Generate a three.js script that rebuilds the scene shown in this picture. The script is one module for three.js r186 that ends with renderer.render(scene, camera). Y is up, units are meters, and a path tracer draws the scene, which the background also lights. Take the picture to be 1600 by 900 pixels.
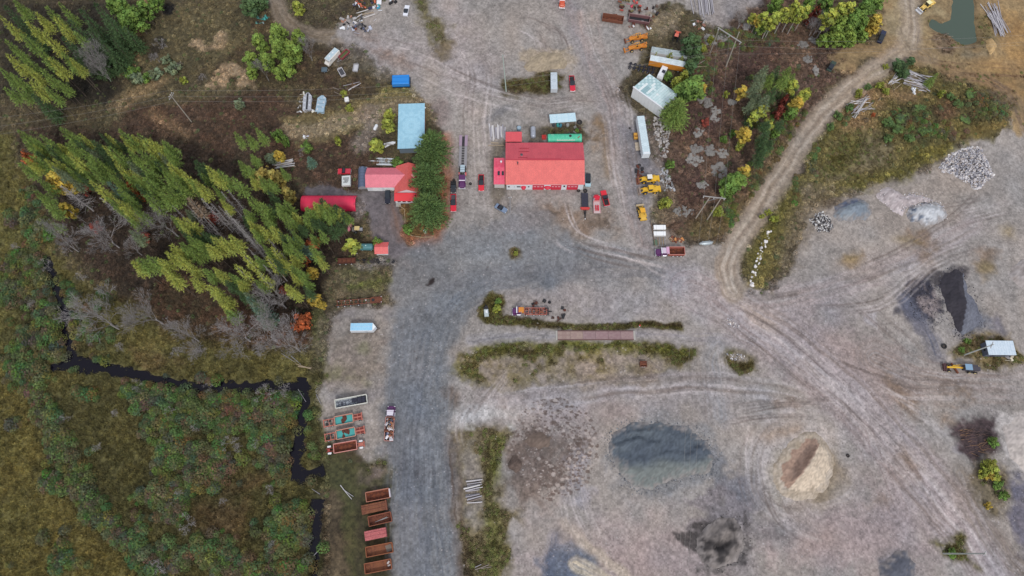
import * as THREE from 'three';
import { mergeGeometries } from 'three/addons/utils/BufferGeometryUtils.js';

// ---------------------------------------------------------------- camera, sky, sun, exposure
const HGT = 210, PITCH = 70 * Math.PI / 180, FOC = 1067;          // drone height in metres, tilt, focal length in photograph pixels
const scene = new THREE.Scene();
const camera = new THREE.PerspectiveCamera(2 * Math.atan(450 / FOC) * 180 / Math.PI, 16 / 9, 1, 6000);
camera.position.set(0, HGT, 0);
camera.rotation.set(-PITCH, 0, 0);
scene.add(camera);
const renderer = new THREE.WebGLRenderer({ antialias: true });
renderer.toneMapping = THREE.LinearToneMapping;
renderer.toneMappingExposure = 1.12;
renderer.shadowMap.enabled = true;

const SUN_DIR = new THREE.Vector3(0.18, 0.95, 0.78).normalize();  // hazy sun from the south
{ // overcast sky: bright toward the sun, even elsewhere
  const w = 256, h = 128, d = new Float32Array(w * h * 4), v = new THREE.Vector3();
  for (let j = 0; j < h; j++) for (let i = 0; i < w; i++) {
    const lat = (j + 0.5) / h * Math.PI - Math.PI / 2, lon = (i + 0.5) / w * 2 * Math.PI - Math.PI;
    v.set(Math.cos(lat) * Math.cos(lon), Math.sin(lat), Math.cos(lat) * Math.sin(lon));
    const s = Math.max(0, v.dot(SUN_DIR)), up = Math.max(0, v.y);
    const L = (0.42 + 0.20 * up) + 0.24 * Math.pow(s, 4), o = (j * w + i) * 4;
    d[o] = L * 0.95; d[o + 1] = L * 1.0; d[o + 2] = L * 1.12; d[o + 3] = 1;
  }
  const t = new THREE.DataTexture(d, w, h, THREE.RGBAFormat, THREE.FloatType);
  t.mapping = THREE.EquirectangularReflectionMapping; t.magFilter = THREE.LinearFilter; t.needsUpdate = true;
  scene.background = t; scene.environment = t;
}
const sun = new THREE.DirectionalLight(new THREE.Color(1, 0.965, 0.91), 1.5);
sun.position.copy(SUN_DIR).multiplyScalar(400); sun.target.position.set(0, 0, -90);
sun.position.add(sun.target.position);
sun.castShadow = true; sun.shadow.radius = 20;
Object.assign(sun.shadow.camera, { left: -260, right: 260, top: 260, bottom: -260, near: 1, far: 900 });
sun.shadow.mapSize.set(4096, 4096);
scene.add(sun, sun.target);

// ---------------------------------------------------------------- small helpers
const rng = (a) => () => { a |= 0; a = a + 0x6D2B79F5 | 0; let t = Math.imul(a ^ a >>> 15, 1 | a); t = t + Math.imul(t ^ t >>> 7, 61 | t) ^ t; return ((t ^ t >>> 14) >>> 0) / 4294967296; };
const lerp = (a, b, t) => a + (b - a) * t, clamp = (x, a = 0, b = 1) => x < a ? a : x > b ? b : x;
const sst = (a, b, x) => { const t = clamp((x - a) / (b - a)); return t * t * (3 - 2 * t); };
const hash = (i, j) => { let n = Math.imul(i, 374761393) + Math.imul(j, 668265263) | 0; n = Math.imul(n ^ n >>> 13, 1274126177); return ((n ^ n >>> 16) >>> 0) / 4294967296; };
function noise(x, y) {
  const i = Math.floor(x), j = Math.floor(y), fx = x - i, fy = y - j, u = fx * fx * (3 - 2 * fx), w = fy * fy * (3 - 2 * fy);
  const a = hash(i, j), b = hash(i + 1, j), c = hash(i, j + 1), e = hash(i + 1, j + 1);
  return a + (b - a) * u + (c - a + (a - b - c + e) * u) * w;
}
const fbm = (x, y, o = 4) => { let s = 0, a = 0.5, n = 0; for (let k = 0; k < o; k++) { s += a * noise(x + k * 17.3, y - k * 9.1); n += a; a *= 0.5; x *= 2.03; y *= 2.03; } return s / n; };
const toLin = (c) => { c /= 255; return c <= 0.04045 ? c / 12.92 : Math.pow((c + 0.055) / 1.055, 2.4); };
const KR = 1.0, KG = 1.0, KB = 1.0;                                // how much light a level surface gets here, so that a seen colour gives a base colour
const lin = ([r, g, b]) => [toLin(r) / KR, toLin(g) / KG, toLin(b) / KB];
const C = (r, g, b) => new THREE.Color().setRGB(...lin([r, g, b]).map((x) => Math.min(x, 0.86)));
// the point at height h that the photograph shows at pixel (px, py)
const SP = Math.sin(PITCH), CP = Math.cos(PITCH);
function at(px, py, h = 0) {
  const u = (px - 800) / FOC, v = -(py - 450) / FOC, dx = u, dy = -SP + v * CP, dz = -CP - v * SP, t = (h - HGT) / dy;
  return new THREE.Vector3(dx * t, h, dz * t);
}
const XZ = (px, py, h = 0) => { const p = at(px, py, h); return [p.x, p.z]; };
const NUM = ['first', 'second', 'third', 'fourth', 'fifth', 'sixth', 'seventh', 'eighth', 'ninth', 'tenth', 'eleventh', 'twelfth', 'thirteenth', 'fourteenth', 'fifteenth', 'sixteenth', 'seventeenth', 'eighteenth', 'nineteenth', 'twentieth', 'twenty-first', 'twenty-second', 'twenty-third', 'twenty-fourth', 'twenty-fifth', 'twenty-sixth', 'twenty-seventh', 'twenty-eighth', 'twenty-ninth', 'thirtieth', 'thirty-first', 'thirty-second', 'thirty-third', 'thirty-fourth', 'thirty-fifth', 'thirty-sixth', 'thirty-seventh', 'thirty-eighth', 'thirty-ninth', 'fortieth'];
const DEG = Math.PI / 180;

// ---------------------------------------------------------------- naming
const used = new Map();
function numbered(name) { const n = used.get(name) || 0; used.set(name, n + 1); return n ? name + '_' + String(n).padStart(3, '0') : name; }
function tag(o, label, category, group, kind) {
  o.userData.label = label; if (category) o.userData.category = category;
  if (group) o.userData.group = group; if (kind) o.userData.kind = kind;
  return o;
}
function thing(name, label, category, pos = [0, 0, 0], turn = 0, group) {
  const o = new THREE.Group(); o.name = numbered(name); o.position.set(...pos); o.rotation.y = turn;
  scene.add(o); return tag(o, label, category, group);
}
function clean(g) {
  const q = g.index ? g.toNonIndexed() : g;
  for (const k of Object.keys(q.attributes)) if (!['position', 'normal', 'color', 'uv'].includes(k)) q.deleteAttribute(k);
  return q;
}
function merged(list) {
  const gs = list.flat(Infinity).map(clean), uv = gs.every((g) => g.attributes.uv), col = gs.every((g) => g.attributes.color);
  for (const g of gs) { if (!uv) g.deleteAttribute('uv'); if (!col) g.deleteAttribute('color'); }
  return gs.length === 1 ? gs[0] : mergeGeometries(gs);
}
function part(name, geos, mat, parent) {
  const m = new THREE.Mesh(merged([geos]), mat); m.name = name; m.castShadow = m.receiveShadow = true;
  if (parent) parent.add(m);
  return m;
}
function single(name, label, category, geos, mat, pos, turn = 0, group, kind) {
  const m = part(numbered(name), geos, mat, scene); if (pos) m.position.set(...pos); m.rotation.y = turn;
  return tag(m, label, category, group, kind);
}
const mats = new Map();
function mat(r, g, b, rough = 0.7, metal = 0, extra) {
  const k = [r, g, b, rough, metal, JSON.stringify(extra || {})].join();
  if (!mats.has(k)) mats.set(k, new THREE.MeshStandardMaterial({ color: C(r, g, b), roughness: rough, metalness: metal, side: THREE.DoubleSide, ...extra }));
  return mats.get(k);
}
// geometry shorthand: all return a BufferGeometry in local metres
const mv = (g, x = 0, y = 0, z = 0, rx = 0, ry = 0, rz = 0) => { if (rx || ry || rz) g.applyMatrix4(new THREE.Matrix4().makeRotationFromEuler(new THREE.Euler(rx, ry, rz, 'YXZ'))); return g.translate(x, y, z); };
// box centred at x, z and standing from y to y + h, with slightly chamfered edges
function bx(l, h, w, x = 0, y = 0, z = 0, ry = 0, rz = 0, rx = 0) { return mv(new THREE.BoxGeometry(l, h, w).translate(0, h / 2, 0), x, y, z, rx, ry, rz); }
function cbx(l, h, w, x = 0, y = 0, z = 0, c = 0.06, ry = 0, rz = 0) {
  c = Math.min(c, l / 3, h / 3, w / 3);
  const s = new THREE.Shape(); const a = l / 2 - c, b = w / 2 - c;
  s.moveTo(-a, -b); s.lineTo(a, -b); s.lineTo(a, b); s.lineTo(-a, b); s.closePath();
  const g = new THREE.ExtrudeGeometry(s, { depth: h - 2 * c, bevelEnabled: true, bevelSize: c, bevelThickness: c, bevelSegments: 1 });
  g.rotateX(-Math.PI / 2).translate(0, c, 0); return mv(g, x, y, z, 0, ry, rz);
}
const cyl = (r0, r1, h, x = 0, y = 0, z = 0, seg = 10, axis = 'y') => {
  const g = new THREE.CylinderGeometry(r1, r0, h, seg);
  if (axis === 'x') g.rotateZ(-Math.PI / 2); else if (axis === 'z') g.rotateX(Math.PI / 2); else g.translate(0, h / 2, 0);
  return g.translate(x, y, z);
};
// a side profile in the x-y plane pushed across z by w, edges rolled
function prof(pts, w, z = 0, bev = 0.08) {
  const s = new THREE.Shape(pts.map((p) => new THREE.Vector2(p[0], p[1])));
  const g = new THREE.ExtrudeGeometry(s, { depth: w - 2 * bev, bevelEnabled: bev > 0, bevelSize: bev * 0.6, bevelThickness: bev, bevelSegments: 2 });
  return g.translate(0, 0, z - w / 2 + bev);
}
function bar(a, b, r, seg = 6, r2 = r) {                            // round bar between two points
  const p = new THREE.Vector3(...a), q = new THREE.Vector3(...b), d = q.clone().sub(p), L = d.length();
  const g = new THREE.CylinderGeometry(r2, r, L, seg).translate(0, L / 2, 0);
  g.applyQuaternion(new THREE.Quaternion().setFromUnitVectors(new THREE.Vector3(0, 1, 0), d.normalize()));
  return g.translate(p.x, p.y, p.z);
}
// ---------------------------------------------------------------- the ground: what lies where, painted in metres
const X0 = -222, X1 = 222, Z0 = -222, Z1 = 34, TW = 2048, TH = Math.round(TW * (Z1 - Z0) / (X1 - X0)), MPT = (X1 - X0) / TW;
const RGB = new Float32Array(TW * TH * 3), REG = new Uint8Array(TW * TH);
const F1 = new Float32Array(TW * TH), F2 = new Float32Array(TW * TH), F3 = new Float32Array(TW * TH), WX = new Float32Array(TW * TH), WZ = new Float32Array(TW * TH);
for (let j = 0, k = 0; j < TH; j++) for (let i = 0; i < TW; i++, k++) {
  const x = X0 + (i + 0.5) * MPT, z = Z0 + (j + 0.5) * MPT;
  F1[k] = fbm(x / 17, z / 17, 3); F2[k] = fbm(x / 3.1 + 40, z / 3.1, 3); F3[k] = 0.35 * hash(i >> 1, j >> 1) + 0.25 * hash(i, j) + 0.65 * (noise(x / 0.9, z / 0.9) - 0.2);
  WX[k] = (noise(x / 6, z / 6 + 90) - 0.5) * 2 + (noise(x / 1.7, z / 1.7 + 50) - 0.5) * 0.9; WZ[k] = (noise(x / 6 + 70, z / 6) - 0.5) * 2 + (noise(x / 1.7 + 20, z / 1.7) - 0.5) * 0.9;
}
const GROUND = 0, YARD = 1, ASPHALT = 2, DIRT = 3, DRIVE = 4, MARSH = 5, SAND = 6;
function over(x0, x1, z0, z1, f) {
  const i0 = Math.max(0, Math.floor((x0 - X0) / MPT)), i1 = Math.min(TW - 1, Math.ceil((x1 - X0) / MPT)), j0 = Math.max(0, Math.floor((z0 - Z0) / MPT)), j1 = Math.min(TH - 1, Math.ceil((z1 - Z0) / MPT));
  for (let j = j0; j <= j1; j++) for (let i = i0; i <= i1; i++) f(j * TW + i, X0 + (i + 0.5) * MPT, Z0 + (j + 0.5) * MPT);
}
function put(k, a, c, c2, mot, grain, n1) {
  const m = c2 ? clamp((n1 - 0.5) * mot + 0.5) : 0, g = 1 + (F3[k] - 0.5) * grain * 2.6, o = k * 3;
  for (let q = 0; q < 3; q++) RGB[o + q] = lerp(RGB[o + q], (c2 ? lerp(c[q], c2[q], m) : c[q]) * g, a);
}
function sdPoly(P, x, z) {
  let d = 1e9, s = 1;
  for (let i = 0, j = P.length - 1; i < P.length; j = i++) {
    const ax = P[i][0], az = P[i][1], ex = P[j][0] - ax, ez = P[j][1] - az, wx = x - ax, wz = z - az, t = clamp((wx * ex + wz * ez) / (ex * ex + ez * ez)), bx_ = wx - ex * t, bz = wz - ez * t;
    d = Math.min(d, bx_ * bx_ + bz * bz);
    const c1 = z >= az, c2 = z < P[j][1], c3 = ex * wz > ez * wx;
    if ((c1 && c2 && c3) || (!c1 && !c2 && !c3)) s = -s;
  }
  return s * Math.sqrt(d);
}
// area({...}): polygon in photograph pixels; f feather (m), w wobble (m), mot contrast of the two tones, grain, rough edge by noise
function area(pts, c, { c2, f = 1, w = 1, mot = 2.2, grain = 0.22, a = 1, edge = 1.5, reg, fine = 0.5 } = {}) {
  const P = pts.map(([x, y]) => XZ(x, y)), xs = P.map((p) => p[0]), zs = P.map((p) => p[1]), pad = f + w * 2 + edge + 1, L = lin(c), L2 = c2 && lin(c2);
  over(Math.min(...xs) - pad, Math.max(...xs) + pad, Math.min(...zs) - pad, Math.max(...zs) + pad, (k, x, z) => {
    const d = sdPoly(P, x + WX[k] * w, z + WZ[k] * w) + (F2[k] - 0.5) * edge * 2, t = sst(f, -f, d) * a;
    if (t <= 0.004) return;
    put(k, t, L, L2, mot, grain, lerp(F1[k], F2[k], fine));
    if (reg !== undefined && t > 0.5) REG[k] = reg;
  });
}
function ell(px, py, rx, ry, deg, c, o = {}) {
  const pts = []; for (let i = 0; i < 20; i++) { const t = i / 20 * Math.PI * 2, u = rx * Math.cos(t), v = ry * Math.sin(t), s = Math.sin(deg * DEG), q = Math.cos(deg * DEG); pts.push([px + u * q - v * s, py + u * s + v * q]); }
  area(pts, c, o);
}
function spline(pts, n = 8) {
  const c = new THREE.CatmullRomCurve3(pts.map((p) => new THREE.Vector3(p[0], 0, p[1])), false, 'centripetal');
  return c.getPoints((pts.length - 1) * n).map((p) => [p.x, p.z]);
}
// band({...}): a line in photograph pixels, wd metres wide, streaked along its length
function band(pts, wd, c, { f = 1, w = 0.6, a = 1, streak = 0.5, c2, grain = 0.2, reg, taper = 0, sn = 7 } = {}) {
  const P = spline(pts.map(([x, y]) => XZ(x, y))), L = lin(c), L2 = lin(c2 || c), cum = [0];
  for (let i = 1; i < P.length; i++) cum.push(cum[i - 1] + Math.hypot(P[i][0] - P[i - 1][0], P[i][1] - P[i - 1][1]));
  const tot = cum[cum.length - 1], xs = P.map((p) => p[0]), zs = P.map((p) => p[1]), R = wd / 2 + f + w * 2, seed = tot * 7.7;
  const x0 = Math.min(...xs) - R, x1 = Math.max(...xs) + R, z0 = Math.min(...zs) - R, z1 = Math.max(...zs) + R;
  // visit each segment's own box and keep the nearest distance
  const best = new Map();
  for (let i = 1; i < P.length; i++) {
    const [ax, az] = P[i - 1], [bx_, bz] = P[i], ex = bx_ - ax, ez = bz - az, ll = ex * ex + ez * ez;
    over(Math.min(ax, bx_) - R, Math.max(ax, bx_) + R, Math.min(az, bz) - R, Math.max(az, bz) + R, (k, x, z) => {
      x += WX[k] * w; z += WZ[k] * w;
      const t = clamp(((x - ax) * ex + (z - az) * ez) / ll), dx = x - ax - ex * t, dz = z - az - ez * t, d = Math.hypot(dx, dz), old = best.get(k);
      if (!old || d < old[0]) best.set(k, [d, cum[i - 1] + t * Math.sqrt(ll), (dx * ez - dz * ex) > 0 ? d : -d]);
    });
  }
  for (const [k, [d, s, t]] of best) {
    const end = taper ? sst(0, taper, s) * sst(0, taper, tot - s) : 1;
    const st = noise(t * 1.5 + seed, s / sn) * 0.6 + noise(t * 4 + seed, s / (sn * 1.6)) * 0.4, q = sst(wd / 2 + f, wd / 2 - f, d + (F2[k] - 0.5) * f) * end * a * (1 - streak + streak * clamp(st * 2.2 - 0.6) * 1.2);
    if (q <= 0.004) continue;
    put(k, Math.min(1, q), L, L2, 2.4, grain, st);
    if (reg !== undefined && d < wd / 2) REG[k] = reg;
  }
}
// ---- scrub and heath under everything
for (let k = 0; k < TW * TH; k++) { put(k, 1, lin([92, 84, 60]), lin([72, 62, 50]), 2.4, 0.3, lerp(F1[k], F2[k], 0.5)); }
// marsh in the south-west
area([[-60, 190], [25, 225], [60, 330], [90, 400], [150, 455], [260, 500], [420, 545], [492, 560], [500, 600], [500, 960], [-80, 980]], [118, 111, 66], { c2: [98, 92, 54], f: 3, w: 2, edge: 3, mot: 2.4, grain: 0.45, reg: MARSH });
for (const e of [[60, 800, 110, 120, 20], [40, 650, 60, 90, 0], [210, 880, 50, 40, 0], [150, 860, 60, 30, 40], [60, 420, 50, 40, 0]]) ell(...e, [130, 120, 70], { c2: [108, 98, 56], f: 6, w: 3, edge: 5, a: 0.75, grain: 0.45 });
for (const e of [[230, 640, 140, 60, 10], [330, 800, 110, 90, 40], [150, 740, 50, 120, -20], [90, 510, 60, 60, 0]]) ell(...e, [92, 86, 52], { c2: [74, 70, 44], f: 8, w: 3, edge: 6, a: 0.6, grain: 0.4 });
for (const e of [[310, 520, 60, 14, 8], [250, 560, 40, 9, 8], [380, 760, 50, 20, -20], [340, 820, 40, 30, 0]]) ell(...e, [122, 96, 70], { c2: [100, 78, 58], f: 4, w: 2, edge: 4, a: 0.6, grain: 0.35 });
// leaf-littered floor of the pine groves
area([[0, 0], [185, 0], [205, 60], [190, 130], [180, 170], [0, 150]], [52, 46, 36], { c2: [38, 34, 28], f: 3, w: 2 });
area([[25, 195], [200, 205], [340, 225], [400, 265], [470, 300], [560, 385], [515, 500], [440, 545], [260, 500], [150, 440], [90, 380], [50, 290]], [66, 52, 42], { c2: [46, 38, 30], f: 4, w: 2.5, edge: 3, grain: 0.35 });
area([[270, 430], [440, 500], [500, 520], [470, 545], [330, 520], [200, 470]], [92, 62, 48], { c2: [74, 62, 44], f: 4, w: 2, edge: 4, a: 0.75, grain: 0.3 });
// brown heath of the north-west
area([[190, 165], [300, 160], [420, 130], [470, 165], [560, 180], [600, 220], [590, 260], [560, 300], [480, 300], [390, 260], [300, 215], [180, 215]], [82, 62, 50], { c2: [62, 52, 40], f: 3, w: 2, edge: 3, grain: 0.4 });
area([[300, 60], [380, 20], [430, 10], [450, 60], [520, 75], [545, 105], [600, 130], [560, 165], [480, 165], [410, 140], [330, 120]], [84, 76, 52], { c2: [72, 56, 44], f: 3, w: 2, edge: 3, grain: 0.4 });
area([[200, 20], [330, 0], [420, 0], [390, 50], [340, 100], [260, 130], [210, 110]], [100, 90, 64], { c2: [78, 70, 50], f: 4, w: 2, edge: 3, grain: 0.35 });
// NW sandy paths
band([[238, -5], [222, 30], [208, 62], [205, 88], [190, 112]], 4, [150, 122, 92], { c2: [120, 96, 70], f: 1.5, streak: 0.4 });
band([[185, 165], [205, 152], [228, 140], [250, 122]], 6, [150, 128, 96], { c2: [116, 98, 74], f: 2, streak: 0.6 });
band([[236, 178], [262, 192], [292, 212]], 4, [136, 112, 86], { c2: [104, 84, 64], f: 2, streak: 0.6 });
for (const e of [[311, 68, 11, 8, 0], [345, 58, 9, 6, 20], [330, 72, 18, 5, -10], [352, 112, 18, 11, -30], [378, 118, 22, 8, 15], [340, 128, 18, 9, -20], [384, 130, 16, 6, 10]]) ell(...e, [166, 144, 118], { c2: [140, 118, 92], f: 1.2, w: 1, edge: 1.5, a: 0.85 });
ell(262, 12, 11, 9, 0, [24, 22, 22], { f: 1, w: 1 }); ell(242, 76, 8, 20, 30, [40, 36, 34], { f: 1.5, w: 1.5, a: 0.8 });
// track from the north past the leafy clump
band([[428, -8], [436, 18], [450, 38], [480, 50], [510, 56], [545, 60]], 6.5, [142, 128, 114], { c2: [116, 102, 86], f: 1.4, streak: 0.3, reg: DIRT });
// grassy belt between the heath and the yard
area([[440, 185], [520, 170], [600, 140], [660, 150], [690, 170], [680, 190], [625, 185], [600, 215], [540, 210], [470, 225], [450, 205]], [122, 110, 78], { c2: [104, 92, 62], f: 2, w: 1.5, edge: 2.5, a: 0.9, grain: 0.3 });
band([[455, 205], [490, 205], [540, 190], [600, 172], [660, 162]], 6, [148, 132, 112], { c2: [126, 112, 90], f: 2, streak: 0.5 });
band([[575, 175], [580, 200], [565, 225]], 7, [124, 112, 102], { f: 2, streak: 0.4 });
ell(632, 140, 44, 9, -4, [110, 102, 60], { c2: [128, 118, 76], f: 2, a: 0.8, grain: 0.3 });

// ---- the gravel yard
const GR = [157, 149, 144], GR2 = [138, 131, 126];
area([[523, 62], [540, 32], [575, 22], [590, 8], [640, -20], [1200, -20], [1178, 12], [1150, 34], [1128, 48], [1090, 22], [1060, 4], [1030, 6], [1008, 40], [1004, 78], [985, 110], [965, 140], [962, 152], [985, 172], [1000, 182], [1000, 200], [1024, 240], [1030, 262], [1034, 300], [1020, 330], [1016, 356], [1042, 362], [1070, 378], [1112, 384], [1148, 386], [1156, 450], [1170, 456], [1210, 452], [1232, 430], [1244, 392], [1262, 340], [1300, 320], [1372, 288], [1460, 262], [1500, 225], [1560, 195], [1660, 180], [1680, 960], [695, 960], [610, 960], [612, 780], [604, 745], [584, 742], [560, 718], [520, 690], [500, 650], [504, 600], [506, 550], [520, 500], [545, 482], [612, 476], [614, 412], [650, 380], [692, 360], [692, 200], [676, 160], [640, 134], [610, 112], [580, 98], [560, 76]],
  GR, { c2: GR2, f: 1.6, w: 1.4, edge: 2, mot: 1.8, grain: 0.17, reg: YARD });
// pinkish and greyish zones
for (const e of [[600, 80, 60, 24, 10], [700, 60, 30, 60, 0], [740, 120, 36, 40, 0]]) ell(...e, [158, 148, 148], { f: 8, w: 3, edge: 5, a: 0.65, grain: 0.22 });
for (const e of [[590, 82, 20, 6, 10], [620, 95, 24, 8, 20], [575, 60, 18, 6, 10]]) ell(...e, [120, 100, 88], { f: 3, w: 2, edge: 3, a: 0.6, grain: 0.3 });
for (const e of [[1300, 560, 120, 40, 30], [860, 640, 100, 20, 0], [1000, 880, 160, 60, 0], [1350, 830, 120, 60, 0]]) ell(...e, [156, 138, 138], { f: 12, w: 3, edge: 6, a: 0.7 });
for (const e of [[1260, 480, 90, 26, -10], [1060, 620, 110, 25, 0], [900, 470, 120, 22, 0], [1000, 450, 140, 18, 0]]) ell(...e, [142, 136, 140], { f: 10, w: 3, edge: 6, a: 0.6 });
ell(1400, 300, 120, 40, -15, [150, 136, 124], { f: 12, a: 0.5 });
// grass taking over the edges of the yard
const GRASS = { c2: [84, 74, 44], f: 1.6, w: 1.4, edge: 2.2, mot: 2.4, grain: 0.4 };
area([[636, -10], [662, -10], [674, 20], [702, 40], [704, 70], [690, 96], [676, 70], [655, 30]], [100, 92, 52], { ...GRASS, f: 2.5, edge: 3, a: 0.85 });
area([[676, 70], [708, 64], [706, 90], [690, 98]], [110, 96, 80], { f: 2, a: 0.7 });
area([[1010, 30], [1060, 6], [1075, 20], [1060, 46], [1030, 60], [1012, 50]], [118, 106, 80], { c2: [146, 132, 118], f: 2, w: 2, edge: 3, a: 0.9, grain: 0.35 });
area([[786, 122], [862, 112], [882, 120], [880, 140], [846, 146], [800, 150], [788, 145]], [78, 68, 42], { ...GRASS, edge: 1.5 });
area([[1140, -10], [1200, -10], [1180, 22], [1150, 40], [1120, 46], [1100, 30]], [140, 132, 130], { f: 2, a: 0.8, reg: YARD });
area([[768, 225], [790, 222], [790, 290], [786, 320], [770, 318], [766, 300]], [96, 86, 70], { f: 1.5, a: 0.7, grain: 0.35 });
area([[842, 196], [915, 190], [922, 215], [912, 226], [845, 214]], [70, 58, 42], { c2: [84, 76, 46], f: 1.2, a: 0.9, grain: 0.4 });
area([[822, 196], [850, 196], [852, 226], [820, 226]], [92, 84, 72], { f: 1.2, a: 0.8, grain: 0.4 });
// brown stains and dry dirt in front of the hall, mud to its east
for (const e of [[880, 345, 44, 24, 10], [850, 330, 22, 14, 0], [930, 350, 40, 18, 0], [940, 215, 16, 18, 0]]) ell(...e, [118, 99, 84], { c2: [144, 128, 116], f: 4, w: 2, edge: 4, a: 0.8, grain: 0.25 });
for (const e of [[855, 354, 8, 4, 0], [945, 350, 16, 8, 20], [865, 335, 8, 5, 0], [820, 368, 12, 5, -10], [910, 372, 9, 4, 0]]) ell(...e, [92, 78, 66], { f: 2, w: 1.4, edge: 2.5, a: 0.6, grain: 0.3 });
for (const e of [[934, 210, 7, 26, 6], [946, 196, 5, 18, 0], [950, 248, 6, 30, 0]]) ell(...e, [122, 96, 62], { f: 2, w: 1, edge: 2, a: 0.55 });
ell(690, 175, 14, 24, 0, [126, 108, 102], { f: 3, a: 0.7 });
ell(775, 180, 26, 7, -28, [118, 114, 114], { f: 1.5, edge: 2.5, a: 0.8 }); ell(752, 196, 14, 3, -30, [112, 110, 110], { f: 1, edge: 1.5, a: 0.6 });
// fan of spread sand north of the hall
ell(858, 92, 48, 18, 0, [162, 146, 122], { c2: [148, 134, 122], f: 2, w: 1.6, edge: 2.5, a: 0.8 });
// orange needles dropped by the three spruces, lawn under them
area([[640, 330], [660, 300], [690, 250], [698, 300], [698, 345], [694, 372], [668, 380], [640, 374], [620, 360], [628, 330]], [132, 90, 66], { c2: [128, 84, 60], f: 2, w: 1.5, edge: 2.2, grain: 0.3, a: 0.95 });
band([[696, 215], [699, 270], [697, 320], [690, 352], [676, 376], [650, 380], [632, 366]], 4.2, [164, 100, 66], { c2: [140, 96, 74], f: 2, streak: 0.35, a: 0.85 });
area([[622, 320], [660, 315], [688, 330], [684, 366], [660, 372], [636, 366], [630, 345]], [86, 78, 44], { c2: [120, 84, 54], f: 1, w: 1, edge: 1.5, grain: 0.35 });

// ---- worn asphalt
const AS = [104, 106, 110], AS2 = [120, 121, 124];
area([[611, 960], [610, 800], [603, 720], [600, 650], [604, 560], [606, 500], [612, 480], [614, 405], [650, 384], [700, 368], [790, 345], [850, 330], [900, 380], [1000, 400], [1080, 412], [1140, 430], [1190, 480], [1260, 545], [1240, 560], [1160, 500], [1060, 466], [960, 448], [860, 450], [790, 452], [752, 470], [730, 500], [712, 540], [706, 580], [695, 600], [700, 660], [712, 780], [722, 960]],
  AS, { c2: AS2, f: 3, w: 1.4, edge: 2, mot: 1.6, grain: 0.2, a: 0.85, reg: ASPHALT });
area([[950, 405], [1090, 410], [1180, 470], [1260, 545], [1150, 505], [1040, 470], [900, 450]], GR, { f: 8, a: 0.65 });
band([[625, 940], [622, 800], [625, 680], [632, 580], [640, 500]], 11, [94, 97, 105], { c2: [112, 114, 119], f: 3, streak: 0.7, a: 0.8 });
band([[690, 940], [676, 800], [670, 680], [668, 580], [690, 500], [740, 452], [830, 425]], 12, [114, 117, 122], { c2: [98, 102, 109], f: 4, streak: 0.6, a: 0.7 });
band([[655, 940], [648, 800], [650, 680], [655, 590]], 8, [106, 108, 116], { f: 2, streak: 0.9, a: 0.7, sn: 12 });
ell(640, 735, 18, 28, 0, [84, 82, 86], { f: 4, w: 2, edge: 3, a: 0.7, grain: 0.3 });
ell(652, 740, 8, 30, 0, [70, 69, 74], { f: 3, w: 2, edge: 3, a: 0.6, grain: 0.3 });
ell(640, 420, 40, 26, 0, [100, 100, 104], { f: 8, a: 0.5 });
ell(780, 400, 60, 26, -8, [126, 127, 130], { f: 8, edge: 5, a: 0.7 }); ell(740, 410, 40, 20, 0, [120, 121, 123], { f: 6, edge: 5, a: 0.6 });
ell(815, 352, 40, 14, -15, [132, 126, 126], { f: 3, edge: 4, a: 0.8 }); ell(820, 330, 26, 14, 0, [122, 118, 120], { f: 3, edge: 3, a: 0.6 });
band([[700, 440], [770, 436], [860, 428], [960, 424], [1040, 432], [1100, 448]], 7, [104, 104, 109], { f: 2.5, streak: 0.7, a: 0.6, sn: 9 });
ell(676, 438, 8, 4, -35, [44, 34, 34], { f: 0.5, w: 0.8, edge: 1 }); ell(668, 443, 4, 2, 0, [52, 44, 44], { f: 0.6, edge: 1 });
// asphalt up the north road and down past the hall
band([[874, -10], [894, 20], [906, 60], [924, 110], [944, 150], [966, 190], [978, 240], [988, 290], [1000, 340], [1010, 380]], 8, [126, 122, 126], { c2: [146, 136, 136], f: 3, streak: 0.5, a: 0.85, reg: ASPHALT });
area([[976, 200], [1000, 190], [1010, 240], [1030, 250], [1034, 300], [1010, 310], [986, 300]], [112, 110, 116], { c2: [128, 122, 124], f: 2, w: 1.2, edge: 2, a: 0.85, reg: ASPHALT });
band([[905, 20], [922, 90], [950, 140], [958, 200], [962, 270], [980, 330], [1000, 380]], 3, [158, 142, 136], { f: 1.5, streak: 0.8, a: 0.7 });
band([[930, 20], [940, 80], [960, 130], [970, 180]], 3, [158, 144, 138], { f: 1.5, streak: 0.8, a: 0.6 });
for (const e of [[1008, 245, 12, 60, -3]]) ell(...e, [104, 103, 110], { f: 2.5, edge: 2, a: 0.6 });
// house drive
area([[566, 300], [600, 296], [620, 300], [622, 330], [632, 350], [630, 372], [640, 392], [618, 410], [606, 402], [580, 372], [574, 340], [566, 320]], [98, 92, 95], { c2: [110, 102, 104], f: 1.2, w: 0.8, edge: 1.2, reg: DRIVE });
area([[478, 296], [500, 290], [560, 296], [600, 292], [598, 312], [570, 318], [560, 310], [480, 308]], [94, 88, 92], { c2: [110, 104, 104], f: 1.2, w: 1, edge: 1.5, reg: DRIVE });
ell(562, 320, 9, 28, 6, [120, 112, 112], { f: 2, edge: 2, a: 0.8 });
band([[610, 320], [618, 345], [628, 372]], 3, [118, 92, 80], { f: 1.5, a: 0.7 });
ell(548, 350, 14, 14, 0, [84, 74, 58], { f: 2, edge: 2, grain: 0.35 });
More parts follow.
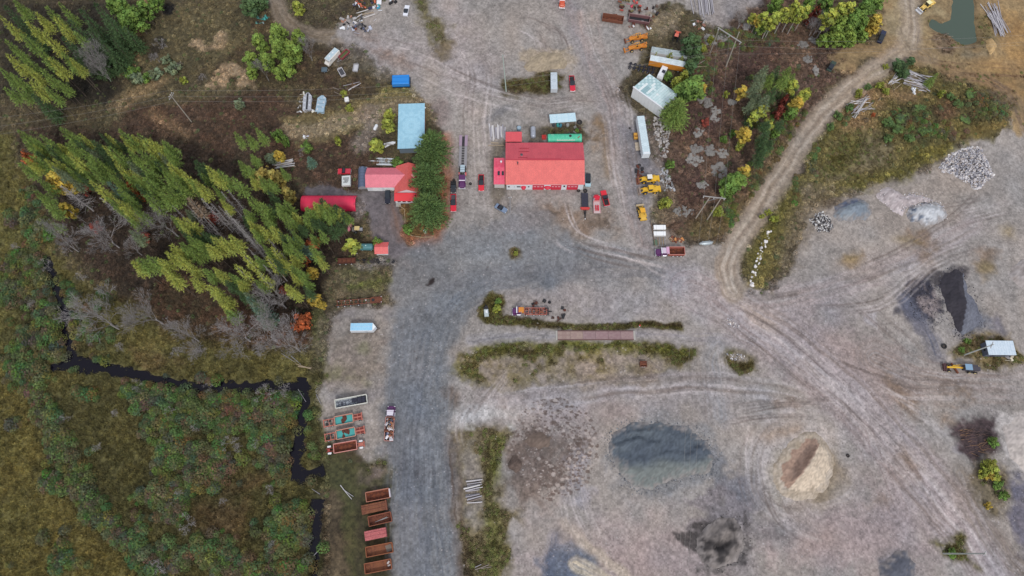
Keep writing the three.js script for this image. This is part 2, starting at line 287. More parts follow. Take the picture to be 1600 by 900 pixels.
// parking strip west of the asphalt
area([[520, 418], [612, 412], [612, 474], [540, 478], [520, 500], [505, 480]], [104, 92, 76], { c2: [84, 78, 56], f: 2, w: 1.5, edge: 2.5, grain: 0.35 });
ell(580, 446, 34, 7, -3, [82, 88, 40], { f: 2, edge: 2.5, grain: 0.4, a: 0.9 }); ell(560, 426, 24, 5, 0, [80, 80, 50], { f: 2, edge: 2, grain: 0.4, a: 0.8 });
area([[590, 404], [640, 404], [642, 416], [560, 418]], [120, 116, 116], { f: 2, edge: 2, a: 0.8 });
area([[508, 520], [560, 500], [604, 520], [604, 590], [560, 610], [510, 600]], [138, 126, 120], { c2: [124, 114, 104], f: 3, w: 1.5, edge: 3, grain: 0.28 });
for (const e of [[570, 545, 10, 8, 0], [530, 580, 14, 6, -20], [572, 600, 8, 6, 0], [545, 590, 20, 5, 0]]) ell(...e, [104, 104, 72], { f: 2, edge: 2.5, grain: 0.4, a: 0.55 });
for (const e of [[540, 490, 26, 6, 0], [590, 490, 14, 8, 0], [560, 620, 40, 10, 0]]) ell(...e, [112, 108, 112], { f: 3, edge: 3, a: 0.6 });
area([[484, 500], [505, 480], [512, 500], [506, 560], [504, 610], [498, 660], [480, 690], [478, 620], [488, 590], [490, 545]], [92, 88, 56], { c2: [70, 76, 44], f: 2, w: 1.4, edge: 2.5, grain: 0.4 });
ell(505, 530, 6, 40, 18, [122, 108, 98], { f: 3, edge: 3, a: 0.6 });
area([[480, 690], [500, 668], [545, 712], [600, 718], [608, 760], [566, 772], [566, 960], [480, 960]], [88, 82, 52], { c2: [68, 68, 42], f: 2, w: 1.4, edge: 2.5, grain: 0.4 });
area([[560, 770], [612, 768], [612, 960], [560, 960]], [76, 70, 46], { c2: [60, 58, 40], f: 1.5, w: 1, edge: 1.5, grain: 0.4 });
area([[495, 770], [535, 765], [545, 860], [540, 960], [500, 960]], [104, 90, 70], { c2: [70, 60, 46], f: 2, w: 1.5, edge: 2.5, grain: 0.5, mot: 4 });
ell(582, 742, 16, 14, 0, [122, 106, 100], { c2: [88, 78, 64], f: 2.5, edge: 3, grain: 0.35 });

// ---- islands of grass in the yard
area([[745, 496], [752, 470], [766, 461], [788, 460], [789, 494], [830, 502], [870, 509], [930, 510], [1000, 503], [1060, 506], [1064, 514], [1000, 516], [870, 517], [800, 512], [762, 505]], [92, 86, 44], { ...GRASS, f: 0.9, w: 0.8, edge: 1 });
area([[715, 582], [722, 556], [748, 544], [800, 535], [880, 531], [1000, 533], [1060, 538], [1086, 548], [1086, 568], [1064, 580], [960, 596], [880, 598], [800, 612], [770, 612], [740, 600]], [104, 98, 52], { ...GRASS, f: 2, edge: 2.6 });
area([[740, 570], [764, 560], [800, 558], [850, 560], [900, 553], [960, 556], [1010, 562], [1050, 566], [1070, 580], [960, 600], [850, 608], [790, 616], [752, 602]], [146, 133, 124], { c2: [116, 104, 78], f: 3, w: 2.5, edge: 4, a: 0.92, mot: 2.8, fine: 0.8, grain: 0.35 });
for (const e of [[800, 545, 60, 8, -4], [1040, 550, 36, 10, 5], [930, 540, 60, 7, 0]]) ell(...e, [88, 90, 34], { f: 2, edge: 2.5, grain: 0.45, a: 0.8 });
ell(1005, 577, 16, 7, 0, [112, 98, 84], { f: 2, a: 0.7, grain: 0.3 });
area([[1119, 546], [1145, 540], [1170, 552], [1186, 576], [1160, 582], [1134, 583], [1124, 566]], [86, 82, 42], { ...GRASS, f: 1.4, edge: 1.6 });
ell(1152, 556, 14, 5, 20, [150, 140, 132], { f: 1.2, a: 0.7, grain: 0.4 });
ell(1132, 502, 14, 4, 10, [104, 100, 80], { f: 2, a: 0.6, grain: 0.4 });
ell(805, 397, 8, 7, 0, [88, 76, 44], { f: 1, grain: 0.4 });
area([[712, 672], [740, 665], [790, 668], [795, 690], [775, 720], [790, 790], [812, 800], [800, 830], [795, 960], [724, 960], [716, 780]], [96, 88, 54], { c2: [112, 100, 78], f: 2, w: 1.4, edge: 2.5, grain: 0.4 });
band([[708, 690], [714, 780], [722, 860], [728, 960]], 4.5, [84, 70, 62], { f: 1.5, a: 0.8, grain: 0.3 });
area([[722, 690], [742, 690], [748, 740], [762, 800], [748, 830], [724, 800]], [138, 130, 126], { c2: [116, 108, 92], f: 2, w: 1.4, edge: 2.5, grain: 0.35, a: 0.85 });
band([[775, 690], [772, 760], [770, 860], [768, 950]], 4, [92, 96, 42], { f: 1.6, a: 0.7, streak: 0.6, grain: 0.4 });
// the muddy trampled patch
ell(840, 722, 46, 56, 20, [118, 102, 94], { c2: [96, 82, 76], f: 5, w: 3, edge: 5, a: 0.85, grain: 0.3 });
ell(815, 760, 30, 44, 0, [112, 98, 90], { c2: [134, 120, 112], f: 5, w: 3, edge: 5, a: 0.8, grain: 0.3 });
ell(842, 690, 30, 16, 30, [86, 74, 66], { f: 3, w: 2, edge: 3, a: 0.7, grain: 0.35 });
ell(806, 726, 14, 11, 0, [78, 66, 60], { f: 2, w: 1, edge: 2, a: 0.8 });
band([[780, 500], [830, 505], [880, 510], [930, 510], [1000, 508], [1062, 510]], 2.4, [88, 84, 40], { c2: [70, 58, 36], f: 0.7, streak: 0.1, a: 1, grain: 0.4 });
// weighbridge approach
band([[735, 531], [800, 526], [870, 524]], 3.4, [150, 146, 148], { c2: [128, 124, 126], f: 1.2, streak: 0.5 });
band([[990, 524], [1060, 526], [1130, 530], [1200, 536], [1300, 560]], 3.6, [158, 152, 152], { c2: [140, 134, 136], f: 1.5, streak: 0.6 });
band([[1120, 540], [1110, 560], [1116, 600], [1122, 650]], 6, [134, 134, 138], { f: 2, streak: 0.6, a: 0.7 });
// pale haul road to the south-east and the main loop
const HAUL = [[1080, 452], [1150, 490], [1230, 545], [1310, 610], [1390, 690], [1460, 770], [1530, 860], [1580, 940]];
band(HAUL, 17, [178, 168, 170], { c2: [152, 141, 142], f: 3.5, streak: 0.5, a: 0.9, sn: 18, reg: YARD });
const DK = [116, 102, 95], LT = [188, 180, 182];
for (const [off, c, a, w] of [[-34, DK, 0.65, 1.6], [-26, DK, 0.45, 1], [30, DK, 0.55, 1.4], [40, DK, 0.45, 1], [-8, LT, 0.6, 1.2], [4, LT, 0.6, 1.2], [14, DK, 0.35, .8], [-14, DK, 0.35, .8]]) band(HAUL.map(([x, y], i) => [x + off * 0.75 + (i % 2) * 3, y - off * 0.62]), w, c, { f: 0.6, w: 0.5, a, streak: 0.85, taper: 20, sn: 22 });
for (const [q, c, a, w] of [[70, DK, .5, .8], [78, LT, .5, 1.6], [86, DK, .4, .8], [92, LT, .45, 1.4], [64, LT, .5, 1.6], [104, DK, .35, .9]]) band([...Array(12)].map((_, i) => [1258 + q * Math.cos((95 + i * 16) * DEG), 730 - q * 0.95 * Math.sin((95 + i * 16) * DEG)]), w, c, { f: 0.5, w: 0.4, a, streak: 0.8, taper: 14, sn: 12 });
for (const [off, c] of [[0, LT], [7, DK], [-7, DK], [14, LT], [-15, LT]]) for (const g of [[[740, 640], [860, 622], [1000, 606], [1100, 600], [1200, 610], [1330, 640]], [[1150, 474], [1240, 466], [1340, 436], [1440, 396], [1560, 330]], [[1330, 560], [1420, 590], [1520, 604], [1640, 604]]]) band(g.map(([x, y]) => [x, y + off]), 1.1, c, { f: .6, w: .5, a: .45, streak: .85, taper: 20, sn: 16 });
band([[1120, 470], [1200, 540], [1280, 600], [1340, 660], [1370, 720], [1400, 800]], 8, [158, 148, 150], { c2: [138, 124, 122], f: 4, streak: 0.8, a: 0.6, sn: 14 });
band([[1150, 480], [1240, 470], [1330, 440], [1430, 400], [1520, 350]], 9, [160, 146, 144], { f: 4, streak: 0.8, a: 0.6, sn: 14 });
band([[1370, 560], [1440, 590], [1520, 600], [1620, 600]], 12, [154, 142, 138], { c2: [136, 120, 112], f: 4, streak: 0.7, a: 0.7, sn: 12 });
ell(770, 648, 62, 12, -2, [172, 166, 164], { f: 3, edge: 4, a: 0.85 }); ell(760, 652, 40, 8, 0, [182, 180, 180], { f: 3, edge: 4, a: 0.7 });
ell(860, 630, 80, 10, -4, [160, 154, 156], { f: 4, edge: 4, a: 0.6 });
for (const e of [[705, 622, 6, 16, -10]]) ell(...e, [112, 94, 82], { f: 2, a: 0.8 });
for (const e of [[1270, 575, 5, 22, -45], [1400, 610, 9, 34, -35], [1428, 640, 8, 20, -30], [1500, 620, 30, 7, 0], [1500, 607, 24, 4, 20], [1480, 655, 14, 5, 0], [1235, 635, 22, 4, 4], [1330, 405, 18, 9, -20], [1440, 370, 20, 12, 40], [1540, 410, 18, 22, 20], [1445, 395, 14, 16, 0], [1418, 715, 6, 30, -35], [1368, 785, 16, 4, -10]]) ell(...e, [122, 100, 80], { f: 2.5, w: 1.4, edge: 2.5, a: 0.75 });
for (const e of [[1420, 376, 14, 5, 10], [1542, 420, 14, 10, 0], [1330, 404, 14, 7, -18], [1575, 360, 7, 9, 0]]) ell(...e, [132, 116, 80], { f: 3, a: 0.7 });
for (const e of [[1366, 498, 8, 7, 0], [1500, 700, 10, 8, 0], [1232, 645, 8, 4, 0]]) ell(...e, [184, 178, 182], { f: 1.5, edge: 3, a: 0.7 });

// ---- coal-dark and slate-blue spills by the black heap, slate ground in the south
area([[1408, 452], [1440, 440], [1470, 440], [1476, 480], [1470, 512], [1440, 500], [1415, 480]], [46, 44, 54], { c2: [128, 116, 115], f: 1.5, w: 2.4, edge: 3.2, mot: 5, fine: 0.85, grain: 0.35, a: 0.9 });
ell(1488, 438, 26, 20, 0, [54, 50, 54], { c2: [92, 84, 86], f: 1.5, w: 2, edge: 3, a: 0.9 }); ell(1440, 470, 30, 34, 0, [54, 52, 64], { c2: [130, 118, 117], f: 2, w: 2.5, edge: 5, mot: 5, fine: 0.9, a: 0.8 });
band([[1412, 470], [1436, 500], [1454, 530], [1462, 552]], 5, [92, 94, 108], { f: 2, a: 0.9, streak: 0.4 });
area([[1496, 455], [1512, 470], [1536, 490], [1545, 508], [1520, 520], [1500, 530], [1496, 510]], [104, 106, 116], { f: 2, edge: 2.5, a: 0.9 });
ell(1560, 510, 8, 18, -20, [104, 102, 114], { f: 2, a: 0.8 }); ell(1445, 515, 14, 8, 0, [108, 106, 116], { f: 2, edge: 3, a: 0.7 });
ell(1420, 410, 24, 5, -30, [116, 114, 122], { f: 2, a: 0.5 });
area([[850, 880], [862, 845], [905, 838], [930, 870], [950, 960], [842, 960]], [108, 114, 126], { c2: [90, 96, 112], f: 2, w: 2, edge: 3, grain: 0.25 });
band([[866, 835], [858, 870], [856, 940]], 3, [84, 92, 112], { f: 1.5, a: 0.8, streak: 0.4 });
band([[880, 815], [912, 845], [940, 870], [980, 905], [1000, 940]], 3.4, [192, 178, 160], { c2: [170, 156, 146], f: 1, a: 0.95, streak: 0.4, w: 1 });
band([[900, 880], [935, 900], [960, 930]], 4, [196, 182, 160], { f: 1, a: 0.9, streak: 0.5 });
ell(905, 745, 14, 36, 0, [136, 134, 144], { f: 4, edge: 5, a: 0.7 }); ell(880, 825, 30, 20, 40, [146, 132, 126], { f: 4, a: 0.6 });
ell(1160, 770, 34, 30, 20, [118, 118, 126], { f: 4, w: 2, edge: 4, a: 0.8 }); ell(1118, 740, 9, 38, 0, [94, 96, 106], { f: 2.5, edge: 3, a: 0.8 }); ell(1036, 714, 90, 58, 0, [120, 120, 122], { f: 3, w: 2.5, edge: 4, a: 0.7 }); ell(1150, 765, 30, 20, 30, [104, 104, 112], { c2: [130, 124, 126], f: 3, w: 2, edge: 5, a: 0.7 }); ell(1296, 738, 12, 46, 14, [104, 88, 60], { f: 1.5, w: 1, edge: 2, a: 0.8 }); ell(1262, 786, 34, 8, -12, [108, 92, 66], { f: 1.5, edge: 2, a: 0.75 });
ell(1130, 808, 46, 48, 0, [122, 114, 116], { c2: [84, 78, 80], f: 3, w: 3, edge: 7, a: 0.85, mot: 4.5, grain: 0.35 }); ell(1126, 850, 46, 40, 0, [66, 61, 60], { c2: [128, 120, 116], f: 2, w: 3, edge: 6, a: 0.9, mot: 4.5, grain: 0.4 });
ell(1190, 830, 20, 14, 10, [122, 114, 114], { f: 3, a: 0.6 }); ell(1250, 828, 34, 12, 8, [122, 120, 122], { f: 3, edge: 3, a: 0.8 }); ell(1225, 838, 12, 6, 30, [92, 84, 80], { f: 2, edge: 3, a: 0.7 });
// tyre-swept rings about the sand heap
ell(1254, 728, 72, 72, 10, [176, 168, 166], { f: 5, edge: 4, a: 0.7 }); ell(1286, 745, 34, 46, 10, [124, 108, 82], { f: 3, edge: 2, a: 0.75 }); ell(1220, 745, 18, 40, 8, [140, 130, 110], { f: 3, edge: 2, a: 0.6 });
ell(1300, 775, 34, 16, -30, [142, 130, 116], { f: 4, edge: 3, a: 0.6 }); ell(1225, 672, 30, 8, -20, [130, 110, 90], { f: 3, edge: 2, a: 0.7 });
ell(1290, 860, 90, 26, 0, [160, 142, 138], { f: 6, edge: 5, a: 0.6 });
// brown brush and slate apron at the eastern edge
area([[1486, 670], [1500, 652], [1530, 644], [1560, 650], [1566, 690], [1548, 712], [1510, 718], [1492, 700]], [84, 66, 68], { c2: [64, 52, 52], f: 1.5, w: 1.5, edge: 2, grain: 0.45 });
area([[1510, 720], [1540, 712], [1580, 730], [1585, 780], [1560, 810], [1530, 790], [1512, 750]], [100, 90, 66], { c2: [130, 116, 100], f: 2, edge: 3, grain: 0.4 });
area([[1580, 748], [1660, 760], [1660, 880], [1600, 866], [1575, 820]], [98, 96, 108], { c2: [116, 108, 114], f: 2, w: 2, edge: 3, grain: 0.25 });
area([[1560, 652], [1660, 630], [1660, 745], [1590, 738], [1572, 710]], [176, 168, 164], { f: 2, w: 2, edge: 3 });
band([[1500, 740], [1530, 800], [1570, 860], [1620, 920]], 7, [118, 104, 90], { f: 3, a: 0.6, streak: 0.6 });
area([[1465, 850], [1500, 836], [1515, 865], [1526, 888], [1490, 880], [1470, 868]], [92, 86, 48], { ...GRASS, f: 1.6, edge: 2 });
area([[1478, 552], [1510, 520], [1545, 520], [1580, 520], [1598, 560], [1580, 576], [1530, 572], [1490, 562]], [92, 84, 48], { c2: [116, 100, 74], f: 1.4, w: 1.2, edge: 2, grain: 0.45 });
area([[1375, 880], [1396, 862], [1420, 858], [1430, 900], [1428, 950], [1380, 950]], [88, 88, 96], { f: 1, w: 1, edge: 1.5, a: 0.8 });

// ---- the rough brush north-east of the yard
area([[1090, 60], [1130, 50], [1160, 20], [1200, -10], [1300, -10], [1330, 60], [1330, 105], [1290, 150], [1246, 206], [1206, 276], [1160, 350], [1132, 380], [1100, 376], [1064, 374], [1040, 352], [1036, 310], [1044, 262], [1030, 240], [1040, 200], [1070, 180], [1090, 130]], [84, 66, 58], { c2: [102, 82, 66], f: 2, w: 1.6, edge: 2.4, grain: 0.45, reg: GROUND });
for (const e of [[1100, 170, 40, 60, 10], [1180, 90, 40, 40, 0], [1080, 300, 30, 30, 0]]) ell(...e, [70, 50, 46], { f: 5, edge: 5, a: 0.6, grain: 0.4 });
for (const e of [[1110, 350, 40, 20, -20], [1160, 330, 16, 40, 35], [1200, 260, 14, 50, 35]]) ell(...e, [104, 92, 54], { f: 4, edge: 4, a: 0.6, grain: 0.45 });
area([[1000, 180], [1020, 190], [1030, 230], [1032, 260], [1020, 255], [1012, 210]], [118, 104, 96], { f: 1.5, edge: 2, a: 0.8, grain: 0.35 });
area([[1028, 300], [1060, 296], [1062, 340], [1040, 350], [1024, 336]], [112, 100, 84], { f: 2, edge: 2.5, a: 0.7, grain: 0.4 });
// ---- open sandy ground of the pit, north-east
area([[1372, -10], [1660, -10], [1660, 205], [1590, 215], [1560, 170], [1500, 130], [1440, 112], [1404, 92], [1350, 96], [1310, 110], [1300, 90], [1330, 68], [1380, 60]], [154, 131, 96], { c2: [132, 110, 79], f: 2, w: 2, edge: 3, mot: 2.6, grain: 0.24, reg: SAND });
for (const e of [[1410, 30, 26, 40, 0], [1460, 30, 24, 22, 0]]) ell(...e, [160, 144, 112], { f: 5, edge: 4, a: 0.7 });
for (const e of [[1560, 120, 50, 26, 20], [1590, 60, 24, 40, 0]]) ell(...e, [164, 130, 82], { c2: [138, 106, 66], f: 4, edge: 5, a: 0.7 });
for (const e of [[1535, 50, 16, 26, -10], [1575, 118, 20, 6, -10], [1545, 150, 60, 5, 25]]) ell(...e, [96, 88, 52], { f: 2.5, edge: 3, grain: 0.4, a: 0.7 });
ell(1522, 84, 22, 8, 0, [108, 100, 84], { f: 2.5, edge: 3, a: 0.7, grain: 0.4 }); ell(1475, 68, 16, 16, 20, [96, 76, 62], { c2: [130, 112, 88], f: 2, edge: 3, a: 0.85, grain: 0.5, mot: 4 });
band([[1500, 120], [1540, 125], [1575, 150], [1600, 195], [1640, 240]], 5, [96, 80, 76], { f: 2.5, streak: 0.9, a: 0.7 });
band([[1425, 90], [1470, 104], [1530, 112], [1620, 118]], 9, [150, 124, 88], { c2: [118, 94, 70], f: 3, streak: 0.8, a: 0.8, sn: 12 });
band([[1490, -14], [1493, 18], [1480, 36], [1458, 31], [1456, 42], [1484, 56], [1500, 66], [1527, 66], [1521, 30], [1518, -10]], 4, [124, 104, 76], { c2: [104, 88, 64], f: 1.4, streak: 0.3, a: 0.85 });
// rough ground with grown-over mounds
area([[1392, 88], [1420, 92], [1450, 112], [1500, 128], [1552, 160], [1580, 195], [1556, 216], [1500, 222], [1450, 256], [1372, 286], [1300, 308], [1250, 340], [1230, 400], [1200, 452], [1160, 452], [1158, 420], [1184, 350], [1230, 280], [1272, 218], [1316, 158], [1352, 116]], [112, 100, 62], { c2: [96, 88, 50], f: 2, w: 1.6, edge: 2.4, grain: 0.4, reg: GROUND });
area([[1300, 220], [1350, 205], [1400, 225], [1410, 250], [1360, 275], [1310, 290], [1280, 280]], [120, 108, 84], { c2: [104, 94, 66], f: 4, edge: 5, a: 0.85, grain: 0.3, reg: YARD });
area([[1250, 290], [1300, 290], [1290, 330], [1260, 360], [1240, 400], [1225, 430], [1215, 420], [1230, 350]], [124, 112, 98], { c2: [108, 96, 74], f: 4, edge: 4, a: 0.85, grain: 0.3 });
for (const e of [[1330, 150, 40, 20, -30], [1390, 150, 50, 14, 0], [1340, 185, 30, 20, 0]]) ell(...e, [134, 108, 82], { f: 4, edge: 4, a: 0.65, grain: 0.35 });
for (const e of [[1320, 240, 40, 20, -40], [1370, 280, 60, 12, -14], [1460, 240, 50, 12, -10], [1220, 330, 8, 40, 30], [1190, 390, 8, 40, 10], [1290, 210, 8, 30, 40]]) ell(...e, [100, 92, 40], { c2: [86, 84, 38], f: 3, edge: 3.5, a: 0.75, grain: 0.45 });
for (const e of [[1430, 195, 52, 30, -8], [1530, 180, 40, 36, 10]]) ell(...e, [66, 70, 40], { c2: [86, 72, 44], f: 3, edge: 4, a: 0.9, grain: 0.45 });
ell(1535, 205, 30, 8, -10, [122, 102, 58], { f: 2, a: 0.7 }); ell(1472, 180, 14, 24, 20, [98, 70, 56], { f: 3, edge: 3, a: 0.7 });
ell(1560, 160, 20, 6, 50, [104, 86, 74], { f: 2, a: 0.7 }); ell(1246, 268, 5, 16, 40, [60, 50, 50], { f: 1, edge: 1.5, a: 0.85 });
band([[1232, 240], [1200, 300], [1175, 350]], 3, [104, 88, 52], { f: 1.5, a: 0.6, grain: 0.4 });
// dirt road between them
const LANE = [[1420, -10], [1424, 40], [1412, 76], [1380, 102], [1338, 132], [1300, 166], [1262, 208], [1228, 262], [1196, 312], [1162, 362], [1142, 394], [1136, 424], [1146, 452]];
band([[1136, 424], [1146, 456], [1180, 490], [1230, 520]], 6, [170, 154, 142], { f: 3, streak: 0.7, a: 0.6, taper: 6 });
band(LANE, 8.2, [168, 153, 138], { c2: [146, 131, 117], f: 1.6, streak: 0.35, a: 0.97, sn: 16, reg: DIRT });
for (const off of [-13, 0, 13]) band(LANE.map(([x, y]) => [x + off, y + off * 0.6]), 0.9, [128, 112, 98], { f: 0.6, streak: 0.8, a: 0.5, sn: 14 });
for (const off of [-6, 5]) band(LANE.map(([x, y]) => [x + off, y + off * 0.6]), 1.3, [182, 168, 154], { f: 0.6, streak: 0.8, a: 0.65, sn: 14 });
band([[1412, 20], [1408, 50], [1420, 74], [1446, 90]], 7, [156, 140, 116], { c2: [132, 116, 96], f: 3, streak: 0.7, a: 0.7 });

// ---- wheel tracks, everywhere the lorries go
{
  const r = rng(11), guides = [
    [[1090, 456], [1180, 500], [1290, 590], [1390, 690], [1480, 790], [1560, 920]], [[1130, 470], [1230, 560], [1330, 650], [1420, 760], [1470, 880]], [[1110, 540], [1120, 620], [1130, 700]], [[740, 640], [860, 625], [1000, 605], [1150, 600], [1300, 620]], [[1300, 560], [1400, 600], [1500, 605], [1610, 610]],
    [[1150, 470], [1260, 460], [1360, 430], [1470, 370], [1560, 290]], [[1260, 480], [1380, 470], [1440, 420], [1540, 380]], [[650, 930], [645, 800], [648, 680], [660, 570], [700, 480], [790, 430], [900, 420], [1050, 440]], [[625, 920], [622, 780], [630, 640], [640, 520], [660, 440]], [[690, 900], [676, 760], [676, 640], [690, 540]],
    [[895, 0], [920, 90], [955, 160], [968, 240], [985, 320], [1010, 390], [1100, 440]], [[690, 60], [740, 110], [735, 180], [740, 260], [750, 340], [800, 400]], [[560, 70], [640, 90], [720, 130], [850, 165], [950, 170]], [[860, 310], [880, 370], [960, 400], [1060, 420]], [[800, 560], [760, 620], [730, 660], [740, 720]],
    [[960, 640], [900, 700], [900, 800], [960, 880]], [[1180, 640], [1170, 720], [1190, 800], [1260, 850], [1400, 850]], [[1200, 690], [1190, 740], [1230, 800], [1300, 790], [1340, 720]], [[1400, 340], [1480, 330], [1560, 310], [1600, 290]], [[760, 150], [850, 165], [960, 150]], [[760, 20], [850, 50], [870, 120]],
    [[1290, 440], [1350, 480], [1440, 560], [1480, 600]], [[1350, 600], [1430, 650], [1480, 700]], [[1100, 660], [1200, 640], [1330, 640]],
  ];
  for (const [gi, g] of guides.entries()) for (let n = 0; n < 11; n++) {
    const paved = gi > 6 && gi < 10;
    const ox = (r() - 0.5) * 46, oy = (r() - 0.5) * 34, dark = r() < 0.55, s0 = r() * 0.5, sc = [ox, oy], lo = r() * 14 - 7;
    const G = spline(g, 6), i0 = Math.floor(s0 * G.length), i1 = Math.min(G.length, i0 + 6 + Math.floor(r() * G.length * 0.4));
    const seg = G.slice(i0, i1).filter((_, i) => i % 3 === 0).map(([x, y], i) => [x + sc[0] + lo * Math.sin(i * 0.4), y + sc[1]]);
    if (seg.length < 3) continue;
    for (const w of [0, 7.5]) band(seg.map(([x, y]) => [x + w, y + w * 0.5]), 0.45 + r() * 0.5, paved ? (dark ? [84, 86, 93] : [124, 126, 131]) : dark ? [104, 92, 87] : [184, 174, 172], { f: 0.35, w: 0.2, a: 0.3 + r() * 0.35, streak: 0.9, taper: 10, sn: 10 });
  }
}
// scattered stones and clods, damp specks
{
  const r = rng(5);
  for (let n = 0; n < 15000; n++) {
    const px = 560 + r() * 1040, py = r() * 900, [x, z] = XZ(px, py), i = Math.floor((x - X0) / MPT), j = Math.floor((z - Z0) / MPT);
    if (i < 1 || j < 1 || i > TW - 2 || j > TH - 2) continue;
    const k = j * TW + i, mud = Math.hypot((px - 850) / 60, (py - 700) / 70) < 1;
    if (REG[k] !== YARD && REG[k] !== ASPHALT) continue;
    if (noise(px / 40, py / 40) < 0.42 && !mud) continue;
    const c = lin(r() < 0.62 ? [96, 86, 84] : [186, 178, 178]), s = r();
    for (let q = 0; q < (s < 0.7 ? 1 : s < 0.92 ? 2 : 4); q++) put(k + (q & 1) + (q >> 1) * TW, 0.25 + r() * 0.5, c, null, 0, 0, 0);
  }
}

for (const [x, y, rx, ry, d] of [[250, 620, 60, 22, 0], [330, 640, 80, 36, 0], [420, 650, 50, 45, 0], [260, 690, 44, 55, 0], [330, 735, 55, 36, 0], [255, 770, 45, 50, 0], [430, 700, 40, 36, 0], [445, 820, 36, 60, 0], [330, 860, 55, 26, 0], [90, 512, 60, 50, 0], [46, 440, 40, 50, 0], [76, 640, 15, 70, -14], [130, 760, 15, 70, -32], [200, 850, 15, 60, -38]]) ell(x, y, rx, ry, d, [62, 60, 38], { c2: [84, 78, 46], f: 5, w: 3, edge: 5, a: 0.8, grain: 0.45 });
{ // clods kicked up round the trampled mud
  const r = rng(19), c1 = lin([98, 84, 78]), c2 = lin([172, 160, 154]);
  for (let n = 0; n < 900; n++) { const a = r() * 6.28, q = 0.35 + 0.75 * r(), [x, z] = XZ(866 + Math.cos(a) * q * 62, 700 + Math.sin(a) * q * 74), s = 0.2 + r() * r() * 0.7, k = 0.5 + r() * 0.4; over(x - s, x + s, z - s, z + s, (i, u, v) => { if (Math.hypot(u - x, (v - z) * 1.4) < s) put(i, k, n % 4 ? c1 : c2, null, 0, 0.1, 0); }); }
}
// soils vary: damp and dry, warmer and cooler, finer and coarser
for (let j = 0, k = 0; j < TH; j++) for (let i = 0; i < TW; i++, k++) {
  const x = i * MPT, z = j * MPT, a = noise(x / 1.5 + 7, z / 1.5) - 0.5, b = noise(x / 3.7, z / 3.7 + 31) - 0.5, c = noise(x / 13 + 50, z / 13) - 0.5, e = noise(x / 6 + 11, z / 6 + 3) - 0.5, hard = REG[k] === YARD || REG[k] === ASPHALT ? 1 : 0.8;
  const v = 1 + hard * (0.19 * a + 0.14 * b + 0.14 * c + 0.34 * (hash(i >> 1, (j >> 1) + 999) - 0.5) + 0.26 * (noise(x / 0.8, z / 0.8 + 400) - 0.5)), w = 0.07 * e + 0.05 * c;
  RGB[k * 3] *= v * (1 + w); RGB[k * 3 + 1] *= v; RGB[k * 3 + 2] *= v * (1 - w);
}
// ---------------------------------------------------------------- shape of the land
const creekMain = [[70, 402], [84, 440], [92, 462], [100, 495], [106, 525], [112, 548], [114, 566]].map(([x, y]) => XZ(x, y));
const creekEast = [[78, 576], [108, 568], [150, 573], [200, 582], [240, 592], [285, 602], [330, 605], [375, 604], [420, 604], [455, 604], [476, 606]].map(([x, y]) => XZ(x, y));
const creekSouth = [[474, 596], [474, 630], [470, 660], [466, 690], [460, 720], [462, 738]].map(([x, y]) => XZ(x, y));
const creekBay = [[455, 742], [475, 744], [490, 738], [506, 732]].map(([x, y]) => XZ(x, y));
const creekTail = [[496, 780], [492, 820], [494, 862], [500, 890], [500, 930]].map(([x, y]) => XZ(x, y));
const creekSpur = [[560, 946], [552, 900], [545, 880]].map(([x, y]) => XZ(x, y));
const CREEK = [[creekMain, 1.15], [creekEast, 1.25], [creekSouth, 1.5], [creekBay, 1.2], [creekTail, 1.3], [creekSpur, 0.6]].map(([l, w]) => [spline(l, 3), w]);
const POND = [[1490, -14], [1518, -14], [1521, 30], [1527, 64], [1514, 68], [1500, 64], [1484, 54], [1466, 48], [1456, 40], [1458, 31], [1474, 37], [1486, 32], [1493, 18]].map(([x, y]) => XZ(x, y));
function lineDist(L, x, z) {
  let d = 1e9;
  for (let i = 1; i < L.length; i++) { const [ax, az] = L[i - 1], ex = L[i][0] - ax, ez = L[i][1] - az, t = clamp(((x - ax) * ex + (z - az) * ez) / (ex * ex + ez * ez)); d = Math.min(d, Math.hypot(x - ax - ex * t, z - az - ez * t)); }
  return d;
}
const MOUNDS = [[1430, 192, 15, 8, 3.2], [1530, 178, 12, 10, 4], [1540, 205, 9, 4, 2.2], [1480, 70, 4, 4, 1], [1545, 75, 4, 6, 1.6], [1385, 62, 3, 3, .6]].map(([x, y, rx, rz, h]) => [...XZ(x, y), rx, rz, h]);
const regionAt = (x, z) => { const i = clamp(Math.floor((x - X0) / MPT), 0, TW - 1), j = clamp(Math.floor((z - Z0) / MPT), 0, TH - 1); return REG[j * TW + i]; };
function ground(x, z) {                                            // height of the land
  const reg = x > X0 && x < X1 && z > Z0 && z < Z1 ? regionAt(x, z) : MARSH;
  const wild = reg === GROUND || reg === MARSH || reg === SAND;
  let h = wild ? (fbm(x / 9 + 5, z / 9, 3) - 0.5) * 0.7 : (fbm(x / 14, z / 14, 2) - 0.5) * 0.12;
  for (const [mx, mz, rx, rz, mh] of MOUNDS) { const q = ((x - mx) / rx) ** 2 + ((z - mz) / rz) ** 2; if (q < 4) h += mh * Math.exp(-q * 1.4) * (0.7 + 0.6 * fbm(x / 3, z / 3, 3)); }
  if (x < -55) { let d = 99; for (const [L, w] of CREEK) d = Math.min(d, lineDist(L, x, z) - w); if (d < 2.8) h = lerp(-1.0, Math.max(h, -0.15), sst(-0.8, 1.7, d + (fbm(x / 1.6, z / 1.6, 2) - 0.5) * 3.2 + (noise(x / 4, z / 4) - 0.5) * 1.4)); }
  if (x > 130 && z < -140) { const d = sdPoly(POND, x, z) + (fbm(x / 2, z / 2, 2) - 0.5) * 1.6; if (d < 3) h = lerp(-1.2, h, sst(-1.2, 2, d)); }
  return h;
}
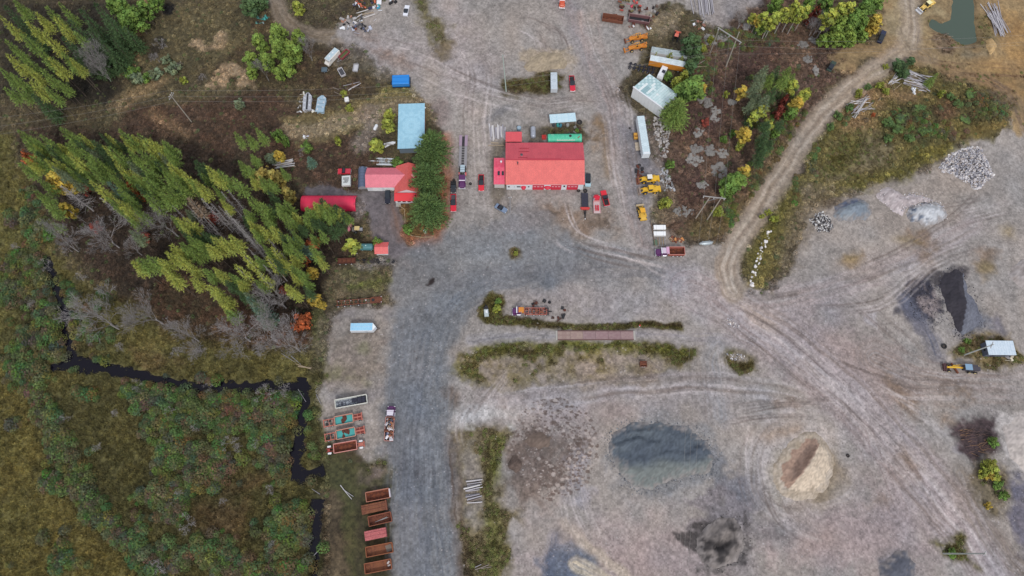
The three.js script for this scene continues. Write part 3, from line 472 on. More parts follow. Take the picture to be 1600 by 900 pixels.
{
  const px = new Uint8Array(TW * TH * 4), toS = (v) => { v = clamp(v); return v <= 0.0031308 ? v * 12.92 * 255 : (1.055 * Math.pow(v, 1 / 2.4) - 0.055) * 255; };
  for (let k = 0; k < TW * TH; k++) { for (let q = 0; q < 3; q++) px[k * 4 + q] = toS(RGB[k * 3 + q]); px[k * 4 + 3] = 255; }
  const tex = new THREE.DataTexture(px, TW, TH, THREE.RGBAFormat); tex.colorSpace = THREE.SRGBColorSpace; tex.magFilter = THREE.LinearFilter; tex.needsUpdate = true;
  const bn = 512, bp = new Uint8Array(bn * bn * 4);                // loose stones, 12 m to a repeat
  const wrap = (i) => ((i % bn) + bn) % bn;
  for (let j = 0; j < bn; j++) for (let i = 0; i < bn; i++) { const v = 255 * (0.5 * hash(i, j) + 0.3 * hash(wrap(i) >> 1, wrap(j) >> 1) + 0.2 * hash(i >> 3, j >> 3)); bp.fill(v, (j * bn + i) * 4, (j * bn + i) * 4 + 3); bp[(j * bn + i) * 4 + 3] = 255; }
  const bump = new THREE.DataTexture(bp, bn, bn, THREE.RGBAFormat); bump.wrapS = bump.wrapT = THREE.RepeatWrapping; bump.magFilter = THREE.LinearFilter; bump.repeat.set((X1 - X0) / 12, (Z1 - Z0) / 12); bump.needsUpdate = true;
  const soil = (scale, rough) => new THREE.MeshStandardMaterial({ map: tex, bumpMap: bump, bumpScale: scale, roughness: rough, side: THREE.DoubleSide });
  const M = { [GROUND]: soil(0.12, 1), [YARD]: soil(0.04, 0.95), [ASPHALT]: soil(0.02, 0.88), [DIRT]: soil(0.04, 0.95), [DRIVE]: soil(0.02, 0.9), [MARSH]: soil(0.14, 1), [SAND]: soil(0.05, 0.97) };
  const N = { [GROUND]: 'ground', [YARD]: 'gravel_yard', [ASPHALT]: 'asphalt_road', [DIRT]: 'dirt_road', [DRIVE]: 'driveway', [MARSH]: 'marsh_ground', [SAND]: 'sandy_ground' };
  const L = { [GROUND]: 'brown scrubby ground between woods, yard and lanes', [YARD]: 'wide pinkish grey gravel yard with wheel tracks', [ASPHALT]: 'worn grey asphalt road running up through the yard', [DIRT]: 'pale dirt road curving along the brush', [DRIVE]: 'dark driveway of the red roofed house', [MARSH]: 'yellow brown marsh crossed by the dark creek', [SAND]: 'bare ochre sand around the green pond' };
  const CS = 0.8, nx = Math.round((X1 - X0) / CS), nz = Math.round((Z1 - Z0) / CS), pos = [], uv = [], idx = {};
  const reg = (i, j) => regionAt(X0 + (i + 0.5) / nx * (X1 - X0), Z0 + (j + 0.5) / nz * (Z1 - Z0));
  const H = new Float32Array((nx + 1) * (nz + 1));
  for (let j = 0, k = 0; j <= nz; j++) for (let i = 0; i <= nx; i++, k++) H[k] = ground(X0 + i / nx * (X1 - X0), Z0 + j / nz * (Z1 - Z0));
  // smooth the joins between regions
  for (let n = 0; n < 2; n++) { const Q = H.slice(); for (let j = 1; j < nz; j++) for (let i = 1; i < nx; i++) { const k = j * (nx + 1) + i; H[k] = (Q[k] * 4 + Q[k - 1] + Q[k + 1] + Q[k - nx - 1] + Q[k + nx + 1]) / 8; } }
  const byReg = {};
  for (let j = 0; j < nz; j++) for (let i = 0; i < nx; i++) (byReg[reg(i, j)] ||= []).push(j * (nx + 1) + i);
  const nrm = (i, j) => { const a = H[j * (nx + 1) + Math.max(0, i - 1)], b = H[j * (nx + 1) + Math.min(nx, i + 1)], c = H[Math.max(0, j - 1) * (nx + 1) + i], d = H[Math.min(nz, j + 1) * (nx + 1) + i], v = [(a - b) / (2 * CS), 1, (c - d) / (2 * CS)], l = Math.hypot(...v); return v.map((q) => q / l); };
  for (const [rg, cells] of Object.entries(byReg)) {
    const map = new Map(), P = [], U = [], NN = [], I = [];
    const vert = (k) => { if (!map.has(k)) { const i = k % (nx + 1), j = (k - i) / (nx + 1); map.set(k, P.length / 3); P.push(X0 + i / nx * (X1 - X0), H[k], Z0 + j / nz * (Z1 - Z0)); U.push(i / nx, j / nz); NN.push(...nrm(i, j)); } return map.get(k); };
    for (const k of cells) { const a = vert(k), b = vert(k + 1), c = vert(k + nx + 1), d = vert(k + nx + 2); I.push(a, c, b, b, c, d); }
    const g = new THREE.BufferGeometry(); g.setAttribute('position', new THREE.Float32BufferAttribute(P, 3)); g.setAttribute('normal', new THREE.Float32BufferAttribute(NN, 3)); g.setAttribute('uv', new THREE.Float32BufferAttribute(U, 2)); g.setIndex(I);
    const m = new THREE.Mesh(g, M[rg]); m.name = N[rg]; m.receiveShadow = m.castShadow = true; scene.add(m); tag(m, L[rg], 'ground', null, 'structure');
  }
  // land beyond, out to the horizon
  const far = new THREE.RingGeometry(0.1, 5000, 64, 40).rotateX(-Math.PI / 2), fp = far.attributes.position;
  for (let i = 0; i < fp.count; i++) { const x = fp.getX(i), z = fp.getZ(i), d = Math.hypot(x, z); fp.setY(i, d < 330 ? -2.5 : -0.6 + Math.max(0, d - 600) * 0.02 * fbm(x / 500, z / 500, 3)); }
  far.computeVertexNormals();
  const tn = 512, tp = new Uint8Array(tn * tn * 4);
  for (let j = 0; j < tn; j++) for (let i = 0; i < tn; i++) { const v = fbm(i / 40, j / 40, 4), e = hash(i, j) * 0.4 + 0.8, o = (j * tn + i) * 4; tp[o] = lerp(60, 104, v) * e; tp[o + 1] = lerp(66, 90, v) * e; tp[o + 2] = lerp(40, 56, v) * e; tp[o + 3] = 255; }
  const ft = new THREE.DataTexture(tp, tn, tn, THREE.RGBAFormat); ft.colorSpace = THREE.SRGBColorSpace; ft.wrapS = ft.wrapT = THREE.MirroredRepeatWrapping; ft.magFilter = THREE.LinearFilter; ft.repeat.set(40, 40); ft.needsUpdate = true;
  single('land', 'scrub and woodland ground stretching away beyond the yard', 'ground', far, new THREE.MeshStandardMaterial({ map: ft, roughness: 1, side: THREE.DoubleSide }), null, 0, null, 'structure');
  // water
  const wm = new THREE.MeshPhysicalMaterial({ color: new THREE.Color().setRGB(0.004, 0.003, 0.008), roughness: 0.2, specularIntensity: 0.45, side: THREE.DoubleSide });
  const ribbon = (L0, w) => { const L = spline(L0, 5), P = [], I = []; L.forEach(([x, z], i) => { const [ax, az] = L[Math.max(0, i - 1)], [bx_, bz] = L[Math.min(L.length - 1, i + 1)], l = Math.hypot(bx_ - ax, bz - az), nx_ = -(bz - az) / l, nz_ = (bx_ - ax) / l; P.push(x + nx_ * w, 0, z + nz_ * w, x - nx_ * w, 0, z - nz_ * w); if (i) { const k = i * 2; I.push(k - 2, k - 1, k, k, k - 1, k + 1); } }); const g = new THREE.BufferGeometry(); g.setAttribute('position', new THREE.Float32BufferAttribute(P, 3)); g.setIndex(I); g.computeVertexNormals(); return g; };
  single('creek', 'narrow dark creek winding through the marsh', 'creek', CREEK.map(([l, w], i) => ribbon(l, w + 2).translate(0, -0.42 - i * 0.006, 0)), wm, null, 0, null, 'structure');
  const ps = new THREE.Shape(POND.map(([x, z]) => new THREE.Vector2(x, -z)));
  single('pond', 'grey green pond in the sand pit', 'pond', new THREE.ExtrudeGeometry(ps, { depth: 0.02, bevelEnabled: true, bevelSize: 3, bevelThickness: 0.01 }).rotateX(-Math.PI / 2).translate(0, -0.5, 0), new THREE.MeshPhysicalMaterial({ color: C(70, 84, 72), roughness: 0.15, side: THREE.DoubleSide }), null, 0, null, 'structure');
}
// ---------------------------------------------------------------- trees and shrubs
class Tris {                                                       // collects small faces with their own tint
  constructor() { this.p = []; this.c = []; this.n = []; }
  tri(a, b, c, t, out, k = 1.3) {                                          // out: the way the clump bulges here; the face is turned to it and its normal leans that way
    let ux = b[0] - a[0], uy = b[1] - a[1], uz = b[2] - a[2], vx = c[0] - a[0], vy = c[1] - a[1], vz = c[2] - a[2], nx = uy * vz - uz * vy, ny = uz * vx - ux * vz, nz = ux * vy - uy * vx; const l = Math.hypot(nx, ny, nz) || 1; nx /= l; ny /= l; nz /= l;
    if (out) { if (nx * out[0] + ny * out[1] + nz * out[2] < 0) { [b, c] = [c, b]; nx = -nx; ny = -ny; nz = -nz; } const m = Math.hypot(...out) || 1; nx += out[0] / m * k; ny += out[1] / m * k; nz += out[2] / m * k; const q = Math.hypot(nx, ny, nz); nx /= q; ny /= q; nz /= q; }
    this.n.push(nx, ny, nz, nx, ny, nz, nx, ny, nz); this.p.push(...a, ...b, ...c); for (let i = 0; i < 3; i++) this.c.push(...t); }
  geo() { const g = new THREE.BufferGeometry(); g.setAttribute('position', new THREE.Float32BufferAttribute(this.p, 3)); g.setAttribute('color', new THREE.Float32BufferAttribute(this.c, 3)); g.setAttribute('normal', new THREE.Float32BufferAttribute(this.n, 3)); return g; }
}
const tint = (r, s = 0.5) => { const v = 1 - s / 2 + r() * s, w = (r() - 0.5) * 0.16; return [v * (1 + w), v, v * (1 - w)]; };
function spray(T, r, x, y, z, dx, dy, dz, len, wid, n, t) {         // a fan of narrow blades leaving one twig
  for (let k = 0; k < n; k++) {
    const a = r() * 6.283, e = 0.75, ux = dx + (r() - 0.5) * e * 1.9, uy = dy + (r() - 0.3) * e * 1.2, uz = dz + (r() - 0.5) * e * 1.9, L = len * (0.6 + r() * 0.9) / Math.hypot(ux, uy, uz);
    const px = Math.cos(a) * wid, pz = Math.sin(a) * wid, py = (r() - 0.5) * wid, tt = tint(r, 0.8).map((q, i) => q * t[i]);
    T.tri([x + px, y + py, z + pz], [x - px, y - py, z - pz], [x + ux * L, y + uy * L, z + uz * L], tt, [dx, 0.55, dz], 0.35);
  }
}
// needle tree 20 m tall, crown 3 m in radius; soft: drooping and ragged like a white pine or tamarack
function needleCrown(seed, { R = 3, H = 20, low = 0.16, soft = 1, levels = 21, per = 6, pw = 0.8, blades = 5, lift = 0.1 } = {}) {
  const r = rng(seed), T = new Tris();
  for (let l = 0; l < levels; l++) {
    const t = (l + r() * 0.5) / levels, y = H * (low + (1 - low) * t), rad = R * Math.pow(1 - t, pw) * (t < 0.12 ? 0.7 + t * 2.5 : 1) + 0.25, n = Math.max(3, Math.round(per * (0.55 + 0.6 * (1 - t)))), a0 = r() * 6.28, lt = 0.75 + 0.5 * r();
    for (let b = 0; b < n; b++) {
      const a = a0 + b / n * 6.283 + (r() - 0.5) * 0.7, len = rad * (0.6 + 0.55 * r()), ca = Math.cos(a), sa = Math.sin(a), tone = tint(r, 0.35).map((q) => q * lt), st = Math.max(1, Math.round(len / 0.75));
      for (let s = 0; s < st; s++) {
        const f = (s + 0.7) / st, q = len * f, yy = y + q * (lift - 0.28 * f * soft) + (t > 0.9 ? 0.3 : 0);
        spray(T, r, ca * q, yy, sa * q, ca * 0.9, 0.15 - 0.3 * f * (1 - t) + t * 0.5, sa * 0.9, 0.8, 0.12, blades, tone);
      }
    }
  }
  for (let k = 0; k < 10; k++) spray(T, r, 0, H * (0.97 + 0.03 * r()), 0, (r() - 0.5), 1.4, (r() - 0.5), 0.8, 0.1, 2, [1.1, 1.1, 1.1]);
  return T.geo();
}
function trunkGeo(H, r0, seed, limbs = 0, reach = 2) {
  const r = rng(seed), g = [cyl(r0, r0 * 0.25, H * 0.96, 0, -0.4, 0, 7)];
  for (let k = 0; k < limbs; k++) { const a = r() * 6.28, y = H * (0.25 + 0.6 * k / limbs), l = reach * (0.5 + r() * 0.5); g.push(bar([0, y, 0], [Math.cos(a) * l, y + l * 0.7, Math.sin(a) * l], r0 * 0.4, 4, r0 * 0.1)); }
  return g;
}
// broad-leaved crown made of leaf clumps: H height, R radius, bottom of the crown at low * H
function leafCrown(seed, { R = 3, H = 12, low = 0.25, lobes = 16, leaves = 90, size = 0.42 } = {}) {
  const r = rng(seed), T = new Tris();
  for (let l = 0; l < lobes; l++) {
    const a = l * 2.4 + r(), t = (l + 0.5) / lobes, y = H * (low + (1 - low) * (0.12 + 0.8 * t)), prof_ = Math.sqrt(Math.max(0.03, 1 - Math.pow(t * 1.7 - 0.7, 2))), q = R * prof_ * (0.35 + 0.5 * r()), cx = Math.cos(a) * q, cz = Math.sin(a) * q, lr = R * (0.16 + 0.2 * r()), lt = tint(r, 0.75);
    for (let k = 0; k < leaves; k++) {
      let ux, uy, uz; do { ux = r() * 2 - 1; uy = r() * 2 - 1; uz = r() * 2 - 1; } while (ux * ux + uy * uy + uz * uz > 1);
      const m = 0.5 + 0.8 * r() * r() + 0.2 * r(), x = cx + ux * lr * m * 1.3, yy = y + uy * lr * m * 1.1, z = cz + uz * lr * m * 1.3, s = size * (0.6 + r() * 0.8), b = r() * 6.28, c = Math.cos(b) * s, d = Math.sin(b) * s, tt = tint(r, 0.55).map((w, i) => w * lt[i]);
      const e = (r() - 0.5) * s * 1.2;
      T.tri([x - c, yy - e, z - d], [x + c, yy + e * 0.3, z + d], [x - d * 0.8, yy + e + s * 0.5, z + c * 0.8], tt, [ux + cx / R * 0.5, uy + 0.35, uz + cz / R * 0.5]);
    }
  }
  return T.geo();
}
const twig = (a, b, r0, r1) => { const d = new THREE.Vector3(b[0] - a[0], b[1] - a[1], b[2] - a[2]), L = d.length(), g = new THREE.CylinderGeometry(r1, r0, L, 3, 1, true).translate(0, L / 2, 0); return g.applyQuaternion(new THREE.Quaternion().setFromUnitVectors(new THREE.Vector3(0, 1, 0), d.normalize())).translate(...a); };
function bareCrown(seed, H = 12, spread = 0.8, depth = 5) {         // leafless limbs, each forking into thinner ones
  const r = rng(seed), out = [];
  const grow = (p, d, len, rad, n) => {
    const q = p.map((v, i) => v + d[i] * len);
    out.push(twig(p, q, Math.max(rad, 0.014), Math.max(rad * 0.65, 0.01)));
    if (!n) return;
    for (let k = 0, m = n > 3 ? 3 : 3; k < m; k++) { const e = d.map((v) => v + (r() - 0.5) * 2 * spread); e[1] += 0.15; const l = Math.hypot(...e); grow(q, e.map((v) => v / l), len * (0.62 + r() * 0.22), rad * 0.62, n - 1); }
  };
  for (let k = 0; k < 3; k++) { const e = [(r() - 0.5) * spread * 1.4, 1, (r() - 0.5) * spread * 1.4], l = Math.hypot(...e); grow([0, H * 0.12 * k, 0], e.map((v) => v / l), H * 0.28, H * 0.0085, depth); }
  return out;
}
const leafMat = (r, g, b) => { const k = 'leaf' + [r, g, b]; if (!mats.has(k)) mats.set(k, new THREE.MeshStandardMaterial({ color: new THREE.Color().setRGB(toLin(r), toLin(g), toLin(b)), vertexColors: true, roughness: 0.85, side: THREE.DoubleSide })); return mats.get(k); };
const TONE = {
  green: [[128, 150, 74], 'green'], yellow: [[168, 174, 84], 'yellow green'], dark: [[76, 100, 60], 'dark green'], blue: [[104, 132, 112], 'blue green'], grey: [[122, 134, 102], 'grey green'], dead: [[150, 130, 110], 'dead brown'], deep: [[94, 118, 64], 'deep green'],
  gold: [[178, 154, 64], 'golden yellow'], lime: [[152, 158, 66], 'lime yellow'], leaf: [[104, 132, 58], 'leafy green'], orange: [[182, 96, 54], 'orange'], red: [[146, 70, 58], 'red'], olive: [[156, 140, 72], 'olive gold'], fresh: [[120, 142, 62], 'fresh green'],
};
const BARK = mat(96, 84, 74, 0.95), PALE = mat(170, 164, 158, 0.9), GREYWOOD = mat(164, 158, 157, 0.95);
const NEEDLE = [0, 1, 2, 3, 4, 5].map((s) => needleCrown(100 + s, { pw: 0.62 + 0.07 * s, per: 6 + (s & 1), low: 0.5 + 0.04 * (s % 4), R: 2.8, blades: 7 }));
const SPRUCE = [0, 1, 2].map((s) => needleCrown(140 + s, { R: 3.1, pw: 0.95, per: 8, levels: 30, soft: 1.5, low: 0.06 }));
const THIN = [0, 1].map((s) => needleCrown(160 + s, { R: 1.5, low: 0.45, levels: 22, per: 5 }));
const BROAD = [0, 1, 2].map((s) => needleCrown(170 + s, { R: 6, H: 15, low: 0.12, pw: 0.42, per: 16, levels: 24, soft: 0.9, blades: 6 }));
const LEAFY = [0, 1, 2, 3].map((s) => leafCrown(200 + s, { R: 3.2 - 0.2 * s, lobes: 28, leaves: 54, size: 0.4 }));
const TALL = [0, 1, 2].map((s) => leafCrown(220 + s, { R: 1.9, H: 13, low: 0.4, lobes: 16, leaves: 52, size: 0.34 }));
const DOME = [0, 1, 2].map((s) => leafCrown(240 + s, { R: 2.4, H: 3.2, low: 0.05, lobes: 15, leaves: 60, size: 0.3 }));
const BARE = [0, 1, 2, 3, 4].map((s) => merged([bareCrown(260 + s, 13, 0.5 + 0.08 * (s % 3), 6)]));
const BARELOW = [0, 1, 2].map((s) => merged([bareCrown(280 + s, 3.4, 1.0, 4)]));
const SNAG = [0, 1].map((s) => { const r = rng(290 + s), g = [cyl(0.2, 0.05, 19, 0, -0.3, 0, 6)]; for (let k = 0; k < 110; k++) { const y = 4 + r() * 14.5, a = r() * 6.28, l = (1 - y / 20) * 2.8 * (0.4 + r() * 0.8) + 0.3; g.push(bar([0, y, 0], [Math.cos(a) * l, y + l * (r() - 0.2) * 0.5, Math.sin(a) * l], 0.05, 3, 0.02)); if (r() < 0.7) g.push(bar([Math.cos(a) * l * 0.6, y, Math.sin(a) * l * 0.6], [Math.cos(a + 0.5) * l, y + 0.3, Math.sin(a + 0.5) * l], 0.03, 3, 0.015)); } return merged(g); });
const TR = { needle: merged(trunkGeo(20, 0.24, 1)), broad: merged(trunkGeo(15, 0.34, 2)), leafy: merged(trunkGeo(12, 0.22, 3, 7, 2)), tall: merged(trunkGeo(13, 0.15, 4, 4, 1)), dome: merged([0, 1, 2, 3].map((k) => bar([0, -0.2, 0], [Math.cos(k * 1.7) * 1.1, 2, Math.sin(k * 1.7) * 1.1], 0.07, 4, 0.02))), bare: cyl(0.22, 0.16, 4.2, 0, -0.3, 0, 7), low: cyl(0.1, 0.07, 1, 0, -0.2, 0, 5) };
const KIND = {                                                      // crown shapes, trunk, its height and radius, bark, name, everyday name
  pine: [NEEDLE, TR.needle, 20, 3, BARK, 'pine_tree', 'pine'], spruce: [SPRUCE, TR.needle, 20, 3.1, BARK, 'spruce_tree', 'spruce'], thin: [THIN, TR.needle, 20, 1.5, PALE, 'pine_tree', 'thin pine'], broad: [BROAD, TR.broad, 15, 6, BARK, 'spruce_tree', 'broad spruce'],
  leafy: [LEAFY, TR.leafy, 12, 3, BARK, 'leafy_tree', 'leafy tree'], tall: [TALL, TR.tall, 13, 1.9, PALE, 'birch_tree', 'slender birch'], bush: [DOME, TR.dome, 3.2, 2.6, BARK, 'shrub', 'shrub'],
  bare: [BARE, TR.bare, 13, 4, GREYWOOD, 'bare_tree', 'leafless tree'], snag: [SNAG, null, 19, 2.4, GREYWOOD, 'dead_tree', 'dead spar'], twig: [BARELOW, TR.low, 3.4, 2.4, GREYWOOD, 'bare_shrub', 'leafless shrub'],
};
const ORD = NUM.map((w, i) => (i ? w + ' nearest' : 'nearest'));
const planted = [];
const tr = rng(77);
const protoTree = new Map();
// top pixel (tx, ty), height h, crown radius rad in metres
function tree(kind, tx, ty, h, rad, tone, group) {
  const [shapes, trunk, H0, R0, bark, name] = KIND[kind], v = Math.floor(tr() * shapes.length), key = kind + v + tone, p = at(tx, ty, h * 0.97);
  let o;
  if (protoTree.has(key)) { o = protoTree.get(key).clone(); } else {
    o = new THREE.Group();
    if (trunk) part('trunk', trunk.clone(), bark, o);
    const c = part(kind === 'snag' ? 'trunk' : kind === 'bare' || kind === 'twig' ? 'branches' : 'crown', shapes[v].clone(), ['snag', 'bare', 'twig'].includes(kind) ? GREYWOOD : leafMat(...TONE[tone][0]), o);
    protoTree.set(key, o);
  }
  o.name = numbered(name); scene.add(o);
  const s = rad / R0 * (kind === 'pine' ? 0.74 : 1), y = ground(p.x, p.z);
  o.position.set(p.x, y, p.z); o.rotation.y = tr() * 6.283; o.scale.set(s * (0.92 + tr() * 0.16), (h - y) / H0, s * (0.92 + tr() * 0.16));
  o.updateMatrix();
  planted.push({ o, kind, tone, px: tx, py: ty, h, group });
  return o;
}
const many = (kind, tone, group, rows) => rows.forEach(([x, y, h, r]) => tree(kind, x, y, h, r, tone, group));
const W = 'pine grove above the creek', NWG = 'dark grove in the north-west', EG = 'birch and spruce strip along the dirt road', NEG = 'leafy wood at the head of the dirt road', HG = 'trees about the red roofed house';
many('pine', 'green', W, [[33, 258, 20, 2.8], [51, 247, 20, 3], [40, 222, 21, 3], [129, 236, 22, 3], [144, 246, 22, 2.8], [139, 259, 22, 3], [173, 233, 22, 3.2], [189, 206, 22, 3], [222, 240, 24, 3.2], [218, 212, 22, 2.8], [224, 263, 24, 3.2], [230, 308, 22, 3], [187, 299, 20, 2.8], [58, 302, 19, 2.8], [76, 323, 18, 2.8], [84, 350, 12, 2.2], [257, 224, 22, 3], [260, 238, 22, 3], [258, 272, 22, 3], [272, 283, 23, 3], [260, 295, 23, 3], [254, 305, 22, 2.8], [343, 269, 22, 3.4], [366, 280, 20, 3.2], [270, 340, 18, 2.6], [228, 281, 23, 3], [368, 209, 17, 2.4], [387, 212, 17, 2.4], [402, 203, 17, 2.6], [394, 244, 16, 2.4], [375, 254, 18, 2.6], [389, 262, 17, 2.6], [389, 308, 20, 2.8], [383, 330, 20, 2.6], [218, 407, 19, 3.4], [233, 403, 20, 3.2], [285, 383, 20, 3], [298, 391, 18, 3], [321, 423, 20, 2.8], [355, 487, 16, 3], [400, 402, 20, 2.4], [410, 320, 21, 2.8], [434, 321, 19, 3], [446, 317, 18, 3], [476, 339, 17, 3], [480, 327, 17, 3], [510, 331, 15, 3.2], [440, 264, 14, 2.2], [468, 425, 17, 2.6], [478, 440, 15, 2.4], [98, 203, 21, 3], [32, 207, 20, 3], [66, 214, 20, 3], [401, 440, 20, 2], [360, 430, 19, 2.6]]);
many('pine', 'yellow', W, [[109, 242, 23, 2.8], [227, 223, 24, 3], [235, 221, 24, 3], [144, 286, 22, 2.8], [185, 315, 20, 3], [266, 259, 23, 2.8], [284, 269, 23, 2.8], [307, 286, 23, 2.8], [325, 263, 22, 3], [336, 271, 22, 3], [347, 315, 22, 2.2], [290, 343, 20, 3], [391, 348, 20, 2.6], [209, 411, 18, 3.2], [250, 407, 20, 3], [256, 423, 18, 3], [271, 436, 16, 2.8], [262, 396, 20, 2.8], [269, 385, 20, 3], [277, 402, 20, 2.8], [294, 415, 18, 2.8], [300, 437, 16, 2.8], [336, 421, 21, 2.6], [328, 449, 19, 3], [340, 460, 18, 3], [347, 468, 17, 3], [326, 385, 21, 2.8], [333, 373, 21, 3], [347, 374, 21, 3], [361, 371, 21, 3], [392, 350, 20, 2.6], [408, 355, 20, 2.6], [426, 357, 20, 2.8], [492, 319, 17, 2.8], [441, 408, 18, 2.4], [456, 401, 17, 2.8], [456, 428, 17, 2.4], [448, 447, 17, 2.6], [460, 456, 16, 2.4]]);
many('pine', 'dark', W, [[76, 230, 19, 3], [147, 223, 20, 3.2], [307, 254, 18, 3.2], [313, 265, 18, 3], [319, 365, 16, 2.6], [160, 240, 19, 3], [215, 290, 18, 2.6], [300, 360, 15, 2.4], [518, 356, 13, 2.8], [420, 300, 16, 2.4], [95, 262, 17, 2.6], [120, 222, 18, 3]]);
many('spruce', 'dark', W, [[502, 313, 15, 3.4], [60, 240, 17, 2.8], [245, 255, 19, 2.6]]);
many('spruce', 'blue', W, [[171, 287, 18, 2.6], [460, 373, 16, 2.8], [400, 482, 15, 3], [388, 466, 16, 2.6], [482, 246, 6, 1.8]]);
many('pine', 'grey', W, [[385, 460, 17, 2.8], [399, 476, 16, 2.8], [416, 500, 12, 2.6], [292, 330, 15, 2]]);
many('thin', 'yellow', W, [[370, 417, 22, 1.4], [380, 398, 22, 1.4], [404, 428, 21, 1.6], [426, 389, 20, 1.3], [418, 404, 20, 1.3]]);
many('pine', 'dark', W, [[524, 322, 15, 3], [536, 334, 13, 2.8], [488, 345, 14, 2.8], [528, 350, 12, 2.6]]);
many('pine', 'green', W, [[500, 322, 16, 2.8], [490, 331, 15, 2.6], [516, 326, 15, 2.6], [541, 336, 12, 2.2]]); many('pine', 'yellow', W, [[508, 319, 16, 2.6], [530, 329, 14, 2.4]]);
many('thin', 'dead', W, [[296, 312, 22, 1.6]]);
many('leafy', 'olive', W, [[402, 269, 14, 3.2], [424, 268, 14, 3.4], [446, 296, 12, 2.8]]);
many('leafy', 'gold', W, [[84, 273, 15, 4], [95, 320, 12, 2.6], [485, 421, 9, 2.2], [487, 464, 9, 2.2], [500, 474, 5, 1.8]]);
many('bush', 'orange', W, [[486, 377, 4.5, 2.8], [473, 403, 6, 1.8], [204, 288, 7, 2.8], [214, 300, 6, 2.2], [37, 241, 9, 2.4], [470, 500, 5, 3.6]]);
many('bush', 'red', W, [[436, 419, 6, 1.5], [145, 352, 4, 2.2], [330, 338, 4, 2.4], [128, 290, 5, 2.2], [222, 368, 3.4, 2.2], [440, 452, 4, 1.8]]);
many('snag', 'dead', W, [[97, 291, 18, 3.4], [157, 309, 22, 2.2], [316, 311, 25, 2.4], [353, 330, 25, 2.4], [357, 298, 24, 1.6], [300, 333, 25, 1.0], [107, 328, 10, .9], [372, 355, 24, 1.6], [420, 374, 20, 1.2], [270, 322, 22, 1], [388, 388, 22, 1.2], [440, 396, 16, 1], [330, 318, 25, 1.6], [342, 322, 24, 1.2], [365, 342, 25, 1.8], [384, 366, 24, 1.6], [396, 372, 23, 1], [412, 414, 20, 1.4], [346, 300, 24, 1.6], [290, 318, 24, .9], [318, 340, 23, 1.4]]);
many('bare', 'dead', W, [[80, 365, 15, 3.6], [150, 360, 14, 4.6], [246, 340, 15, 4], [200, 382, 9, 2.6], [140, 490, 17, 5], [216, 482, 16, 4.6], [285, 517, 12, 3.6], [364, 513, 15, 5], [406, 512, 15, 5], [424, 458, 15, 4.4], [450, 532, 13, 4.6], [300, 540, 8, 3]]);
many('twig', 'dead', W, [[410, 612, 5, 4], [437, 606, 5, 3.4], [355, 690, 4, 3], [372, 702, 3, 2.4], [276, 766, 3, 2.2], [288, 818, 4, 3.4], [238, 886, 4, 3.6], [416, 764, 3.4, 2.6], [178, 642, 2.6, 2.2], [304, 668, 2.4, 2], [345, 785, 2.4, 2], [96, 382, 6, 3], [160, 470, 4, 3], [270, 550, 4, 3], [300, 556, 4, 3], [210, 600, 3, 2.4], [150, 700, 3, 2.2], [262, 640, 2.6, 2], [395, 690, 3, 2.4], [322, 604, 3, 2.2], [20, 380, 4, 2.6], [44, 470, 3, 2.4], [64, 410, 4, 2.8], [180, 540, 4, 2.8], [330, 900, 3, 2.4], [420, 848, 3, 2], [100, 650, 2.6, 2], [120, 432, 4, 3]]);

{ // the rest of the grove, filled in between
  const r = rng(404), poly = [[30, 215], [200, 205], [340, 240], [440, 280], [500, 330], [500, 400], [470, 470], [400, 470], [330, 440], [210, 400], [190, 330], [110, 290], [50, 290]], tones = ['green', 'green', 'yellow', 'dark', 'green', 'grey'], taken = planted.map((t) => [t.px, t.py]);
  for (let n = 0, k = 0; n < 2000 && k < 96; n++) { const x = 30 + r() * 480, y = 205 + r() * 270; if (sdPoly(poly, x, y) > 0 || Math.abs((x - 300) * 0.77 - (y - 310) * 0.64) < 26 && y > 290 || noise(x / 60, y / 60 + 4) < 0.34 || taken.some(([a, b]) => Math.hypot(a - x, b - y) < 9)) continue; taken.push([x, y]); k++; tree('pine', x, y, 15 + r() * 7, 1.9 + r() * 0.7, tones[Math.floor(r() * 6)], W); }
}

many('pine', 'yellow', NWG, [[3, 28, 22, 2.8], [45, 38, 22, 3], [60, 24, 22, 3], [70, 54, 22, 3], [40, 104, 21, 3], [80, 94, 21, 3], [50, 130, 20, 3], [112, 94, 18, 2.6], [88, 30, 22, 3], [14, 88, 21, 3]]);
many('pine', 'green', NWG, [[12, 66, 22, 3], [25, 4, 22, 3], [75, 14, 22, 3], [95, 8, 22, 3], [30, 84, 22, 3], [20, 118, 20, 3], [100, 86, 20, 3], [120, 54, 20, 3], [60, 78, 20, 3], [10, 140, 18, 3], [66, 110, 20, 3], [36, 56, 22, 3], [92, 128, 16, 2.6], [74, 140, 17, 2.8], [3, 110, 20, 3], [30, 142, 17, 2.6]]);
many('spruce', 'dark', NWG, [[110, 34, 20, 3.4], [128, 18, 20, 3.4], [150, 8, 20, 3.4], [168, 28, 18, 3.4], [140, 48, 18, 3.4], [160, 68, 16, 3.2], [10, 12, 20, 3], [195, 44, 13, 2.8], [120, 76, 16, 3], [52, 150, 15, 2.8], [175, 60, 14, 2.8], [140, 78, 15, 2.8], [100, 60, 18, 3], [24, 30, 18, 3]]);
many('leafy', 'leaf', NWG, [[186, 2, 13, 3.6], [203, 16, 13, 3.6], [218, 4, 12, 3.4], [190, 26, 12, 3.4], [172, -4, 13, 3.6], [236, -6, 10, 3]]);
many('bare', 'dead', NWG, [[128, 78, 16, 3.4], [142, 88, 13, 2.6], [150, 100, 10, 2.4]]);

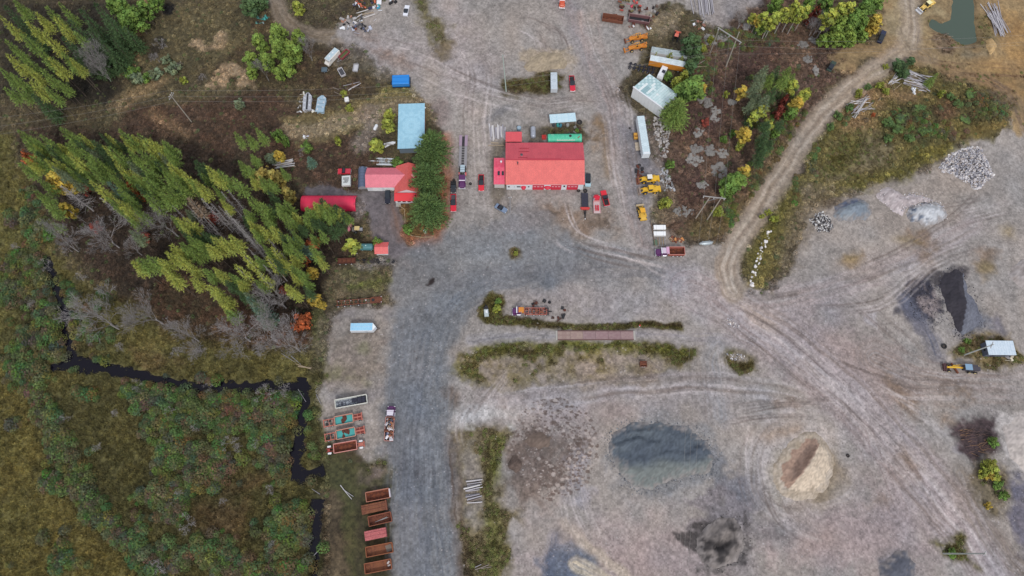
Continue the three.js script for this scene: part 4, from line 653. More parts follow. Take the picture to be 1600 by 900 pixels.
const C1 = 'leafy clump beside the northern track';
many('leafy', 'fresh', C1, [[400, 55, 12, 3.4], [428, 42, 13, 3.6], [452, 70, 12, 3.4], [412, 86, 11, 3.2], [446, 96, 10, 3], [388, 84, 10, 3], [430, 64, 13, 3.4], [462, 48, 11, 2.8], [432, 108, 8, 2.4], [390, 106, 8, 2.4]]);
many('bare', 'dead', C1, [[478, 70, 9, 2], [406, 100, 10, 1.8]]);
many('leafy', 'lime', 'trees along the northern track', [[463, 4, 8, 2.8]]); many('leafy', 'dark', 'trees along the northern track', [[384, 2, 9, 4], [404, -4, 8, 3.4]]);
many('bush', 'grey', 'shrubs of the north-west scrub', [[268, 102, 4, 3], [258, 90, 3, 2.4], [240, 112, 3, 3], [212, 118, 4, 3], [372, 160, 3, 2.6], [420, 245, 3, 2.6]]);
many('twig', 'dead', 'shrubs of the north-west scrub', [[246, 62, 5, 3], [240, 84, 5, 3], [272, 98, 4, 2.4], [312, 118, 3, 2.4], [470, 236, 3, 2.2]]);
many('bush', 'lime', 'shrubs of the north-west scrub', [[284, 122, 3, 1.6], [536, 142, 3, 1.5], [544, 166, 3, 1.6], [526, 216, 4, 1.6]]);
many('bush', 'leaf', 'shrubs of the north-west scrub', [[478, 226, 3.5, 2.4], [205, 110, 3, 3], [226, 118, 3, 2.6], [432, 206, 6, 2.4], [444, 218, 4, 1.8], [620, 252, 2.5, 2.6]]);
many('leafy', 'gold', 'shrubs of the north-west scrub', [[432, 238, 7, 2.2]]);

many('broad', 'deep', HG, [[671, 213, 16, 7], [662, 264, 14, 6.6], [665, 312, 14, 7]]);
many('leafy', 'lime', HG, [[586, 222, 7, 3.2], [604, 188, 8, 2.8], [607, 174, 6, 2]]);
many('tall', 'lime', HG, [[548, 378, 10, 2.7]]); many('bush', 'fresh', HG, [[588, 376, 3.4, 1.9]]);
many('bush', 'leaf', HG, [[636, 356, 2, 2.2]]);

many('leafy', 'dark', 'trees beside the white shed', [[1084, 56, 13, 3.6], [1090, 80, 8, 2.8], [1080, 98, 7, 2.6]]);
many('broad', 'green', 'trees beside the white shed', [[1062, 160, 13, 5.4]]); many('leafy', 'leaf', 'trees beside the white shed', [[1083, 128, 12, 5.2]]);
many('leafy', 'lime', 'trees beside the white shed', [[1060, 122, 8, 2.2], [1072, 112, 8, 2]]); many('leafy', 'leaf', 'trees beside the white shed', [[1046, 114, 5, 2], [1086, 120, 6, 2]]);
many('leafy', 'gold', 'trees beside the white shed', [[1099, 132, 8, 1.9]]); many('bush', 'lime', 'trees beside the white shed', [[1048, 84, 4.4, 1.3], [1026, 82, 3.6, 1], [1066, 90, 4.4, 1.2], [1042, 312, 5, 2.6], [1112, 58, 4, 1.6], [1100, 70, 4, 1.8]]);
many('bush', 'leaf', 'trees beside the white shed', [[1048, 254, 3, 2], [1146, 205, 3, 1.5], [1132, 215, 3, 1.6]]);

many('tall', 'gold', EG, [[1163, 137, 10, 2.2], [1165, 203, 11, 2.6], [1170, 206, 10, 2], [1168, 262, 9, 2.2], [1248, 156, 10, 2.4], [1186, 26, 9, 2]]);
many('tall', 'lime', EG, [[1241, 128, 11, 2.4], [1262, 141, 10, 2.4], [1192, 163, 11, 2.4], [1181, 178, 10, 2.2], [1203, 190, 10, 2.2], [1254, 150, 9, 2], [1196, 168, 10, 2], [1178, 24, 8, 2]]);
many('pine', 'grey', EG, [[1197, 106, 16, 3.6], [1184, 128, 15, 3.4], [1199, 152, 15, 3.4], [1186, 150, 12, 3], [1176, 160, 11, 3], [1192, 118, 16, 3.2]]);
many('pine', 'dark', EG, [[1216, 106, 15, 3.2], [1222, 190, 11, 2.8], [1198, 208, 14, 3.2], [1193, 235, 12, 3.2], [1204, 222, 11, 3], [1210, 140, 13, 3], [1200, 192, 12, 3], [1196, 222, 13, 3], [1190, 250, 9, 2.6]]);
many('pine', 'green', EG, [[1233, 108, 16, 3.4], [1226, 122, 14, 3.2], [1206, 118, 13, 3], [1240, 118, 13, 3]]);
many('leafy', 'leaf', EG, [[1147, 280, 9, 3.4], [1156, 274, 9, 3], [1140, 292, 7, 2.6], [1240, 170, 8, 2.2], [1215, 202, 7, 2]]);
many('bush', 'red', EG, [[1230, 150, 7, 1.6], [1222, 168, 6, 2.4], [1256, 152, 6, 1.4], [1104, 190, 1.6, 2]]);
many('bush', 'lime', EG, [[1124, 327, 5, 2.2], [1136, 144, 3, 1.4], [1158, 225, 4, 1.8], [1202, 330, 2.4, 1.2], [1192, 336, 2, 1], [1212, 340, 2.6, 1.8]]);
many('tall', 'lime', NEG, [[1196, 20, 12, 2.2], [1214, 22, 13, 2.4], [1231, 12, 14, 2.4], [1246, 4, 14, 2.4], [1252, 13, 14, 2.4], [1263, 10, 13, 2.2], [1206, 30, 11, 2.2], [1302, 17, 15, 3], [1317, 8, 15, 3], [1332, 5, 15, 3], [1240, 16, 12, 2.2]]);
many('leafy', 'fresh', NEG, [[1194, 36, 7, 2.4], [1312, 43, 10, 3], [1330, 41, 10, 3], [1308, 55, 8, 2.6], [1334, 56, 7, 2.4], [1289, 55, 7, 2], [1352, 52, 6, 2.4], [1320, 26, 12, 3], [1322, 60, 5, 2.4]]);
many('leafy', 'leaf', NEG, [[1344, 16, 13, 3.4], [1357, 4, 13, 3.4], [1353, 30, 10, 3], [1336, 28, 12, 3.2], [1372, -6, 11, 3.4], [1218, -4, 10, 3], [1296, -4, 12, 3.4], [1270, -4, 12, 3]]);
many('leafy', 'gold', NEG, [[1372, 26, 11, 3.6], [1366, 36, 8, 2.6]]); many('bush', 'red', NEG, [[1281, 12, 8, 2], [1268, 22, 6, 1.6], [1318, 24, 8, 1.8]]);
many('bare', 'dead', NEG, [[1284, 32, 8, 2.6], [1276, 36, 7, 2.4], [1160, 28, 6, 2.6]]);

const MD = 'shrubs on the rough mounds';
many('spruce', 'green', MD, [[1464, 116, 7, 1.8]]); many('spruce', 'dark', MD, [[1418, 100, 6, 2.2]]);
many('leafy', 'dark', MD, [[1408, 98, 4, 2.6], [1416, 112, 3.4, 2], [1426, 92, 3, 2]]);
many('bush', 'lime', MD, [[1345, 142, 3.4, 1.8], [1378, 130, 3, 1.8], [1474, 142, 3.6, 1.4], [1386, 140, 2.4, 1.6], [1386, 102, 2, 1.2]]);
many('bush', 'deep', MD, [[1330, 165, 2.6, 2], [1312, 178, 2.4, 2], [1300, 196, 2, 1.8], [1358, 134, 2, 1.6], [1390, 190, 3, 2.4], [1410, 186, 3, 2.2], [1438, 170, 3, 2.4], [1404, 200, 2.6, 2.4], [1444, 204, 2.8, 2], [1500, 162, 3, 2.6], [1520, 150, 3, 2.4], [1536, 176, 3, 2.6], [1550, 186, 3, 2.2], [1512, 186, 3, 2.6], [1390, 214, 2.4, 2], [1424, 214, 2.4, 2], [1488, 150, 2.4, 2]]);
many('bush', 'orange', MD, [[1536, 160, 2.6, 2], [1520, 178, 2, 1.8], [1366, 178, 2, 1]]);
const EB = 'shrubs at the eastern edge';
many('bush', 'lime', EB, [[1552, 728, 3.6, 3], [1540, 740, 2.6, 1.8], [1560, 744, 3, 2]]); many('bush', 'gold', EB, [[1550, 742, 3, 1.8], [1546, 790, 1.6, 1.2]]); many('bush', 'leaf', EB, [[1562, 758, 2, 1.8], [1555, 690, 2, 2], [1572, 774, 2, 1.8], [1490, 866, 1.6, 1.6], [1514, 532, 1.4, 1.3], [1504, 546, 1.2, 1.2]]);
const RW = 'shrubs along the weighbridge verge';
many('bush', 'lime', RW, [[776, 480, 2.4, 1.7], [806, 395, 1.6, 1]]); many('bush', 'leaf', RW, [[778, 470, 1.6, 1.4], [902, 202, 1.6, .9]]);
// which one is which: its rank by distance from the nearest of a few landmarks, among trees of its look
{
  const MARKS = [[110, 560, 'the creek fork'], [470, 610, 'the creek corner'], [472, 506, 'the round orange shrub'], [513, 318, 'the red quonset hut'], [282, 170, 'the lone western pole'], [97, 300, 'the bleached dead spar'], [440, 260, 'the board pile'], [205, 60, 'the sandy north-west path'], [642, 200, 'the blue grey shed'], [628, 290, 'the red roofed house'], [596, 387, 'the little red roofed hut'], [1020, 145, 'the white shed'], [1117, 325, 'the double-pole power frame'], [1145, 75, 'the slanting northern power pole'], [1378, 57, 'the dark car by the dirt road'], [1299, 103, 'the dark green wreck'], [1425, 130, 'the weathered log heap'], [1345, 165, 'the pale pole heap'], [1561, 543, 'the white roofed hut'], [1255, 727, 'the sand heap'], [930, 524, 'the weighbridge'], [516, 86, 'the white motorhome'], [410, 33, 'the teal scrap'], [1200, 250, 'the dirt road bend'], [1005, 212, 'the long white trailer'], [300, 850, 'the southern marsh'], [1495, 40, 'the green pond'], [765, 480, 'the small grey trailer'], [350, 700, 'the middle of the marsh']];
  const buckets = new Map();
  for (const t of planted) {
    let best = null; for (const m of MARKS) { const d = Math.hypot(t.px - m[0], t.py - m[1]); if (!best || d < best[0]) best = [d, m[2]]; }
    const [, , , , , , word] = KIND[t.kind], look = ['snag', 'bare', 'twig'].includes(t.kind) ? 'grey ' + word : TONE[t.tone][1] + ' ' + word, key = look + '|' + best[1];
    t.d = best[0]; t.look = look; t.mark = best[1];
    if (!buckets.has(key)) buckets.set(key, []); buckets.get(key).push(t);
  }
  for (const list of buckets.values()) list.sort((a, b) => a.d - b.d).forEach((t, i) => tag(t.o, list.length === 1 ? `${t.look} standing close to ${t.mark}` : `${t.look}, ${ORD[Math.min(i, 39)]} such to ${t.mark}`, ['bush', 'twig'].includes(t.kind) ? 'shrub' : 'tree', t.group));
}

// ---------------------------------------------------------------- low growth: nobody could count it
function colorAt(x, z) { const i = clamp(Math.floor((x - X0) / MPT), 0, TW - 1), j = clamp(Math.floor((z - Z0) / MPT), 0, TH - 1), k = (j * TW + i) * 3; return [RGB[k], RGB[k + 1], RGB[k + 2]]; }
function tuft(seed, n, r0, h, w) {
  const r = rng(seed), T = new Tris();
  for (let k = 0; k < n; k++) { const a = r() * 6.28, q = r() * r0, b = r() * 6.28, x = Math.cos(a) * q, z = Math.sin(a) * q, lx = Math.cos(b) * w, lz = Math.sin(b) * w, hh = h * (0.5 + r()); T.tri([x - lx, 0, z - lz], [x + lx, 0, z + lz], [x + (r() - 0.5) * h + Math.cos(a) * h * 0.5, hh, z + (r() - 0.5) * h + Math.sin(a) * h * 0.5], tint(r, 0.5)); }
  return T.geo();
}
function clump(seed, n, size) { const r = rng(seed), T = new Tris(); for (let k = 0; k < n; k++) { const a = r() * 6.28, q = Math.sqrt(r()), y = (1 - q * q) * 0.85 * (0.5 + r() * 0.6), x = Math.cos(a) * q, z = Math.sin(a) * q, b = r() * 6.28, s = size * (0.6 + r() * 0.8), c = Math.cos(b) * s, d = Math.sin(b) * s, e = (r() - 0.5) * s; T.tri([x - c, y - e, z - d], [x + c, y + e, z + d], [x - d * 0.9, y + s * 0.6, z + c * 0.9], tint(r, 0.7), [x, 0.35 + y * 0.5, z]); } return T.geo(); }
const growMat = new THREE.MeshStandardMaterial({ vertexColors: true, roughness: 0.95, side: THREE.DoubleSide });
function scatter(name, label, category, geo, list) {
  const im = new THREE.InstancedMesh(geo, growMat, list.length), d = new THREE.Object3D(), c = new THREE.Color();
  list.forEach(([x, z, s, sy, col], i) => { d.position.set(x, ground(x, z) - 0.05, z); d.rotation.set(0, hash(i, 3) * 6.28, 0); d.scale.set(s, sy, s); d.updateMatrix(); im.setMatrixAt(i, d.matrix); im.setColorAt(i, c.setRGB(...col)); });
  im.name = name; im.castShadow = im.receiveShadow = true; scene.add(im); return tag(im, label, category, null, 'stuff');
}
{
  const r = rng(900), marsh = [], heath = [], grass = [], verge = [], brush = [];
  const shrubTone = [[0.1, 0.135, 0.048], [0.115, 0.15, 0.05], [0.14, 0.16, 0.056], [0.14, 0.138, 0.062], [0.1, 0.122, 0.056]];
  const WILLOW = [[250, 620, 60, 22], [330, 640, 80, 36], [420, 650, 55, 45], [260, 690, 44, 55], [330, 735, 55, 36], [255, 770, 45, 50], [430, 700, 40, 36], [445, 820, 36, 60], [330, 860, 55, 26], [400, 885, 80, 22], [90, 512, 66, 55], [40, 570, 24, 36], [46, 440, 44, 55], [66, 345, 44, 46], [90, 758, 22, 18], [100, 868, 18, 24], [68, 842, 9, 8], [160, 560, 40, 8], [20, 660, 10, 10], [140, 620, 20, 14]];
  const OPEN = [[150, 645, 40, 18], [186, 690, 22, 36], [230, 735, 11, 44], [372, 790, 50, 24], [330, 782, 28, 10], [300, 566, 120, 10], [395, 745, 26, 10], [290, 835, 18, 10]];
  const hedge = spline([[66, 575], [62, 620], [82, 670], [108, 720], [140, 775], [176, 822], [214, 862], [240, 900]], 4);
  const green = (px, py) => { let q = -0.1; for (const [x, y, rx, ry] of WILLOW) q = Math.max(q, Math.exp(-0.8 * (((px - x) / rx) ** 2 + ((py - y) / ry) ** 2))); q = Math.max(q, 1.1 - lineDist(hedge, px, py) / 26); for (const [x, y, rx, ry] of OPEN) q -= 0.9 * Math.exp(-(((px - x) / rx) ** 2 + ((py - y) / ry) ** 2)); return q + (fbm(px / 18 + 3, py / 18, 3) - 0.5) * 1.3; };
  for (let n = 0; n < 170000; n++) {
    const px = -40 + r() * 1680, py = -30 + r() * 980, [x, z] = XZ(px, py); if (x < X0 || x > X1 || z < Z0 || z > Z1) continue;
    const reg = regionAt(x, z), c = colorAt(x, z), veg = c[1] > c[2] * 1.55 && c[1] < (reg === YARD || reg === ASPHALT || reg === DRIVE ? 0.118 : 0.19), j = 0.75 + r() * 0.7;
    if (reg === DIRT || reg === SAND || reg === DRIVE) { if (!veg || r() < 0.8) continue; }
    let wet = false; if (x < -55) for (const [L, w] of CREEK) if (lineDist(L, x, z) < w + r() * 0.9 && r() < 0.96) { wet = true; break; }
    if (wet || (x > 130 && z < -140 && sdPoly(POND, x, z) < 1.5)) continue;
    if (reg === MARSH) {
      const q = green(px, py);
      if (q > 0.42 && r() < 0.34) { const t = shrubTone[Math.floor(noise(x / 3, z / 3) * 4.99)], s = (0.8 + r() * 0.9 + (r() < 0.3 ? 0.8 : 0)) * clamp(0.6 + q * 0.5, 0.5, 1.25); marsh.push([x, z, s, s * (0.7 + r() * 0.6), t.map((v) => v * (0.5 + r() * 0.7))]); }
      else if (r() < 0.1) marsh.push([x, z, 0.3 + r() * 0.4, 0.3 + r() * 0.4, c.map((v) => v * j * 1.2)]);
      else grass.push([x, z, 0.7 + r() * 0.8, 0.6 + r() * 0.8, c.map((v) => v * j * 1.4)]);
    } else if (reg === GROUND) {
      { let q = 0; for (const [mx, my, rx, ry] of [[1425, 198, 44, 22], [1535, 175, 34, 26], [1480, 212, 40, 8], [1400, 108, 22, 10], [1320, 165, 16, 22], [1268, 232, 9, 34], [1240, 290, 8, 30], [1140, 330, 14, 26], [1200, 180, 40, 60], [1240, 175, 14, 50], [1100, 110, 20, 40], [1180, 290, 12, 34], [1160, 60, 60, 20]]) q = Math.max(q, Math.exp(-0.9 * (((px - mx) / rx) ** 2 + ((py - my) / ry) ** 2))); if (q + (fbm(px / 12, py / 12, 3) - 0.5) * 1.2 > 0.48 && r() < 0.5) { const s = 0.4 + r() * 0.9; brush.push([x, z, s, s * (0.6 + r() * 0.6), (r() < 0.22 ? [0.13, 0.105, 0.035] : shrubTone[Math.floor(noise(x / 3, z / 3) * 4.99)]).map((v) => v * (0.6 + r() * 0.8))]); continue; } }
      if (px > 1000 ? py > 470 : py > 560 && px > 515) continue;
      if (r() < 0.7) { const s = 0.3 + r() * r() * 0.8; heath.push([x, z, s, s * (0.5 + r() * 0.6), r() < 0.06 ? shrubTone[Math.floor(r() * 5)].map((v) => v * j * 0.8) : c.map((v) => v * j * 1.5)]); }
      else grass.push([x, z, 0.5 + r() * 0.6, 0.4 + r() * 0.6, c.map((v) => v * j * 1.5)]);
    } else if (veg) {
      for (let q = 0; q < 5; q++) { const ax = x + (r() - .5) * 3, az = z + (r() - .5) * 3, cc = colorAt(ax, az); if (!(cc[1] > cc[2] * 1.5 && cc[1] < 0.125)) continue; const dense = noise(ax / 2.4, az / 2.4);
        if (dense > 0.42 && r() < 0.5) verge.push([ax, az, 0.25 + r() * 0.45, 0.15 + r() * 0.35, r() < 0.4 ? [0.11 * j, 0.125 * j, 0.036 * j] : r() < 0.3 ? [0.13 * j, 0.1 * j, 0.05 * j] : cc.map((v) => v * j * 1.3)]); else grass.push([ax, az, 0.4 + r() * 0.6, 0.4 + r() * 0.5, cc.map((v) => v * j * 1.5)]); }
    }
  }
  scatter('marsh_shrubbery', 'dense low green shrubs covering the marsh beside the creek', 'shrubs', clump(1, 150, 0.13), marsh);
  scatter('mound_shrubbery', 'green and olive brush over the mounds and along the dirt road', 'shrubs', clump(7, 90, 0.17), brush);
  scatter('heath_undergrowth', 'low brown brush over the rough ground', 'undergrowth', clump(2, 34, 0.3), heath);
  scatter('grass', 'tufted dry grass in marsh and rough ground', 'grass', tuft(3, 16, 0.5, 0.6, 0.08), grass);
  scatter('verge_weeds', 'green and yellow weeds on the grassy islands', 'weeds', clump(4, 30, 0.3), verge);
  console.log('planted', planted.length, marsh.length, heath.length, grass.length, verge.length);
}
// ---------------------------------------------------------------- buildings
const WHITE = mat(226, 228, 232, 0.6), REDROOF = mat(226, 96, 92, 0.45), REDDOOR = mat(206, 40, 66, 0.5), GLASS = new THREE.MeshPhysicalMaterial({ color: C(38, 44, 52), roughness: 0.12, side: THREE.DoubleSide }), BLACK = mat(40, 40, 44, 0.8), RUBBER = mat(44, 43, 44, 0.9), STEEL = mat(150, 152, 156, 0.45, 0.4), RUST = mat(124, 76, 58, 0.9), DARKRUST = mat(92, 52, 42, 0.95), CONC = mat(168, 164, 158, 0.9), TIMBER = mat(168, 146, 118, 0.9), GREYTIMBER = mat(158, 154, 152, 0.9), YELLOW = mat(222, 176, 48, 0.5), ORANGE = mat(206, 128, 48, 0.6), PURPLE = mat(92, 44, 96, 0.35), TEAL = mat(70, 160, 156, 0.5), SALMON = mat(178, 106, 92, 0.75), CHROME = mat(214, 214, 220, 0.3, 0.6), DGREY = mat(74, 74, 80, 0.8);
function weathered(r, g, b, r2, g2, b2, size, rough = 0.85, seed = 1) { // blotched sheet metal or paint, uv in metres
  const k = ['wx', r, g, b, r2, g2, b2, size, rough, seed].join();
  if (!mats.has(k)) {
    const n = 128, px = new Uint8Array(n * n * 4);
    for (let j = 0; j < n; j++) for (let i = 0; i < n; i++) { const t = clamp((fbm(i / 14 + seed * 31, j / 14, 4) - 0.36) * 3.2), e = 0.92 + hash(i + seed, j) * 0.16, o = (j * n + i) * 4; px[o] = lerp(r, r2, t) * e; px[o + 1] = lerp(g, g2, t) * e; px[o + 2] = lerp(b, b2, t) * e; px[o + 3] = 255; }
    const t = new THREE.DataTexture(px, n, n, THREE.RGBAFormat); t.colorSpace = THREE.SRGBColorSpace; t.wrapS = t.wrapT = THREE.MirroredRepeatWrapping; t.magFilter = THREE.LinearFilter; t.repeat.set(1 / size, 1 / size); t.needsUpdate = true;
    mats.set(k, new THREE.MeshStandardMaterial({ map: t, roughness: rough, side: THREE.DoubleSide }));
  }
  return mats.get(k);
}
function metricUV(g) { g = clean(g); const p = g.attributes.position, n = g.attributes.normal, u = new Float32Array(p.count * 2); for (let i = 0; i < p.count; i++) { const ny = Math.abs(n.getY(i)), nx = Math.abs(n.getX(i)); u[i * 2] = ny > 0.4 ? p.getX(i) : nx > 0.7 ? p.getZ(i) : p.getX(i); u[i * 2 + 1] = ny > 0.4 ? p.getZ(i) : p.getY(i); } g.setAttribute('uv', new THREE.BufferAttribute(u, 2)); return g; }
const mpart = (name, geos, m, parent) => { const o = part(name, [geos].flat(Infinity).map(metricUV), m, parent); return o; };
// one sloping roof sheet with raised seams: from (x0, y0, z0) eave line to ridge line, x along the building
function roofSlope(L, zE, yE, zR, yR, seam = 0.9, th = 0.1) {
  const s = new THREE.Shape([[zE, yE], [zR, yR], [zR, yR + th], [zE, yE + th]].map(([a, b]) => new THREE.Vector2(a, b)));
  const g = [new THREE.ExtrudeGeometry(s, { depth: L, bevelEnabled: false }).rotateY(-Math.PI / 2).translate(L / 2, 0, 0)];
  const len = Math.hypot(zR - zE, yR - yE), a = Math.atan2(yR - yE, zR - zE);
  for (let x = -L / 2 + 0.04; x <= L / 2; x += seam) g.push(mv(new THREE.BoxGeometry(0.05, 0.07, len), x, (yE + yR) / 2 + th + 0.02, (zE + zR) / 2, -a, 0, 0));
  return g;
}
const wallBox = (L, h, x, z, th, along) => along === 'x' ? bx(L, h, th, x, 0, z) : bx(th, h, L, x, 0, z);
function gableWalls(L, D, h, hr, t = 0.2) {
  const gs = [bx(L, h, t, 0, 0, D / 2 - t / 2), bx(L, h, t, 0, 0, -D / 2 + t / 2)];
  const s = new THREE.Shape([[-D / 2 + t, 0], [D / 2 - t, 0], [D / 2 - t, h], [0, hr], [-D / 2 + t, h]].map(([a, b]) => new THREE.Vector2(a, b)));
  for (const x of [-L / 2, L / 2 - t]) gs.push(new THREE.ExtrudeGeometry(s, { depth: t, bevelEnabled: false }).rotateY(Math.PI / 2).translate(x, 0, 0));
  return gs;
}
{ // the hall with the red roof
  const a = at(790, 223, 4), b = at(911, 223, 4), c = at(850, 288.5, 4), L = b.x - a.x, D = c.z - a.z, cx = (a.x + b.x) / 2, cz = (a.z + c.z) / 2, F = D / 2;
  const o = thing('red_roofed_hall', 'big workshop hall with long red metal roof and red overhead doors', 'workshop', [cx, 0, cz], 0);
  part('wall', gableWalls(L - 0.7, D - 0.5, 3.9, 6.2), WHITE, o);
  const north = weathered(204, 84, 95, 196, 79, 91, 14, 0.45, 2), south = weathered(224, 112, 106, 216, 107, 102, 14, 0.5, 3);  // one roof metal: north slope's shade and south slope's sun mixed into the reds
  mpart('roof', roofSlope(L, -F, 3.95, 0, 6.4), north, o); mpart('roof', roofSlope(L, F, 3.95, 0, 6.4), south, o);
  part('ridge_cap', [bx(L * 0.43, 0.12, 0.6, -0.4, 6.5, -0.1), bx(L, 0.06, 0.36, 0, 6.48, 0)], mat(180, 56, 72, 0.5), o);
  const px = (x) => at(x, 292, 2).x - cx, zf = F - 0.25;
  for (const [x0, x1] of [[832, 850], [860.5, 877], [885.5, 903]]) {
    const x = (px(x0) + px(x1)) / 2, w = px(x1) - px(x0), d = part('overhead_door', [0, 1, 2, 3].map((k) => cbx(w, 0.84, 0.08, x, 0.02 + k * 0.86, zf + 0.03, 0.03)), REDDOOR, o);
    for (const k of [-1, 0, 1]) part('pane', bx(w * 0.2, 0.42, 0.04, x + k * w * 0.3, 2.0, zf + 0.07), mat(232, 190, 200, 0.3), d);
    part('door_frame', [bx(w + 0.5, 0.2, 0.12, x, 3.5, zf + 0.06), bx(0.2, 3.5, 0.12, x - w / 2 - 0.15, 0, zf + 0.06), bx(0.2, 3.5, 0.12, x + w / 2 + 0.15, 0, zf + 0.06)], WHITE, o);
  }
  for (const x of [818, 855.5]) part('awning', mv(new THREE.SphereGeometry(1, 14, 8, 0, 6.3, 0, 1.57).scale(x > 840 ? 1.25 : 0.9, 0.7, 1.0), px(x), 2.0, zf + 0.1), REDDOOR, o);
  for (const [x, w] of [[795, 0.7], [804, 0.5], [810.5, 1.3], [826, 0.5]]) part('window', bx(w, 0.7, 0.06, px(x), 1.7, zf + 0.02), x === 804 ? mat(190, 196, 204, .4) : GLASS, o);
  part('door', bx(0.95, 2.05, 0.08, px(818), 0, zf + 0.02), REDDOOR, o); part('light_fitting', cyl(0.3, 0.3, 0.3, px(881.5), 2.6, zf + 0.2, 8), BLACK, o);
  const rp = (x, y, h) => { const p = at(x, y, h); return [p.x - cx, p.z - cz]; };
  const [vx, vz] = rp(815, 243, 5.8), v = part('roof_vent', cyl(0.4, 0.34, 0.9, vx, 5.4, vz, 10), WHITE, o); part('cap', cyl(0.45, 0.45, 0.1, vx, 6.3, vz, 10), DGREY, v);
  const [qx, qz] = rp(809, 256, 6.4); part('flue', [cyl(0.13, 0.13, 1.3, qx, 6, qz, 8), cyl(0.26, 0.2, 0.25, qx, 7.3, qz, 8)], DGREY, o);
  for (const [y, x0, x1] of [[231, 812, 826], [237.5, 811, 826], [249, 810, 824]]) { const p = rp((x0 + x1) / 2, y, 5.2), t = clamp((p[1] + F) / F); part('snow_guard', bx((x1 - x0) * 0.23, 0.14, 0.1, p[0], lerp(3.95, 6.4, t) + 0.1, p[1]), mat(150, 40, 54, .5), o); }
  // western lean-to
  const wa = at(772, 246, 3.4), wb = at(789.5, 288, 3.1), l = wb.x - wa.x, d = wb.z - wa.z, ww = thing('red_roofed_annex', 'low annex with a pink red roof and two skylights against the hall', 'annex', [(wa.x + wb.x) / 2 - 0.1, 0, (wa.z + wb.z) / 2]);
  part('wall', gableWalls(l - 0.5, d - 0.6, 3.0, 3.9), mat(205, 198, 196, .7), ww);
  const pr = weathered(222, 78, 106, 226, 96, 118, 5, .5, 4); mpart('roof', roofSlope(l - 0.1, -d / 2, 3.02, -d * 0.1, 4.0, 0.9), pr, ww); mpart('roof', roofSlope(l - 0.1, d / 2, 3.02, -d * 0.1, 4.0, 0.9), pr, ww);
  for (const x of [-0.2, 1.2]) part('skylight', mv(cbx(0.75, 0.12, 1.5, 0, 0, 0, 0.04), x, 3.75, d * 0.12, 0.14), GLASS, ww);
  const vv = part('roof_vent', cyl(0.3, 0.28, 0.6, 0.6, 3.7, -d * 0.3, 10), WHITE, ww); part('cap', cyl(0.36, 0.2, 0.15, 0.6, 4.3, -d * 0.3, 10), WHITE, vv);
  // northern store room
  const na = at(790, 206.5, 3), nb = at(815.5, 222.5, 3.2), n = thing('red_roofed_annex', 'small flat store room with red roof behind the hall', 'annex', [(na.x + nb.x) / 2, 0, (na.z + nb.z) / 2 - 0.2]);
  const nl = nb.x - na.x, nd = nb.z - na.z; part('wall', [bx(nl - 0.4, 2.8, 0.2, 0, 0, -nd / 2 + 0.3), bx(0.2, 2.8, nd - 0.4, -nl / 2 + 0.3, 0, 0), bx(0.2, 2.8, nd - 0.4, nl / 2 - 0.3, 0, 0)], mat(190, 150, 146, .7), n);
  mpart('roof', roofSlope(nl, -nd / 2, 2.85, nd / 2, 3.3), weathered(222, 92, 98, 214, 84, 92, 5, .5, 5), n);
}
{ // the house
  const a = at(573.5, 261.5, 3), b = at(571, 293, 2.7), c = at(622, 262, 3), L = c.x - b.x + 6, D = b.z - a.z, cx = b.x + L / 2, cz = (a.z + b.z) / 2, pink = weathered(222, 122, 136, 214, 116, 130, 10, .45, 6), red = weathered(212, 102, 96, 202, 95, 91, 10, .5, 7);
  const o = thing('red_roofed_house', 'house with an L-shaped pinkish red roof beside the tall spruces', 'house', [cx, 0, cz]);
  part('wall', gableWalls(L - 0.8, D - 0.3, 2.6, 4.4), WHITE, o);
  mpart('roof', roofSlope(L, -D / 2, 2.65, 0, 4.7, 0.45, 0.08), pink, o); mpart('roof', roofSlope(L, D / 2, 2.65, 0, 4.7, 0.45, 0.08), pink, o);
  for (const x of [-4.6, -0.6]) part('garage_door', [0, 1, 2, 3].map((k) => cbx(3.2, 0.52, 0.06, x, 0.02 + k * 0.54, D / 2 - 0.12, 0.02)), mat(240, 240, 244, .5), o);
  const e = at(616, 302, 2.7), g = at(660, 262, 2.8), W2 = g.x - e.x, D2 = e.z - at(640, 259, 3).z, ex = (e.x + g.x) / 2 - cx, ez = e.z - D2 / 2 - cz;
  const s2 = roofSlope(D2, -W2 / 2, 2.7, 0, 5.2, 0.45, 0.08), s3 = roofSlope(D2, W2 / 2, 2.7, 0, 5.2, 0.45, 0.08);
  mpart('roof', s2.map((q) => q.rotateY(Math.PI / 2).translate(ex, 0.02, ez)), red, o); mpart('roof', s3.map((q) => q.rotateY(Math.PI / 2).translate(ex, 0.02, ez)), red, o);
  part('wall', gableWalls(D2 - 0.8, W2 - 0.8, 2.6, 4.8).map((q) => q.rotateY(Math.PI / 2).translate(ex, 0, ez)), WHITE, o);
  const pz = ez + D2 / 2, pr = part('porch_roof', [mv(new THREE.BoxGeometry(W2, 0.1, 2.9), ex, 2.3, pz + 1.2, 0.28)], mat(222, 54, 62, .45), o);
  part('porch_wall', bx(W2 - 0.6, 1.9, 0.15, ex, 0, pz + 2.35), WHITE, o);
  for (let k = 0; k < 5; k++) part('window', bx(1.1, 0.9, 0.06, ex - W2 / 2 + 1.6 + k * 1.7, 0.9, pz + 2.43), GLASS, o);
  part('steps', [0, 1, 2].map((k) => bx(1.6, 0.17, 0.4, ex - W2 / 2 + 1.2, 0.34 - k * 0.17, pz + 2.7 + k * 0.4)), CONC, o);
  part('chimney', [bx(0.6, 1.6, 0.6, ex + 1.8, 4.2, ez - 2), bx(0.75, 0.12, 0.75, ex + 1.8, 5.8, ez - 2)], mat(150, 92, 80, .9), o);
}
